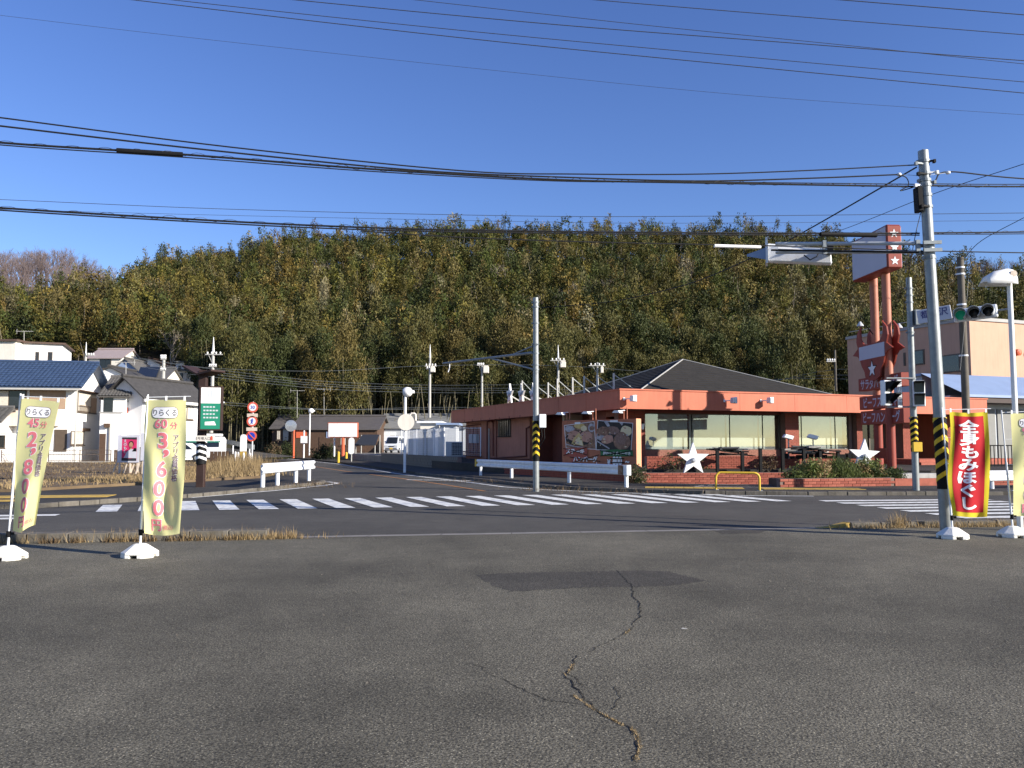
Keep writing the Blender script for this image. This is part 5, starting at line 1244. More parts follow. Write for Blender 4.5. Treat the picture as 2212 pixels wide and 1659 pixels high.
# lamps and sign poles in the street
def pole_lamp(px, ptop, pbot, Y, label, disc=None):
    a = W(px, pbot, Y); b = W(px, ptop, Y); zb = max(.0, min(a.z,.7)); o = thing('street_lamp', (a.x,Y,zb), label, 'street lamp', 'round-headed lamps along the side street')
    mb = MB(); mb.tube((a.x,Y,zb),(a.x,Y,b.z-.2), .07, n=10); obj('post', mb, 'white', o)
    mb = MB(); mb.lathe([(.02,-.26),(.17,-.24),(.25,-.12),(.27,.02),(.22,.16),(.10,.25),(.08,.36)], (a.x+.12,Y,b.z-.12), 14, 'x'); obj('lamp_head', mb, 'white', o, smooth=True)
    if disc:
        p = W(px+3, disc, Y-.15); mb = MB(); mb.lathe([(.0,-.02),(.44,-.02),(.44,.02),(.0,.02)], (p.x,p.y,p.z), 24, 'y'); obj('round_sign_back', mb, 'cream', o)
    return o
pole_lamp(874,842,1021,44,'tall white lamp pole with round sign before the wire fence',912)
pole_lamp(668,885,984,84,'white lamp pole left of the blank white billboard')
# convex mirror on orange pole
p = W(634,985,82); o = thing('convex_mirror', (p.x,82,.2), 'round traffic mirror on an orange post up the street', 'mirror')
mb = MB(); z = W(629,916,82).z; mb.tube((p.x,82,.2),(p.x,82,z+.2), .10, n=8); obj('post', mb, 'orange', o)
q = W(628,920,81.8); mb = MB(); mb.lathe([(.0,-.05),(.55,-.02),(.58,.04),(.0,.05)], (q.x,q.y,q.z), 20, 'y'); obj('mirror', mb, 'chrome', o, smooth=True)
p = W(656,985,83); o = thing('notice_post', (p.x,83,.3), 'white post with small square white notice up the street', 'sign'); mb = MB(); mb.tube((p.x,83,.2),(p.x,83,W(0,930,83).z), .08, n=8); obj('post', mb, 'white', o)
a = W(650,942,82.9); b = W(664,957,82.9); mb = MB(); mb.box(a.x,b.x,82.8,82.86,b.z,a.z); obj('plate', mb, 'signwhite', o)
# blank billboard
o = thing('billboard', (*W(741,978,78).xy, .6), 'blank white billboard with orange rim on an orange post up the street', 'billboard')
a = W(708,913,78); b = W(773,945,78); mb = MB(); mb.box(a.x,b.x,78,78.25,b.z,a.z); bb = obj('rim', mb, 'orange', o, bevel=.02)
mb = MB(); mb.box(a.x+.08,b.x-.08,77.97,78.0,b.z+.06,a.z-.06); obj('face', mb, 'white', bb)
p = W(740,960,78); mb = MB(); mb.tube((p.x,78.2,.4),(p.x,78.2,b.z), .16, n=10); obj('post', mb, 'orange', o)
p = W(722,978,79); mb = MB(); mb.tube((p.x,79,.4),(p.x,79,W(0,945,79).z), .08, n=8); obj('post', mb, 'white', o)
# pointer signs (capsule with pointed tail)
def pointer(px0, px1, py0, py1, ptip, Y, label, tail):
    a = W(px0,py0,Y); b = W(px1,py1,Y); c = W((px0+px1)/2,ptip,Y); r = (b.x-a.x)/2; xm = (a.x+b.x)/2
    o = thing('pointer_sign', (xm,Y,max(0,c.z-.3)), label, 'sign', 'white pointer signs')
    poly = [(a.x,b.z)] + [(a.x,a.z-r)] + [(xm-r*math.cos(R(k)), a.z-r+r*math.sin(R(k))) for k in (30,60,90,120,150)] + [(b.x,a.z-r),(b.x,b.z)]
    mb = MB(); mb.prism(poly, Y, Y+.06); obj('plate', mb, 'white', o)
    mb = MB(); mb.prism([(a.x,b.z-.005),(b.x,b.z-.005),(b.x,b.z-.2),(xm+.08,c.z),(xm-.08,c.z),(a.x,b.z-.2)], Y, Y+.06); obj('tail', mb, tail, o)
    mb = MB(); mb.tube((xm,Y+.1,0.1),(xm,Y+.1,c.z+.3), .05, n=8); obj('post', mb, 'greypole', o)
pointer(753,765,945,973,981,70,'white pointer sign on the far pavement beside the blank billboard','white')
pointer(519,532,938,975,989,49,'white pointer sign with yellow tip left of the traffic signs','tactile')
# yellow bollards, white posts
def bollard(px, pt, pb, Y, label, m, r):
    a = W(px,pb,Y); b = W(px,pt,Y); mb = MB(); mb.tube((a.x,Y,a.z-.1),(a.x,Y,b.z), r, r*.9, n=10); mb.lathe([(r*.9,0),(r*.6,.05),(.01,.07)], (a.x,Y,b.z), 10); tag(obj('bollard', mb, m, smooth=True), label, 'bollard', 'roadside bollards')
bollard(731,977,997,68,'yellow bollard below the blank billboard, taller one','yellowpaint',.11); bollard(748,978,988,74,'yellow bollard below the blank billboard, farther one','yellowpaint',.12)
for i, px in enumerate((508,514,526,540)): bollard(px,978+i,1002,46,('first','second','third','fourth')[i]+' slim white post from the left among the dry grass by the pointer sign','white',.06)
# road signs: 30, no overtaking, no parking
Sp = Vector((W(545,960,50).x,50)); rs = thing('road_sign', (*Sp,.1), 'three round traffic signs stacked on one white pole: 30, no overtaking, no parking', 'sign')
mb = MB(); mb.tube((*Sp,.1),(*Sp,W(0,868,50).z), .04, n=8); obj('post', mb, 'white', rs)
Fz = frame(Sp-Vector((0,.08)))
for k, py_ in enumerate((881,911,943)):
    z = W(545,py_-1,50).z
    x = (0,-.02,-.04)[k]
    mb = MB(Fz); mb.lathe([(.0,-.012),(.32,-.012),(.32,.012),(.0,.012)], (x,0,z), 28, 'y'); d_ = obj('disc', mb, 'signred', rs)
    mb = MB(Fz); mb.lathe([(.0,-.004),(.22,-.004),(.22,.0),(0,0)], (x,-.0135,z), 28, 'y'); f_ = obj('disc_face', mb, 'signblue' if k == 2 else 'signwhite', d_)
    if k == 0: lettering(d_, Fz, 'signblue', '30', x, z, .27, -.022, .02)
    if k == 1:
        mb = MB(Fz); mb.path([(x-.06,-.022,z-.13),(x+.0,-.022,z-.05),(x+.06,-.022,z+.02),(x+.03,-.022,z+.12)], .025, 5); mb.path([(x+.05,-.022,z-.14),(x+.0,-.022,z-.06),(x-.05,-.022,z+.1)], .02, 5); mb.add([(x-.02,-.03,z+.1),(x+.08,-.03,z+.1),(x+.03,-.03,z+.18)], [(0,1,2)]); obj('arrows', mb, 'signblue', d_)
    if k == 2: mb = MB(Fz); mb.bar((x-.2,-.03,z+.2),(x+.2,-.03,z-.2), .02, .06); obj('slash', mb, 'signred', d_)
    if k < 2: mb = MB(Fz); zz = W(545,(897,927)[k],50).z; mb.box(x-.33,x+.31,-.012,.012,zz-.11,zz+.1); obj('supplement_plate', mb, 'beige', rs)
# ---------------------------------------------------------------- brown signboard with roof
Bs = G(433,1052,.11); bs = thing('signboard', (Bs.x,Bs.y,.1), 'brown post sign with winged roof and white and green panel by the field', 'sign')
mb = MB(); mb.box(Bs.x-.13,Bs.x+.13,Bs.y-.1,Bs.y+.1,.05,W(0,800,Bs.y).z); obj('post', mb, 'darkbrown', bs, bevel=.01)
fdd = Vector((.93,.28)).normalized()
a = W(441,838,Bs.y-.1); b = W(476,927,Bs.y-.1); Fb_ = frame((a.x,a.y-.25), (.97,.24)); wv = .62
mb = MB(Fb_); mb.box(-.06,wv+.06,0,.42,b.z-.05,a.z+.05); bx = obj('sign_box', mb, 'darkbrown', bs, bevel=.01)
mb = MB(Fb_); mb.box(.0,wv,-.012,.0,(a.z*.62+b.z*.38),a.z); obj('upper_face', mb, 'white', bx)
mb = MB(Fb_); mb.box(.0,wv,-.012,.0,b.z,(a.z*.62+b.z*.38)-.003); gf = obj('lower_face', mb, 'signgreen', bx)
for r in range(4):
    mb = MB(Fb_); [mb.box(.07+k*.1+random.uniform(0,.02),.15+k*.1,-.015,-.0125,b.z+.72-r*.12,b.z+.77-r*.12) for k in range(4+(r%2))]; obj('faded_print', mb, 'aircon', gf)
mb = MB(Fb_); mb.prism([(.14,b.z+.13),(.5,b.z+.13),(.44,b.z+.26),(.14,b.z+.24)], -.015, -.0125); obj('arrow', mb, 'white', gf)
mb = MB(Fb_); [mb.box(.22+k*.08,.28+k*.08,-.015,-.0125,a.z-.32,a.z-.08-.02*k) for k in range(3)]; obj('faded_print', mb, 'aircon', bx)
z = W(0,812,Bs.y).z; mb = MB(frame((Bs.x,Bs.y),(.93,-.36)))
for s_ in (-1,1):
    mb.add([(0,-.35,z),(0,.35,z),(s_*.62,.35,z+(.30 if s_ < 0 else .12)),(s_*.62,-.35,z+(.30 if s_ < 0 else .12)),(0,-.35,z+.06),(0,.35,z+.06),(s_*.62,.35,z+(.36 if s_ < 0 else .18)),(s_*.62,-.35,z+(.36 if s_ < 0 else .18))],
           [(0,1,2,3),(4,7,6,5),(0,3,7,4),(1,5,6,2),(3,2,6,7),(0,4,5,1)])
obj('winged_roof', mb, 'darkbrown', bs)
warning_wrap(bs, Vector((Bs.x,Bs.y,0)), .168, W(0,1002,Bs.y).z, W(0,950,Bs.y).z, 'black', 'white', 4, .8)
a = W(430,941,Bs.y-.3); b = W(463,953,Bs.y-.3); mb = MB(); mb.box(a.x-.1,b.x,a.y-.02,a.y+.02,b.z,a.z); tb = obj('direction_plate', mb, 'cream', bs)
lettering(tb, frame((0,a.y)), 'ink', '信号場入口', (a.x+b.x)/2-.14, (a.z+b.z)/2, .11, -.024, 0)
mb = MB(); mb.add([(b.x-.13,a.y-.024,b.z+.03),(b.x-.05,a.y-.024,b.z+.03),(b.x-.05,a.y-.024,a.z-.05),(b.x-.09,a.y-.024,a.z),(b.x-.13,a.y-.024,a.z-.05)], [(0,1,2,3,4)]); obj('red_arrow', mb, 'signred', tb)
# election poster boards
def poster_board(px0, px1, py0, py1, Y, label, full=True):
    a = W(px0,py0,Y); b = W(px1,py1,Y); o = thing('poster_board', ((a.x+b.x)/2,Y,.2), label, 'poster board', 'poster boards in the field')
    w = b.x-a.x; h = a.z-b.z; F = frame((a.x,Y))
    mb = MB(F); mb.box(0,w,0,.03,b.z,a.z); pb = obj('board', mb, 'posterwhite', o)
    for x in (.06,w*.55,w-.12): mb = MB(F); mb.box(x,x+.07,.035,.09,.1,a.z); mb.bar((x,.1,1.0),(x-.3,.1,.2), .05); obj('stake', mb, 'beige', o)
    X0,X1,Z0,Z1 = w*.2,w*.88,b.z+h*.06,a.z-h*.08
    def q(n_, pts, m, k): mb = MB(F); mb.add([(X0+(X1-X0)*x,-.004*k,Z0+(Z1-Z0)*z) for x, z in pts], [tuple(range(len(pts)))]); obj(n_, mb, m, ps)
    mb = MB(F); mb.box(X0,X1,-.003,0,Z0,Z1); ps = obj('poster', mb, 'pink', pb)
    q('print',[(0,0),(1,0),(1,.12),(.6,.1),(0,.13)],'grille',2); q('print',[(0,.93),(1,.9),(1,1),(0,1)],'grille',2)
    q('print',[(.15,.13),(1,.11),(1,.42),(.75,.5),(.6,.5),(.36,.4)],'posterwhite',3); q('print',[(.7,.4),(1,.4),(1,.53),(.85,.55)],'black',4)
    el = lambda cx,cz,rx,rz: [(cx+rx*math.cos(2*math.pi*k/16),cz+rz*math.sin(2*math.pi*k/16)) for k in range(16)]
    q('print',el(.63,.72,.17,.13),'hair',4); q('print',el(.62,.68,.13,.12),'skin',5); q('print',[(.56,.5),(.68,.5),(.67,.6),(.57,.6)],'skin',5)
    if full: lettering(ps, F, 'posterwhite', 'えのもと', X0+(X1-X0)*.22, Z0+(Z1-Z0)*.62, h*.13, -.014, .02, True, 1.0)
poster_board(255,300,940,999,39,'white board with a magenta election poster, left of the tall price banner')
poster_board(305,345,935,995,38,'second election poster board mostly hidden behind the tall price banner', False)
# ---------------------------------------------------------------- vehicles
def vehicle(name, loc, head, prof, Wd, wheels, glass, paint, label, extra=None):
    """prof: side outline (x forward, z); glass: list of side window polys; front/rear screens from prof indices"""
    o = thing(name, loc, label, 'car' if name != 'van' else 'van'); F = frame(loc[:2], head, loc[2])
    mb = MB(F); n = len(prof); vs = []
    for y, k in ((-Wd/2,1),(-Wd/2+.06,1),(Wd/2-.06,1),(Wd/2,1)):
        for x, z in prof:
            tum = .12*max(0, (z-.95))/.9; yy = y*(1-tum*1.2); vs.append((x, yy, z))
    fs = [tuple(range(n)), tuple(range(4*n-1,3*n-1,-1))] + [(j*n+i,(j+1)*n+i,(j+1)*n+(i+1)%n,j*n+(i+1)%n) for j in range(3) for i in range(n)]
    mb.add(vs, fs); body = obj('body', mb, paint, o, bevel=.02)
    for x, r in wheels:
        for y in (-Wd/2+.02, Wd/2-.02):
            mb = MB(F); mb.lathe([(r*.55,-.08),(r,-.09),(r,.09),(r*.55,.08)], (x,y,r), 16, 'y'); w = obj('wheel', mb, 'rubber', o)
            mb = MB(F); mb.lathe([(.02,-.1),(r*.56,-.095),(r*.56,.095),(.02,.1)], (x,y,r), 12, 'y'); obj('rim', mb, 'chrome', w)
    for poly in glass:
        for sgn in (-1,1):
            mb = MB(F); mb.add([(x, sgn*(Wd/2*(1-.12*max(0,(z-.95))/.9*1.2)+.006), z) for x, z in poly], [tuple(range(len(poly)))]); obj('side_window', mb, 'windowdark', body)
    if extra: extra(F, o, body)
    return o
kv = [(-1.65,.3),(1.5,.28),(1.7,.45),(1.72,.8),(1.45,1.02),(.85,1.72),(.6,1.82),(-1.5,1.84),(-1.66,1.7),(-1.7,.6)]
def kx(F, o, body):
    mb = MB(F); mb.add([(1.47,-.62,1.03),(1.47,.62,1.03),(.9,.56,1.70),(.9,-.56,1.70)], [(0,1,2,3)]); [None for _ in ()]; mb.v = [(v[0]-.0,v[1]-.0,v[2]) for v in mb.v]
    w = obj('windscreen', mb, 'windowdark', body); w.location = (head_k.x*.03, head_k.y*.03, .012)
    for y in (-.52,.52): mb = MB(F); mb.box(1.62,1.735,y-.16,y+.16,.66,.84); obj('headlight', mb, 'lampglass', body)
    mb = MB(F); mb.box(1.7,1.735,-.3,.3,.66,.76); obj('grille', mb, 'black', body)
    mb = MB(F); mb.box(1.7,1.74,-.17,.17,.4,.56); obj('number_plate', mb, 'yellowpaint', body)
    mb = MB(F); mb.box(1.66,1.725,-.6,.6,.46,.52); obj('bumper_slot', mb, 'grille', body)
    mb = MB(F); [mb.bar((-1.2,y,1.9),(.3,y,1.9), .03) for y in (-.5,.5)]; [mb.bar((x,-.5,1.93),(x,.5,1.93), .03) for x in (-1.1,-.5,.1)]; obj('roof_rack', mb, 'greypole', o)
    for y in (-.82,.82): mb = MB(F); mb.box(1.0,1.12,y-.07,y+.07,1.12,1.28); obj('mirror', mb, 'silverpaint', body)
head_k = Vector((-.12,-1)).normalized(); p = W(848,982,92); 
vehicle('van', (p.x+.2,92.5,.62), head_k, kv, 1.48, ((1.1,.28),(-1.1,.28)), [[(1.25,1.08),(.85,1.62),(.2,1.66),(.2,1.08)],[(.1,1.08),(.1,1.66),(-1.4,1.66),(-1.4,1.08)]], 'silverpaint', 'small white van with roof rack parked by the grey workshop', kx)
sedan = [(-1.9,.35),(1.85,.3),(1.98,.5),(1.9,.75),(1.0,.92),(.35,1.42),(-.9,1.46),(-1.6,1.0),(-1.98,.9)]
head_k = Vector((1,.05)).normalized(); p = W(398,985,64)
vehicle('car', (p.x,64,.22), (1,.05), sedan, 1.6, ((1.2,.3),(-1.2,.3)), [[(.9,.95),(.32,1.36),(-.2,1.38),(-.2,.95)],[(-.3,.95),(-.3,1.38),(-.85,1.38),(-1.4,.97)]], 'carpaint', 'white car half hidden behind the tall price banner')
def mx_(F, o, body):
    mb = MB(F); mb.box(-2.0,1.5,-.86,-.84,1.5,1.6); mb.box(-2.0,1.5,.84,.86,1.5,1.6); obj('green_band', mb, 'signgreen', body)
    mb = MB(F); mb.box(-1.9,.9,-.55,.55,2.0,2.2); obj('roof_box', mb, 'white', o, bevel=.03)
mv = [(-2.1,.35),(1.9,.3),(2.1,.5),(2.12,.9),(1.95,1.1),(1.6,1.75),(1.35,1.93),(-2.0,1.95),(-2.15,1.7)]
p = W(436,985,69)
vehicle('van', (p.x-.2,68.5,.22), (-1,-.12), mv, 1.66, ((1.4,.3),(-1.4,.3)), [[(1.75,1.12),(1.45,1.5),(.75,1.5),(.75,1.12)],[(.6,1.12),(.6,1.48),(-.6,1.48),(-.6,1.12)],[(-.75,1.12),(-.75,1.48),(-1.9,1.48),(-1.9,1.12)]], 'carpaint', 'white van with a green band parked behind the brown sign', mx_)
# small blue plate and far guardrail beside the rising lane
o = thing('guardrail', (-27,80,.8), 'far grey guardrail climbing left behind the parked white van', 'guardrail', 'roadside guardrails')
a = W(438,944,88); b = W(548,966,70); mb = MB()
vs = []
for q in (a, b): vs += [q+Vector((0,0,.2)), q+Vector((0,0,-.2)), q+Vector((.05,.05,-.2)), q+Vector((.05,.05,.2))]
mb.add(vs, [(0,1,5,4),(3,7,6,2),(0,4,7,3),(1,2,6,5),(0,3,2,1),(4,5,6,7)]); obj('beam', mb, 'galvdark', o)
for k in range(7): q = a.lerp(b,(k+.5)/7); mb = MB(); mb.tube((q.x,q.y+.1,q.z-1.0),(q.x,q.y+.1,q.z+.1), .06, n=8); obj('post', mb, 'whitemetal', o)
mb = MB(); a2 = a+Vector((0,.6,-.9)); b2 = b+Vector((0,.6,-.9)); 
mb.add([a2+Vector((-1,-1.2,-1.5)), b2+Vector((0,-1.2,-1.0)), b2, a2, a2+Vector((-2,6,0)), b2+Vector((2,6,0))], [(0,1,2,3),(3,2,5,4)]); struct('lane_ramp', mb, 'road_asphalt')
a = W(537,990,60); mb = MB(); [mb.box(a.x-2.8+i*.28,a.x-2.55+i*.28,60,60.05,.2,1.05) for i in range(5)]; tag(obj('board_fence', mb, 'brownwood'), 'short row of dark boards in the field behind the white posts', 'fence')
# ================================================================ BANNERS
def fine(V, Fc, mx):
    me = bpy.data.meshes.new('q'); me.from_pydata([(a,0,b) for a, b in V], [], Fc); bm = bmesh.new(); bm.from_mesh(me)
    bmesh.ops.triangulate(bm, faces=bm.faces)
    for _ in range(7):
        ed = [e for e in bm.edges if e.calc_length() > mx]
        if not ed: break
        bmesh.ops.subdivide_edges(bm, edges=ed, cuts=1); bmesh.ops.triangulate(bm, faces=[f for f in bm.faces if len(f.verts) > 3])
    bm.verts.index_update(); out = ([(v.co.x, v.co.z) for v in bm.verts], [tuple(v.index for v in f.verts) for f in bm.faces]); bm.free(); bpy.data.meshes.remove(me); return out
def banner(px, pyb, Y, ptop, label, base_m, fn, w, h, prints, group='roadside banners', panel=None, lean=0.0):
    g = W(px, pyb, Y); o = thing('banner', (g.x,Y,.03), label, 'banner', group)
    zt = W(px, ptop, Y).z
    mb = MB(); mb.slab([(g.x+.21*sx*k1, Y+.21*sy*k2) for sx, sy, k1, k2 in ((-1,-1,1,.45),(-1,-1,.45,1),(1,-1,.45,1),(1,-1,1,.45),(1,1,1,.45),(1,1,.45,1),(-1,1,.45,1),(-1,1,-0+1,.45))], .075, .10)
    oct_ = lambda r: [(r*c, r*s) for c, s in ((-1,-.5),(-.5,-1),(.5,-1),(1,-.5),(1,.5),(.5,1),(-.5,1),(-1,.5))]
    vs = []; lv = ((.215,.072),(.215,.10),(.085,.20),(.06,.21))
    for r, z in lv: vs += [(g.x+x, Y+y, z) for x, y in oct_(r)]
    mb = MB(); mb.add(vs, [tuple(range(7,-1,-1)), tuple(range(24,32))] + [(j*8+i,j*8+(i+1)%8,(j+1)*8+(i+1)%8,(j+1)*8+i) for j in range(3) for i in range(8)])
    for sx in (-1,1):
        for sy in (-1,1): mb.slab([(g.x+sx*x, Y+sy*y) for x, y in ((.05,.215),(.11,.215),(.215,.11),(.215,.05),(.10,.05),(.05,.10))], .03, .0725)
    obj('base', mb, 'flagblock', o, bevel=.006)
    tp = Vector((g.x+lean, Y, zt)); bt_ = Vector((g.x, Y, .2)); md = bt_.lerp(tp, .55)
    mb = MB(); mb.tube(bt_, md, .016, n=8); mb.tube(md, tp, .011, n=8); pol = obj('pole', mb, 'whitemetal', o)
    mb = MB(); mb.tube((g.x,Y,.32),(g.x,Y,.40), .028, n=8); mb.box(g.x,g.x+.07,Y-.012,Y+.012,.35,.385); obj('clamp', mb, 'black', o)
    c0 = Vector(fn(0,0)); c1 = Vector(fn(1,0)); mb = MB(); mb.tube(tp-Vector((0,0,.04)), c1+Vector((.06,0,.05)), .006, n=6); obj('crossbar', mb, 'whitemetal', o)
    for u in (.03,.5,.96): q = Vector(fn(u,0)); mb = MB(); mb.box(q.x-.014,q.x+.014,q.y-.003,q.y+.003,q.z-.01,q.z+.055); obj('loop', mb, 'white', o)
    for v in (.25,.5,.75): q = Vector(fn(0,v)); k = bt_.lerp(tp, (q.z-bt_.z)/(tp.z-bt_.z)); mb = MB(); mb.bar(k, q, .018, .006); obj('loop', mb, 'white', o)
    nu, nv = 48, 72; mb = MB()
    mb.add([fn(i/nu, j/nv) for j in range(nv+1) for i in range(nu+1)], [(j*(nu+1)+i, j*(nu+1)+i+1, (j+1)*(nu+1)+i+1, (j+1)*(nu+1)+i) for j in range(nv) for i in range(nu)])
    cl = obj('cloth', mb, base_m, o, smooth=True)
    def at_(u, v, off):
        e = .004; p = Vector(fn(u,v)); du = Vector(fn(u+e,v))-Vector(fn(u-e,v)); dv = Vector(fn(u,v+e))-Vector(fn(u,v-e)); n = du.cross(dv)
        n = n.normalized() if n.length > 0 else Vector((0,-1,0))
        if n.y > 0: n = -n
        return p + n*off
    if panel:
        u0,u1,v0,v1,pm = panel; nu, nv = 24, 60; mb = MB()
        mb.add([at_(u0+(u1-u0)*i/nu, v0+(v1-v0)*j/nv, .003) for j in range(nv+1) for i in range(nu+1)], [(j*(nu+1)+i, j*(nu+1)+i+1, (j+1)*(nu+1)+i+1, (j+1)*(nu+1)+i) for j in range(nv) for i in range(nu)])
        obj('coloured_field', mb, pm, cl, smooth=True)
    for pr in prints:
        if pr[0] == 't':
            _, body, u, v, size, m, bold, vert, lead, sx, off = pr
            V, Fc = glyphs(body, size, bold, vert, lead, sx); V, Fc = fine(V, Fc, .022)
            nm = 'lettering'
        else:
            _, V, u, v, m, off = pr; n = len(V); V, Fc = fine(V, [tuple(range(n))], .03); nm = 'printed_shape'
        mb = MB(); mb.add([at_(u + a/w, v - b/h, off) for a, b in V], Fc); obj(nm, mb, m, cl, smooth=False)
    return o
def rr(w, h, r, n=5):
    P = []
    for cx, cz, a0 in ((w/2-r,h/2-r,0),(-w/2+r,h/2-r,90),(-w/2+r,-h/2+r,180),(w/2-r,-h/2+r,270)):
        for k in range(n+1): a = R(a0+90*k/n); P.append((cx+r*math.cos(a), cz+r*math.sin(a)))
    return P
def lerp_tab(t, v):
    for (a, x), (b, y) in zip(t, t[1:]):
        if a <= v <= b or b == t[-1][0] and v >= b: k = (v-a)/(b-a); return x+(y-x)*k
    return t[0][1] + (t[1][1]-t[0][1])*(v-t[0][0])/(t[1][0]-t[0][0])
def sm(v, a, b): k = min(1, max(0, (v-a)/(b-a))); return k*k*(3-2*k)
def prints(mins, price):
    o_ = .006
    return [('s', rr(.36,.155,.06), .49, .094, 'purpleink', o_), ('s', rr(.348,.143,.055), .49, .094, 'flagwhite', o_+.002), ('t','りらくる',.49,.094,.10,'ink',.012,False,1,.88,o_+.004),
            ('t',mins,.41,.175,.165,'flagwhite',.05,False,1,1.05,o_), ('t',mins,.41,.175,.165,'flagink',.026,False,1,1.05,o_+.002), ('t','分',.71,.19,.105,'flagink',.008,False,1,1,o_+.002)] + \
           [('t',ch,.45+dx,vv,s,'flagwhite',.05,False,1,sx,o_) for ch,vv,s,sx,dx in price] + [('t',ch,.45+dx,vv,s,'flagink',.028,False,1,sx,o_+.002) for ch,vv,s,sx,dx in price] + \
           [('t','アプリ会員価格',.76,.43,.098,'flagwhite',.035,True,.92,.9,o_), ('t','アプリ会員価格',.76,.43,.098,'purpleink',.014,True,.92,.9,o_+.002), ('t','(税込)',.66,.945,.07,'flagink',.01,False,1,.9,o_+.002)]
def price(a, b): return [(a,.30,.29,1.08,0),(',',.395,.34,1.3,.08),(b,.51,.29,1.08,-.02),('0',.655,.29,1.08,-.06),('0',.795,.29,1.08,-.06),('円',.925,.175,1.0,-.10)]
PR2 = price('3','6'); PR1 = price('2','8')
Y2 = G(302,1203,.03).y
xL2 = [(0,316),(.2,311),(.4,312),(.7,309),(1,312)]; xR2 = [(0,402),(.3,402),(.6,398),(.85,391),(1,388)]
def flag2(u, v):
    px = lerp_tab(xL2,v)*(1-u)+lerp_tab(xR2,v)*u; y = .05*math.sin(6.5*u+5*v+.6)*(.35+.65*v) + .028*math.sin(11*u-7*v)*sm(v,.1,.6) + .05*sm(u,.72,1)*math.sin(6*v+1.0)*sm(v,.3,.9)
    return tuple(W(px, 864+288*v+5*math.sin(u*3)*v, Y2-.02+y))
banner(302,1203,Y2,852,'tall yellow price banner reading 60 minutes 3,600 yen','flagyellow',flag2,.57,1.83,prints('60',PR2),lean=.04)
Y1 = G(20,1208,.03).y
xL1 = [(0,47),(.1,44),(.3,37),(.5,33),(.75,32),(1,28)]; xR1 = [(0,129),(.2,117),(.45,103),(.7,90),(1,76)]
def flag1(u, v):
    f = sm(v,.5,.78)
    uu = u*(1-f) + f*(u + .05*math.sin(2*math.pi*u*1.25+.3)*(u*(1-u)*4))
    px = lerp_tab(xL1,v)*(1-uu)+lerp_tab(xR1,v)*uu; y = .03*math.sin(4*u+3*v)*(.3+.7*v) + f*.06*math.sin(2*math.pi*u*1.25+.9)
    return tuple(W(px, 860+286*v+8*u*(1-v)-6*u*v + 6*math.sin(5*u)*v, Y1-.03+y))
banner(16,1210,Y1,850,'twisted yellow price banner reading 45 minutes 2,800 yen, at the left edge','flagyellow',flag1,.52,1.85,prints('45',PR1),lean=.08)
Y3 = G(2060,1163,.03).y
def flag3(u, v):
    px = (2051-2*v+7*sm(v,.6,1)+3*math.sin(7*v))*(1-u) + (2133+6*math.sin(3.1*v)-1*v)*u; y = .035*math.sin(7*u+9*v)*(.3+.7*v) + .03*math.sin(14*v+2*u)*sm(v,.1,.5) + .02*math.sin(16*u+3*v)*.6
    return tuple(W(px, 889+224*v+3*math.sin(3*u)+3*u*v, Y3-.05+y))
txt = '全身もみほぐし'
pr3 = [('t',ch,.48+((.0,0,0.02,0,-.02,.0,.02)[i]),.13+.123*i,.235,'flagwhite',.035,False,1,1.45,.007) for i, ch in enumerate(txt)]
banner(2058,1165,Y3,880,'red banner with yellow border and white characters beside the striped pole','brightyellow',flag3,.68,1.8,pr3,panel=(.11,.88,.035,.955,'clothred'),lean=-.10)
Y4 = G(2185,1160,.03).y
def flag4(u, v):
    px = 2183*(1-u)+2268*u + 6*math.sin(2*v); y = .06*math.sin(6*u+7*v)*(.3+.7*v)+.03*math.sin(15*v)*sm(v,.2,.6)
    return tuple(W(px, 893+222*v, Y4-.05+y))
banner(2188,1162,Y4,886,'yellow banner cut off by the right edge','flagyellow',flag4,.6,1.8,prints('90',price('5','0')),lean=-.10)
# ================================================================ WIRES
def wire(pts, r, label, m='cable', group='overhead wires', sub=7, n=6, lash=0):
    """pts: (px, py, distance); smooth curve through them"""
    P = [W(*p) for p in pts]; Q = []
    P = [P[0]*2-P[1]] + P + [P[-1]*2-P[-2]]
    for i in range(1, len(P)-2):
        p0,p1,p2,p3 = P[i-1:i+3]
        for k in range(sub):
            t = k/sub; Q.append(.5*((2*p1)+(p2-p0)*t+(2*p0-5*p1+4*p2-p3)*t*t+(3*p1-p0-3*p2+p3)*t**3))
    Q.append(P[-2]); mb = MB(); mb.path(Q, r, n); o = tag(obj('overhead_wire', mb, m, smooth=True), label, 'wire', group)
    if lash:                              # spiral lashing round the bundle
        H = []; ph = 0.0
        for a, b in zip(Q, Q[1:]):
            L = (b-a).length; k = max(1, int(L/.05)); u = (b-a).cross(Vector((0,0,1))).normalized(); w = Vector((0,0,1))
            for i in range(k): ph += 2*math.pi*(L/k)/.42; rr_ = r*1.1+lash*(.5+.5*math.sin(ph*.137)); H.append(a.lerp(b,i/k) + u*math.cos(ph)*rr_ + w*(math.sin(ph)*rr_+lash*.5))
        mb = MB(); mb.path(H, .0035, 3); obj('lashing', mb, m, o)
    return o
D0, D1 = 11.3, 14.6
def dep(px): return D0 + (D1-D0)*px/2000
def nw(pts): return [(x, y, dep(x)) for x, y in pts]
wire(nw([(-300,215),(0,254),(500,318),(1000,369),(1250,376),(1512,376),(1750,368),(1982,356)]), .011, 'topmost black cable ending at the big grey pole')
wire(nw([(-300,236),(0,272),(450,324),(900,368),(1250,384),(1512,391),(1750,385),(1942,377)]), .013, 'black cable running to the white insulator left of the big pole')
wire(nw([(-300,275),(0,308),(400,334),(800,365),(1200,388),(1512,395),(1974,403)]), .016, 'thickest black cable of the upper bundle, left of the big pole', lash=.016)
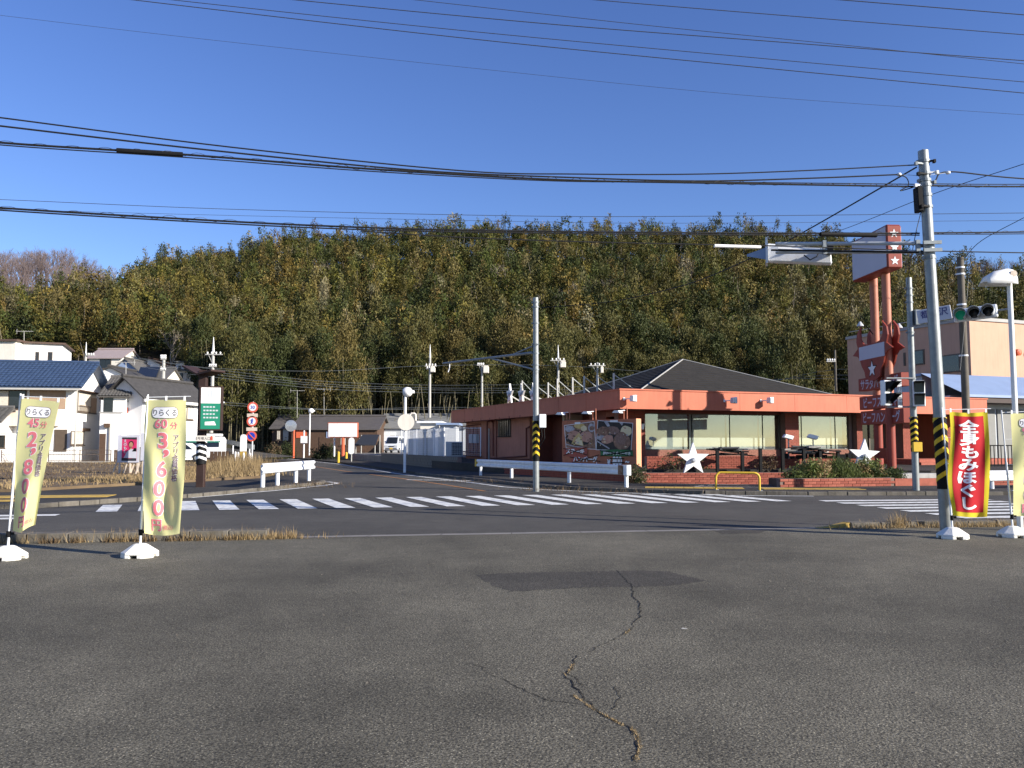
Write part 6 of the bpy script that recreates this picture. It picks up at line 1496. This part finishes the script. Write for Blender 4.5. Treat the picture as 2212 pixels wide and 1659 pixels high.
wire(nw([(-300,280),(0,313),(400,340),(800,370),(1200,391),(1512,393),(1974,398)]), .009, 'thin carrier wire twisted along the thickest upper cable')
wire([(2008,401,14.6),(2212,403,15.2),(2600,400,16.5)], .016, 'thick black cable leaving the big pole to the right', lash=.016)
wire([(2008,397,14.6),(2212,398,15.2),(2600,394,16.5)], .008, 'carrier wire above the thick cable right of the big pole')
wire([(2000,402,14.6),(2020,390,14.7),(2050,371,14.8),(2212,386,15.2),(2600,408,16.5)], .013, 'black cable dipping from the insulator right of the big pole')
wire(nw([(-300,425),(0,449),(400,473),(700,488),(1000,497),(1512,503),(1986,504)]), .015, 'thick black cable of the lower bundle across the hilltop', lash=.016)
wire(nw([(-300,430),(0,454),(400,478),(700,493),(1000,501),(1512,507),(1986,508)]), .011, 'second cable of the lower bundle just under the thick one')
wire([(2008,503,14.6),(2212,501,15.2),(2600,494,16.5)], .014, 'lower thick cable leaving the big pole to the right', lash=.016)
wire([(2008,506,14.6),(2212,505,15.2),(2600,499,16.5)], .009, 'lower thin cable leaving the big pole to the right')
wire(nw([(780,499),(1000,513),(1250,522),(1512,528),(1700,532),(1993,542)]), .010, 'slender cable with white sleeves left of the rear-facing signal')
wire([(2008,542,14.6),(2212,546,15.2),(2600,551,16.5)], .011, 'slender cable leaving the big pole at signal height to the right')
wire([(1980,361,14.6),(1740,499,18),(1650,545,20),(1512,605,23),(1400,636,25.5),(1300,654,27.3),(1166,665,29.4)], .014, 'drop cable sagging from the big pole to the slim corner pole')
wire([(2212,354,17),(2016,419,20),(1812,499,25),(1640,555,32)], .008, 'thin slanting line crossing behind the big pole')
wire([(2212,470,24),(2120,520,25),(2080,562,26)], .010, 'line dropping from upper right to the dark concrete pole')
wire([(-200,425,30),(0,431,30),(500,452,30),(1100,466,30),(1512,467,30),(2400,458,30)], .010, 'thin level wire grazing the hilltop, upper one','thincable')
wire([(-200,446,32),(400,463,32),(1100,478,32),(1512,482,32),(2400,474,32)], .007, 'thin level wire grazing the hilltop, lower one','thincable')
for i, (pts, r) in enumerate([([(100,-25),(290,0),(1000,82),(1600,142),(2212,201),(2500,226)],.013), ([(180,-25),(375,0),(1000,66),(1600,122),(2212,177),(2500,201)],.011), ([(450,-22),(640,0),(1200,53),(1700,92),(2212,131),(2500,150)],.013), ([(700,-22),(900,0),(1400,55),(1800,95),(2212,138),(2500,165)],.009), ([(1000,-30),(1290,0),(1750,38),(2212,75),(2500,98)],.012), ([(1500,-25),(1820,0),(2212,32),(2500,58)],.014), ([(0,33),(400,80),(1000,145),(1600,205),(2212,248),(2500,268)],.005)]):
    wire([(x,y,26) for x,y in pts], r, ('lowest of the dark high wires crossing the sky','second lowest dark high wire crossing the sky','dark high wire crossing the sky from the top edge left of centre','fine high wire meeting the darker one at far right','high wire entering at the top edge right of centre','short high wire in the top right corner','faint pale wire below the high sky wires')[i], 'thincable', 'high wires across the sky')
def sleeve(a, b, r, label, m):
    mb = MB(); mb.tube(W(*a), W(*b), r, n=10); tag(obj('cable_sleeve', mb, m), label, 'cable sleeve', 'sleeves on the cables')
sleeve((252,325,dep(252)),(395,334,dep(395)), .036, 'black ribbed sleeve on the upper cable at left','black'); sleeve((1772,506,dep(1772)),(1893,508,dep(1893)), .04, 'black ribbed sleeve on the lower cable beside the sign pylon','black')
sleeve((1543,531,dep(1543)),(1643,534,dep(1643)), .028, 'white sleeve on the slender cable left of the rear-facing signal','white')
for i, (px, py_) in enumerate(((1942,377),(2048,373))):
    p = W(px, py_, dep(px) if px < 2000 else 14.7); mb = MB(); mb.lathe([(.0,-.035),(.035,-.02),(.04,0),(.035,.02),(.0,.035)], tuple(p), 12); tag(obj('insulator', mb, 'white', smooth=True), ('round white insulator left of the big pole top','round white insulator right of the big pole top')[i], 'insulator', 'cable insulators')
    q = W(1996,380,14.6); mb = MB(); mb.tube(p, q, .004, n=5); tag(obj('stay_wire', mb, 'galvdark'), ('short stay from the left insulator to the big pole','short stay from the right insulator to the big pole')[i], 'wire', 'cable stays')
wire([(1942,378,14.4),(1958,384,14.5),(1962,400,14.5),(1945,412,14.5),(1975,404,14.6)], .009, 'looped cable hanging left of the big pole top')
wire([(1990,455,14.58),(1975,520,14.6),(1962,600,20),(1950,690,27)], .007, 'thin cable hanging from the box on the big pole to the pedestrian pole')
for i, (y0, y1, y2, y3) in enumerate(((797,832,833,858),(803,838,841,862),(808,842,846,866),(814,848,850,868),(866,884,886,880),(872,880,882,884),(795,790,790,812))):
    wire([(300,y0-22,90),(456,y0,90),(700,(y0+y1)/2+9,95),(928,y1,99),(1206,y2,99),(1500,y3,99)], .014, 'thin pale line strung along the far poles, ' + ('first','second','third','fourth','fifth','sixth','seventh')[i] + ' of seven', 'galvdark', 'lines between the far poles', 5, 4)
for i, dy in enumerate((0,12,20)):
    wire([(1600,842-dy,92),(1806,812+dy-14,85),(2000,822+dy-8,82)], .014, 'thin line at the pole above the right roof end, ' + ('top','middle','bottom')[i] + ' one', 'galvdark', 'lines above the right roof end', 5, 4)
# cord with white weight hanging before the peach building
wire([(2092,602,25.5),(2084,700,25.5),(2074,800,25.5)], .006, 'cord hanging beside the concrete pole', 'greypole', None, 3, 4)
# ================================================================ VEGETATION
def leaf_cloud(centres, per, spread, size, droop, seed, asp=.38, quad=True):
    """leaf-sized faces round clump centres -> verts (n,k,3)"""
    g = np.random.default_rng(seed); C = np.repeat(centres, per, axis=0); n = len(C)
    P = C + g.normal(0, 1, (n,3))*np.array(spread)
    d = g.normal(0, 1, (n,3)); d[:,2] -= droop; d /= np.linalg.norm(d, axis=1)[:,None]
    s = g.normal(0, 1, (n,3)); s -= (s*d).sum(1)[:,None]*d; s /= np.linalg.norm(s, axis=1)[:,None]
    L = (size*g.uniform(.6,1.4,n))[:,None]; w = L*asp
    if quad: T = np.stack([P-d*L*.5, P+s*w*.5, P+d*L*.5, P-s*w*.5], 1)
    else: T = np.stack([P-d*L*.4-s*w*.6, P-d*L*.4+s*w*.6, P+d*L*.6], 1)
    return T
def mesh_from(T, name, extra=None):
    n, k, _ = T.shape; v = T.reshape(-1,3); f = np.arange(n*k).reshape(n,k)
    me = bpy.data.meshes.new(name); me.vertices.add(len(v)); me.vertices.foreach_set('co', v.astype(np.float32).ravel())
    me.loops.add(n*k); me.loops.foreach_set('vertex_index', f.ravel().astype(np.int32)); me.polygons.add(n)
    me.polygons.foreach_set('loop_start', (np.arange(n)*k).astype(np.int32)); me.polygons.foreach_set('loop_total', np.full(n,k,np.int32))
    me.update(calc_edges=True); return me
def bamboo_centres(seed, H=12.0, n=46, Rm=2.1, lo=.30, lean=.8):
    g = np.random.default_rng(seed); t = lo + (1-lo)*g.uniform(0,1,n)**.8; a = g.uniform(0, 2*np.pi, n)
    prof = np.interp((t-lo)/(1-lo), [0,.2,.5,.8,1], [.55,1,.95,.72,.34])*Rm
    r = prof*np.sqrt(g.uniform(.15,1,n)); ph = g.uniform(0,6.28); bend = lean*t**3
    x = r*np.cos(a)+bend*np.cos(ph); y = r*np.sin(a)+bend*np.sin(ph); z = t*H - .18*r
    return np.stack([x,y,z],1)
def round_centres(seed, H=11.0, n=60, Rm=3.0):
    g = np.random.default_rng(seed); d = g.normal(0,1,(n,3)); d /= np.linalg.norm(d,axis=1)[:,None]; d[:,2] = np.abs(d[:,2])*1.1-.35
    r = g.uniform(.55,1.05,n)[:,None]; c = d*r*np.array([Rm,Rm,Rm*1.0]); c[:,2] += H*.66; return c
# variants: (centres, colour kind)
NV = 7; VAR = []
for k in range(NV):
    if k < 5: VAR.append(bamboo_centres(40+k, 12.5, 44+4*k%13, 1.9+.15*k, .26+.04*(k%3), 1.2))
    else: VAR.append(round_centres(40+k, 11.5, 56, 2.9))
near_me = []
for k in range(NV):
    T = leaf_cloud(VAR[k], 75, (.40,.40,.52) if k < 5 else (.5,.5,.42), .34, 1.3 if k < 5 else .3, 90+k)
    near_me.append(T)
def culm_mb(k, nst=4):
    mb = MB(); g = random.Random(k)
    if k < 5:
        for j in range(nst):
            x, y = g.uniform(-.8,.8), g.uniform(-.8,.8); lx, ly = g.uniform(-.7,.7), g.uniform(-.7,.7)
            mb.path([(x,y,-1),(x+lx*.2,y+ly*.2,5),(x+lx,y+ly,9.5)], [.07,.06,.03], 5)
    else:
        mb.path([(0,0,-1),(.1,.1,3.5),(.0,.2,7)], [.22,.17,.08], 7)
        for j in range(5): a = j*1.3; mb.path([(.05,.1,3+j*.5),(math.cos(a)*1.6,math.sin(a)*1.6,6+j*.5)], [.08,.03], 5)
    return mb
KINDS = ['leaf_green','leaf_olive','leaf_gold','leaf_dark','leaf_pale']
KLAB = {'leaf_green':'green feathery bamboo clump at the foot of the wooded hill','leaf_olive':'olive feathery bamboo clump at the foot of the wooded hill','leaf_gold':'golden-brown bamboo clump at the foot of the wooded hill','leaf_dark':'dark evergreen tree at the foot of the wooded hill','leaf_pale':'pale straw-coloured bamboo clump at the foot of the wooded hill'}
crown_cache = {}
def crown_mesh(k, kind):
    if (k,kind) not in crown_cache:
        me = mesh_from(near_me[k], 'crown'); me.materials.append(M[kind]); crown_cache[(k,kind)] = me
    return crown_cache[(k,kind)]
culm_cache = {}
for k in range(NV):
    o = obj('t', culm_mb(k), 'culm' if k < 5 else 'bark'); culm_cache[k] = o.data; bpy.data.objects.remove(o)
pos = []
g = random.Random(11)
y = 98.0
while y < 212:
    sp_ = 2.75 if y < 107 else 1.95 + (y-107)*.003; x = -.72*y
    while x < .74*y:
        px = x + g.uniform(-.5,.5)*sp_; pyy = y + g.uniform(-.5,.5)*sp_; a = px/pyy
        st = 122 if a < -.42 else (122-(a+.42)/.08*22 if a < -.34 else 99)
        if a > .40: st = 104
        if -.19 < a < -.03: st = 108
        if (a < -.44 and pyy > 160 + max(0,(a+.50))*900 + 10*math.sin(a*45)) or (a > .475 and pyy > 182 + 8*math.sin(a*40) and g.random() < .8): st = 999
        if pyy > st: pos.append((px, pyy))
        x += sp_
    y += sp_*.95
pos.sort(key=lambda p: p[1] + g.uniform(-2,2))
def pick_kind(x, y):
    n = math.sin(x*.055+1.3)*math.cos(y*.06) + .6*math.sin(x*.13-y*.09) + g.uniform(-.9,.9)
    s = (y-98)/110
    if s > .75: return g.choices(KINDS, (.30,.30,.14,.22,.04))[0]
    if .25 < s < .6 and n > .55: return g.choices(KINDS, (.1,.3,.36,.04,.2))[0]
    if n > .2: return g.choices(KINDS, (.2,.42,.28,.06,.04))[0]
    return g.choices(KINDS, (.36,.32,.12,.18,.02))[0]
NEARN = 300; far = []
for i, (x, y) in enumerate(pos):
    kind = pick_kind(x, y); k = g.choice((5,6)) if kind == 'leaf_dark' or (y > 185 and g.random() < .35) else g.randrange(5)
    s = g.uniform(.58,.95) if i < NEARN else g.uniform(.5,1.0)*(1.5 if g.random() < .12 else 1); z = hill_h(x, y) - .3; rz = g.uniform(0,6.28); sz = s*g.uniform(1.0,1.3) if i < NEARN else g.uniform(.48,.92)
    if i < NEARN:
        t = thing('bamboo' if k < 5 else 'tree', (x,y,z), KLAB[kind], 'bamboo' if k < 5 else 'tree', 'bamboo and trees along the hill foot: ' + kind[5:])
        t.rotation_euler = (g.uniform(-.06,.06), g.uniform(-.06,.06), rz); t.scale = (s,s,sz)
        c = bpy.data.objects.new('crown', crown_mesh(k, kind)); COL.objects.link(c); c.parent = t
        c = bpy.data.objects.new('trunk', culm_cache[k]); COL.objects.link(c); c.parent = t
        pxx = CX+FPX*x/y; zn = ('behind the houses at left' if pxx < 480 else 'behind the low brown houses' if pxx < 800 else 'left of the slim corner pole' if pxx < 1150 else 'behind the roof braces' if pxx < 1450 else 'above the restaurant roof' if pxx < 1860 else 'behind the peach building')
        if k >= 5 and 'bamboo' in KLAB[kind]: t['label'] = KLAB[kind].replace('feathery bamboo clump','rounded tree').replace('bamboo clump','rounded tree')
        if k < 5 and kind == 'leaf_dark': t['label'] = 'dark green bamboo clump at the foot of the wooded hill'
        t['label'] = t['label'].replace('at the foot of the wooded hill', zn); t['group'] = 'hill foot ' + zn + ': ' + kind[5:]
    else: far.append((x,y,z,s,sz,rz,k,kind))
# the rest of the wood: one mass on the hillside
KC = {'leaf_green':(.052,.062,.019),'leaf_olive':(.095,.086,.026),'leaf_gold':(.148,.112,.038),'leaf_dark':(.026,.036,.014),'leaf_pale':(.165,.145,.08)}

low = []
for k in range(NV):
    c_ = bamboo_centres(140+k, 12.5, 24, 1.35+.12*k, .42, 1.9) if k < 5 else round_centres(140+k, 11.5, 24, 2.0)
    T = leaf_cloud(c_, 15, (.34,.34,.55) if k < 5 else (.5,.5,.42), .50, 1.2 if k < 5 else .3, 190+k, .42, False); low.append(T)
parts = []; cols = []
for x,y,z,s,sz,rz,k,kind in far:
    T = low[k]; c, sn = math.cos(rz), math.sin(rz)
    A = np.empty_like(T); A[...,0] = (T[...,0]*c - T[...,1]*sn)*s + x; A[...,1] = (T[...,0]*sn + T[...,1]*c)*s + y; A[...,2] = T[...,2]*sz + z
    parts.append(A); base = np.array(KC[kind])*rng.uniform(.55,1.45)*np.array([rng.uniform(.94,1.1),1,rng.uniform(.6,1.05)])
    cc = np.clip(base[None,:]*rng.uniform(.65,1.4,(len(A),1))*np.array([1,1,1]) , 0, 1); cols.append(np.repeat(cc, 3, axis=0))
T = np.concatenate(parts); cols = np.concatenate(cols)
me = mesh_from(T, 'hillside_wood'); at = me.attributes.new('leafcol','FLOAT_COLOR','POINT'); at.data.foreach_set('color', np.concatenate([cols, np.ones((len(cols),1))],1).astype(np.float32).ravel())
wo = link_mesh('hillside_wood', me, 'wood_leaves'); tag(wo, 'dense bamboo and evergreen wood covering the hillside', 'wood', kind='stuff')
# pale stems showing through the wood
mb = MB()
for x,y,z,s,sz,rz,k,kind in far:
    if g.random() < .16: h = 8*sz+g.uniform(0,3.0); lx = g.uniform(-1.3,1.3); mb.path([(x+1.2,y-1.6,z),(x+1.2+lx*.4,y-1.7,z+h*.6),(x+1.2+lx,y-1.8,z+h)], [.06,.05,.02], 3)
st = obj('wood_stems', mb, 'twig_pale'); tag(st, 'pale bare stems showing through the hillside wood', 'stems', kind='stuff')
# stand of bare culms and dark undergrowth along the hill foot
mb = MB()
for i in range(330):
    a = g.uniform(-.33,.42); y = g.uniform(98.5,106); x = a*y; h = g.uniform(4,9); lx = g.uniform(-1.2,1.2)
    mb.path([(x,y,-.3),(x+lx*.3,y,h*.5),(x+lx,y,h)], [.06,.05,.03], 4)
st = obj('bamboo_stems', mb, 'culm'); tag(st, 'thin pale bamboo stems standing along the dark hill foot', 'stems', kind='stuff')
# ---------------------------------------------------------------- bare winter trees on the ridge
def bare_tree_mb(seed, H=9):
    q = random.Random(seed); mb = MB()
    def br(p, d, L, r, lv):
        e = p + d*L; m_ = p + d*L*.5 + Vector((q.uniform(-1,1),q.uniform(-1,1),0))*L*.05; mb.path([p,m_,e], [r,r*.85,r*.6], 5 if lv < 2 else 3)
        if lv >= 5: return
        for k in range(3 if lv < 4 else 4):
            dd = (d + Vector((q.uniform(-1,1),q.uniform(-1,1),q.uniform(-.1,.75)))*(.62 if lv else .5)).normalized(); br(p + d*L*q.uniform(.55,1), dd, L*q.uniform(.55,.8), r*.55, lv+1)
    br(Vector((0,0,-.5)), Vector((0,0,1)), H*.30, .12, 0); return mb
bare = []
for k in range(4): o = obj('t', bare_tree_mb(300+k), 'twig' if k < 3 else 'twig_pale'); bare.append(o.data); bpy.data.objects.remove(o)
blabs = {'L':'bare purplish-brown winter tree on the left skyline','R':'bare winter tree on the right skyline behind the lamp','C':'bare winter tree standing on the middle skyline','S':'bare pale tree leaning out of the dark wood at left','M':'bare winter tree among the bamboo on the slope'}
def bare_tree(x, y, z, s, key, k, rot=(0,0)):
    t = thing('bare_tree', (x,y,z), blabs[key], 'tree', 'bare winter trees: ' + {'L':'left skyline','R':'right skyline','C':'middle skyline','S':'leaning','M':'slope'}[key]); t.scale = (s*1.05,s*1.05,s); t.rotation_euler = (rot[0],rot[1],g.uniform(0,6.28))
    c = bpy.data.objects.new('branches', bare[k]); COL.objects.link(c); c.parent = t
for i in range(105):
    px = g.uniform(-60,236); Y = g.uniform(160,206); x = (px-CX)/FPX*Y; bare_tree(x, Y, hill_h(x,Y), g.uniform(1.3,1.8)*(1 if px < 190 else .75), 'L', i % 3)
for i in range(44):
    px = g.uniform(1960,2260); Y = g.uniform(180,208); x = (px-CX)/FPX*Y; bare_tree(x, Y, hill_h(x,Y), g.uniform(1.1,1.5), 'R', i % 4)
for px in (430,482,495,545,600,640,662,1340,1440,1625,1640,1662,1690,1780,1820):
    Y = 204; x = (px-CX)/FPX*Y; bare_tree(x, Y, hill_h(x,Y), g.uniform(1.1,1.5), 'C', g.randrange(4))
for px, Y in ((150,150),(105,165),(250,170),(420,180),(1080,160),(1230,150),(1490,165),(1180,140),(1330,150),(700,170)):
    x = (px-CX)/FPX*Y; bare_tree(x, Y, hill_h(x,Y)+1.5, g.uniform(1.15,1.5), 'M', 3)
p = W(362,768,116); bare_tree(p.x, 116, hill_h(p.x,116), 1.35, 'S', 3, (0,-.22))
# ---------------------------------------------------------------- shrubs
def shrub(name, loc, r, hgt, n, per, size, kinds, label, cat='shrub', seed=1, group=None, droop=0.0, asp=.35):
    q = np.random.default_rng(seed); t = thing(name, loc, label, cat, group)
    d = q.normal(0,1,(n,3)); d /= np.linalg.norm(d,axis=1)[:,None]; d[:,2] = np.abs(d[:,2]); c = d*np.array([r[0],r[1],hgt])*q.uniform(.5,1,(n,1)); c[:,2] += .05
    for j, kd in enumerate(kinds):
        T = leaf_cloud(c[j::len(kinds)], per, (size*.9,size*.9,size*.8), size, droop, seed*7+j, asp); me = mesh_from(T, 'leaves'); o = link_mesh('leaves', me, kd, t)
    mb = MB(); qq = random.Random(seed)
    for k in range(6): mb.path([(0,0,0),(qq.uniform(-.5,.5)*r[0],qq.uniform(-.5,.5)*r[1],hgt*.7)], [.02,.008], 4)
    o = link_mesh('stems', obj_tmp(mb), 'bark', t)
    return t
def obj_tmp(mb):
    o = obj('t', mb, None); me = o.data; bpy.data.objects.remove(o); return me
shrub('shrub', (10.6,29.4,.34), (.75,.6), .58, 80, 50, .12, ('leaf_bush','straw'), 'yellow-green variegated shrub at the left end of the planter', seed=3)
shrub('shrub', (11.6,29.6,.34), (.75,.6), .56, 80, 50, .14, ('leaf_bushdark','leaf_bush'), 'grassy dark green shrub in the middle of the planter', seed=4, droop=-1.5, asp=.12)
shrub('shrub', (12.6,29.9,.34), (.8,.6), .62, 90, 50, .12, ('leaf_bush','leaf_bushdark','straw'), 'dense green shrub in the planter beneath the right-hand star', seed=5)
shrub('shrub', (13.5,30.0,.34), (.7,.5), .25, 50, 30, .11, ('leaf_bushdark',), 'low creeping shrub at the right end of the planter', seed=6)
shrub('shrub', (9.85,29.0,.30), (.55,.3), .3, 30, 25, .10, ('leaf_bushdark','leaf_bush'), 'small trailing shrub at the left corner of the planter', seed=8)
shrub('shrub', (4.75,31.2,.11), (.42,.35), .6, 40, 30, .10, ('leaf_bushdark','straw_dark'), 'scruffy dry bush at the corner of the brick wall', seed=7)
shrub('shrub', (6.7,33.3,.44), (1.3,.3), .72, 40, 18, .10, ('straw_dark','leaf_bushdark'), 'thin dry bush behind the left star', seed=9)
shrub('shrub', (10.2,33.4,.44), (.6,.3), .65, 26, 18, .10, ('straw_dark',), 'thin dry bush below the middle shop window', seed=10)
# hedges and bushes up the street
for i, (p0, p1, pt, pb, Y, kd, lab) in enumerate(((670,738,962,984,80,('leaf_dark',),'dark clipped hedge below the blank billboard'),(600,640,955,987,90,('leaf_dark','leaf_green'),'dark bushes at the bend of the street'),(575,606,958,990,86,('leaf_dark','straw_dark'),'wild dark bush at the left street corner'),(912,930,955,984,86,('leaf_green',),'small round bush by the van'),(560,612,900,950,100,('leaf_dark',),'dark thicket left of the low brown house'))):
    a = W(p0,pb,Y); b = W(p1,pt,Y); shrub('hedge' if i == 0 else 'bush', ((a.x+b.x)/2,Y,max(0,a.z-.3)), ((b.x-a.x)/2,.9), b.z-max(0,a.z-.3), 90, 24, .2, kd, lab, 'hedge' if i == 0 else 'bush', 20+i)
# ---------------------------------------------------------------- dry grass
def blades(spots, hgt, wid, seed, name, m, label, bend=.5, cat='grass'):
    q = np.random.default_rng(seed); P = np.array(spots, float); n = len(P); a = q.uniform(0,6.28,n); h = hgt*q.uniform(.4,1.3,n)*(P[:,3] if P.shape[1] > 3 else 1)
    d = np.stack([np.cos(a),np.sin(a),np.zeros(n)],1); tip = P[:,:3] + d*(h*q.uniform(.1,1,n)*bend)[:,None]; tip[:,2] += h
    s = np.stack([-np.sin(a),np.cos(a),np.zeros(n)],1)*(wid*q.uniform(.6,1.4,n))[:,None]
    T = np.stack([P[:,:3]-s, P[:,:3]+s, tip],1); me = mesh_from(T, name); o = link_mesh(name, me, m); return tag(o, label, cat, kind='stuff')
from mathutils import noise as mnoise
def inpoly(x, y, poly):
    c = False; j = len(poly)-1
    for i in range(len(poly)):
        if (poly[i][1] > y) != (poly[j][1] > y) and x < (poly[j][0]-poly[i][0])*(y-poly[i][1])/(poly[j][1]-poly[i][1])+poly[i][0]: c = not c
        j = i
    return c
sp1, sp2 = [], []
q = random.Random(5)
def edge_d(x, y):                         # distance to the street-side edge of the field
    m_ = 99
    for (x0,y0),(x1,y1) in zip(FIELD[:8], FIELD[1:8]):
        dx, dy = x1-x0, y1-y0; t = max(0,min(1,((x-x0)*dx+(y-y0)*dy)/(dx*dx+dy*dy))); m_ = min(m_, math.hypot(x-x0-t*dx, y-y0-t*dy))
    return m_
while len(sp1) < 17000:
    y = q.uniform(19,66); x = q.uniform(-42,-10)
    if not inpoly(x, y, FIELD) or x/y < -.68: continue
    e = edge_d(x, y); nz_ = mnoise.noise(Vector((x*.45,y*.45,0))) + .5*mnoise.noise(Vector((x*1.3,y*1.3,5))); k = math.exp(-e/1.6)*max(.05,.5+1.2*nz_) + max(0, .04+.35*(nz_-.25))
    if y > 30 and x > -19 and e < 5: k += .35
    if q.random() < k: sp1.append((x, y, .19, 1.0 + (2.2 if (e < 3.0 and 36 < y < 47 and x > -17) else .6 if e < 1.2 else 0)))
blades(sp1, .13, .016, 1, 'dry_grass', 'straw', 'dry straw-coloured grass along the edge of the field', 1.0)
while len(sp2) < 9000:
    y = q.uniform(24,66); x = q.uniform(-42,-11)
    if inpoly(x, y, FIELD) and q.random() < max(.05,.5+1.5*mnoise.noise(Vector((x*.5,y*.5,9)))): sp2.append((x, y, .19, .8))
blades(sp2, .09, .03, 2, 'withered_weeds', 'straw_dark', 'brown withered weeds scattered over the bare field', 1.2)
sp3 = []
for i in range(2600):
    x = q.uniform(-7.9,-3.55); k = (x+7.9)/4.35; y = NE(x)-.66+q.uniform(-.1,.34)
    if mnoise.noise(Vector((x*1.6,3,0))) + .5*mnoise.noise(Vector((x*5,9,0))) + q.uniform(-.3,.3) > .02: sp3.append((x,y,.03,.5+.7*q.random()))
for i in range(700): x = q.gauss(-4.2,.45); sp3.append((x, NE(x)-.62+q.uniform(-.12,.2), .03, .6))
for i in range(1500):
    x = q.choice((q.gauss(6.6,.35), q.gauss(7.9,.4), q.gauss(8.6,.5), q.gauss(9.3,.4))); sp3.append((x, NE(x)-.62+q.uniform(-.2,.25), .03, .35+.5*q.random()))
for i in range(160): x = q.gauss(7.15,.10); sp3.append((x, NE(x)-.5+q.gauss(0,.08), .03, 1.5))
blades(sp3, .17, .006, 3, 'kerb_weeds', 'straw', 'dry weeds growing along the parking-lot kerb', 1.0)
sp4 = [(x, NE(x)-.66+q.uniform(-.12,.2), .03, q.uniform(.4,1)) for x in [q.uniform(-7.6,-4.4) for _ in range(1100)] if mnoise.noise(Vector((x*2.2,7,0))) > 0]
blades(sp4, .14, .010, 4, 'kerb_weeds', 'straw_dark', 'brown weed tufts on the kerb between the price banners', 1.1)
sp5 = []
for p, r_ in (((1030,1040),.5),((1180,1058),.3),((1300,1064),.5),((690,1046),.25),((660,1052),.3)):
    c = G(*p, .12)
    for i in range(160): sp5.append((c.x+q.gauss(0,r_*2), c.y+q.gauss(0,r_), .11, q.uniform(.3,1)))
blades(sp5, .2, .007, 6, 'kerb_weeds', 'straw_dark', 'sparse weeds at the feet of the guardrails', 1.0)
sp7 = []
while len(sp7) < 7000:
    t = q.random(); cx_ = -11.6-3.6*t+q.gauss(0,.55); cy_ = 37.3+8.5*t+q.gauss(0,.6)
    sp7.append((cx_, cy_, .15, q.uniform(.35,1.0)*(1.25 if .15 < t < .8 else .6)))
blades(sp7, .75, .014, 8, 'tall_dry_grass', 'straw', 'tall pale dry grass behind the short corner guardrail', .75)
# straw in the cracks of the lot
sp6 = []
for pts in ([(1238,1513),(1262,1530),(1290,1550),(1325,1568),(1345,1580)], [(1365,1585),(1378,1605),(1382,1630),(1372,1659)], [(1362,1368),(1350,1378)], [(1240,1445),(1222,1470)]):
    P = [G(*p) for p in pts]
    for a, b in zip(P, P[1:]):
        for i in range(60): c = a.lerp(b, q.random()); sp6.append((c.x+q.gauss(0,.006), c.y+q.gauss(0,.006), .031, q.uniform(.3,1)))
blades(sp6, .015, .003, 7, 'crack_grass', 'straw', 'pale dry grass filling the cracks of the parking lot', 1.6)
# fallen grit on the lot
mb = MB()
for i in range(420):
    x = q.uniform(-9,9); y = q.uniform(3.2,13.5); s = q.uniform(.004,.011); mb.add([(x-s,y-s,.031),(x+s,y-s*.6,.031),(x,y+s,.031),(x,y,.031+s)], [(0,1,3),(1,2,3),(2,0,3)])
tag(obj('grit', mb, 'kerb'), 'pale grit scattered over the parking lot', 'grit', kind='stuff')
p = G(1478,1367); mb = MB(); mb.add([(p.x-.025,p.y,.032),(p.x+.02,p.y-.008,.032),(p.x+.028,p.y+.006,.035),(p.x-.014,p.y+.01,.04)], [(0,1,2,3),(0,3,1)]); tag(obj('litter', mb, 'concrete'), 'small white scrap of litter on the parking lot', 'litter')
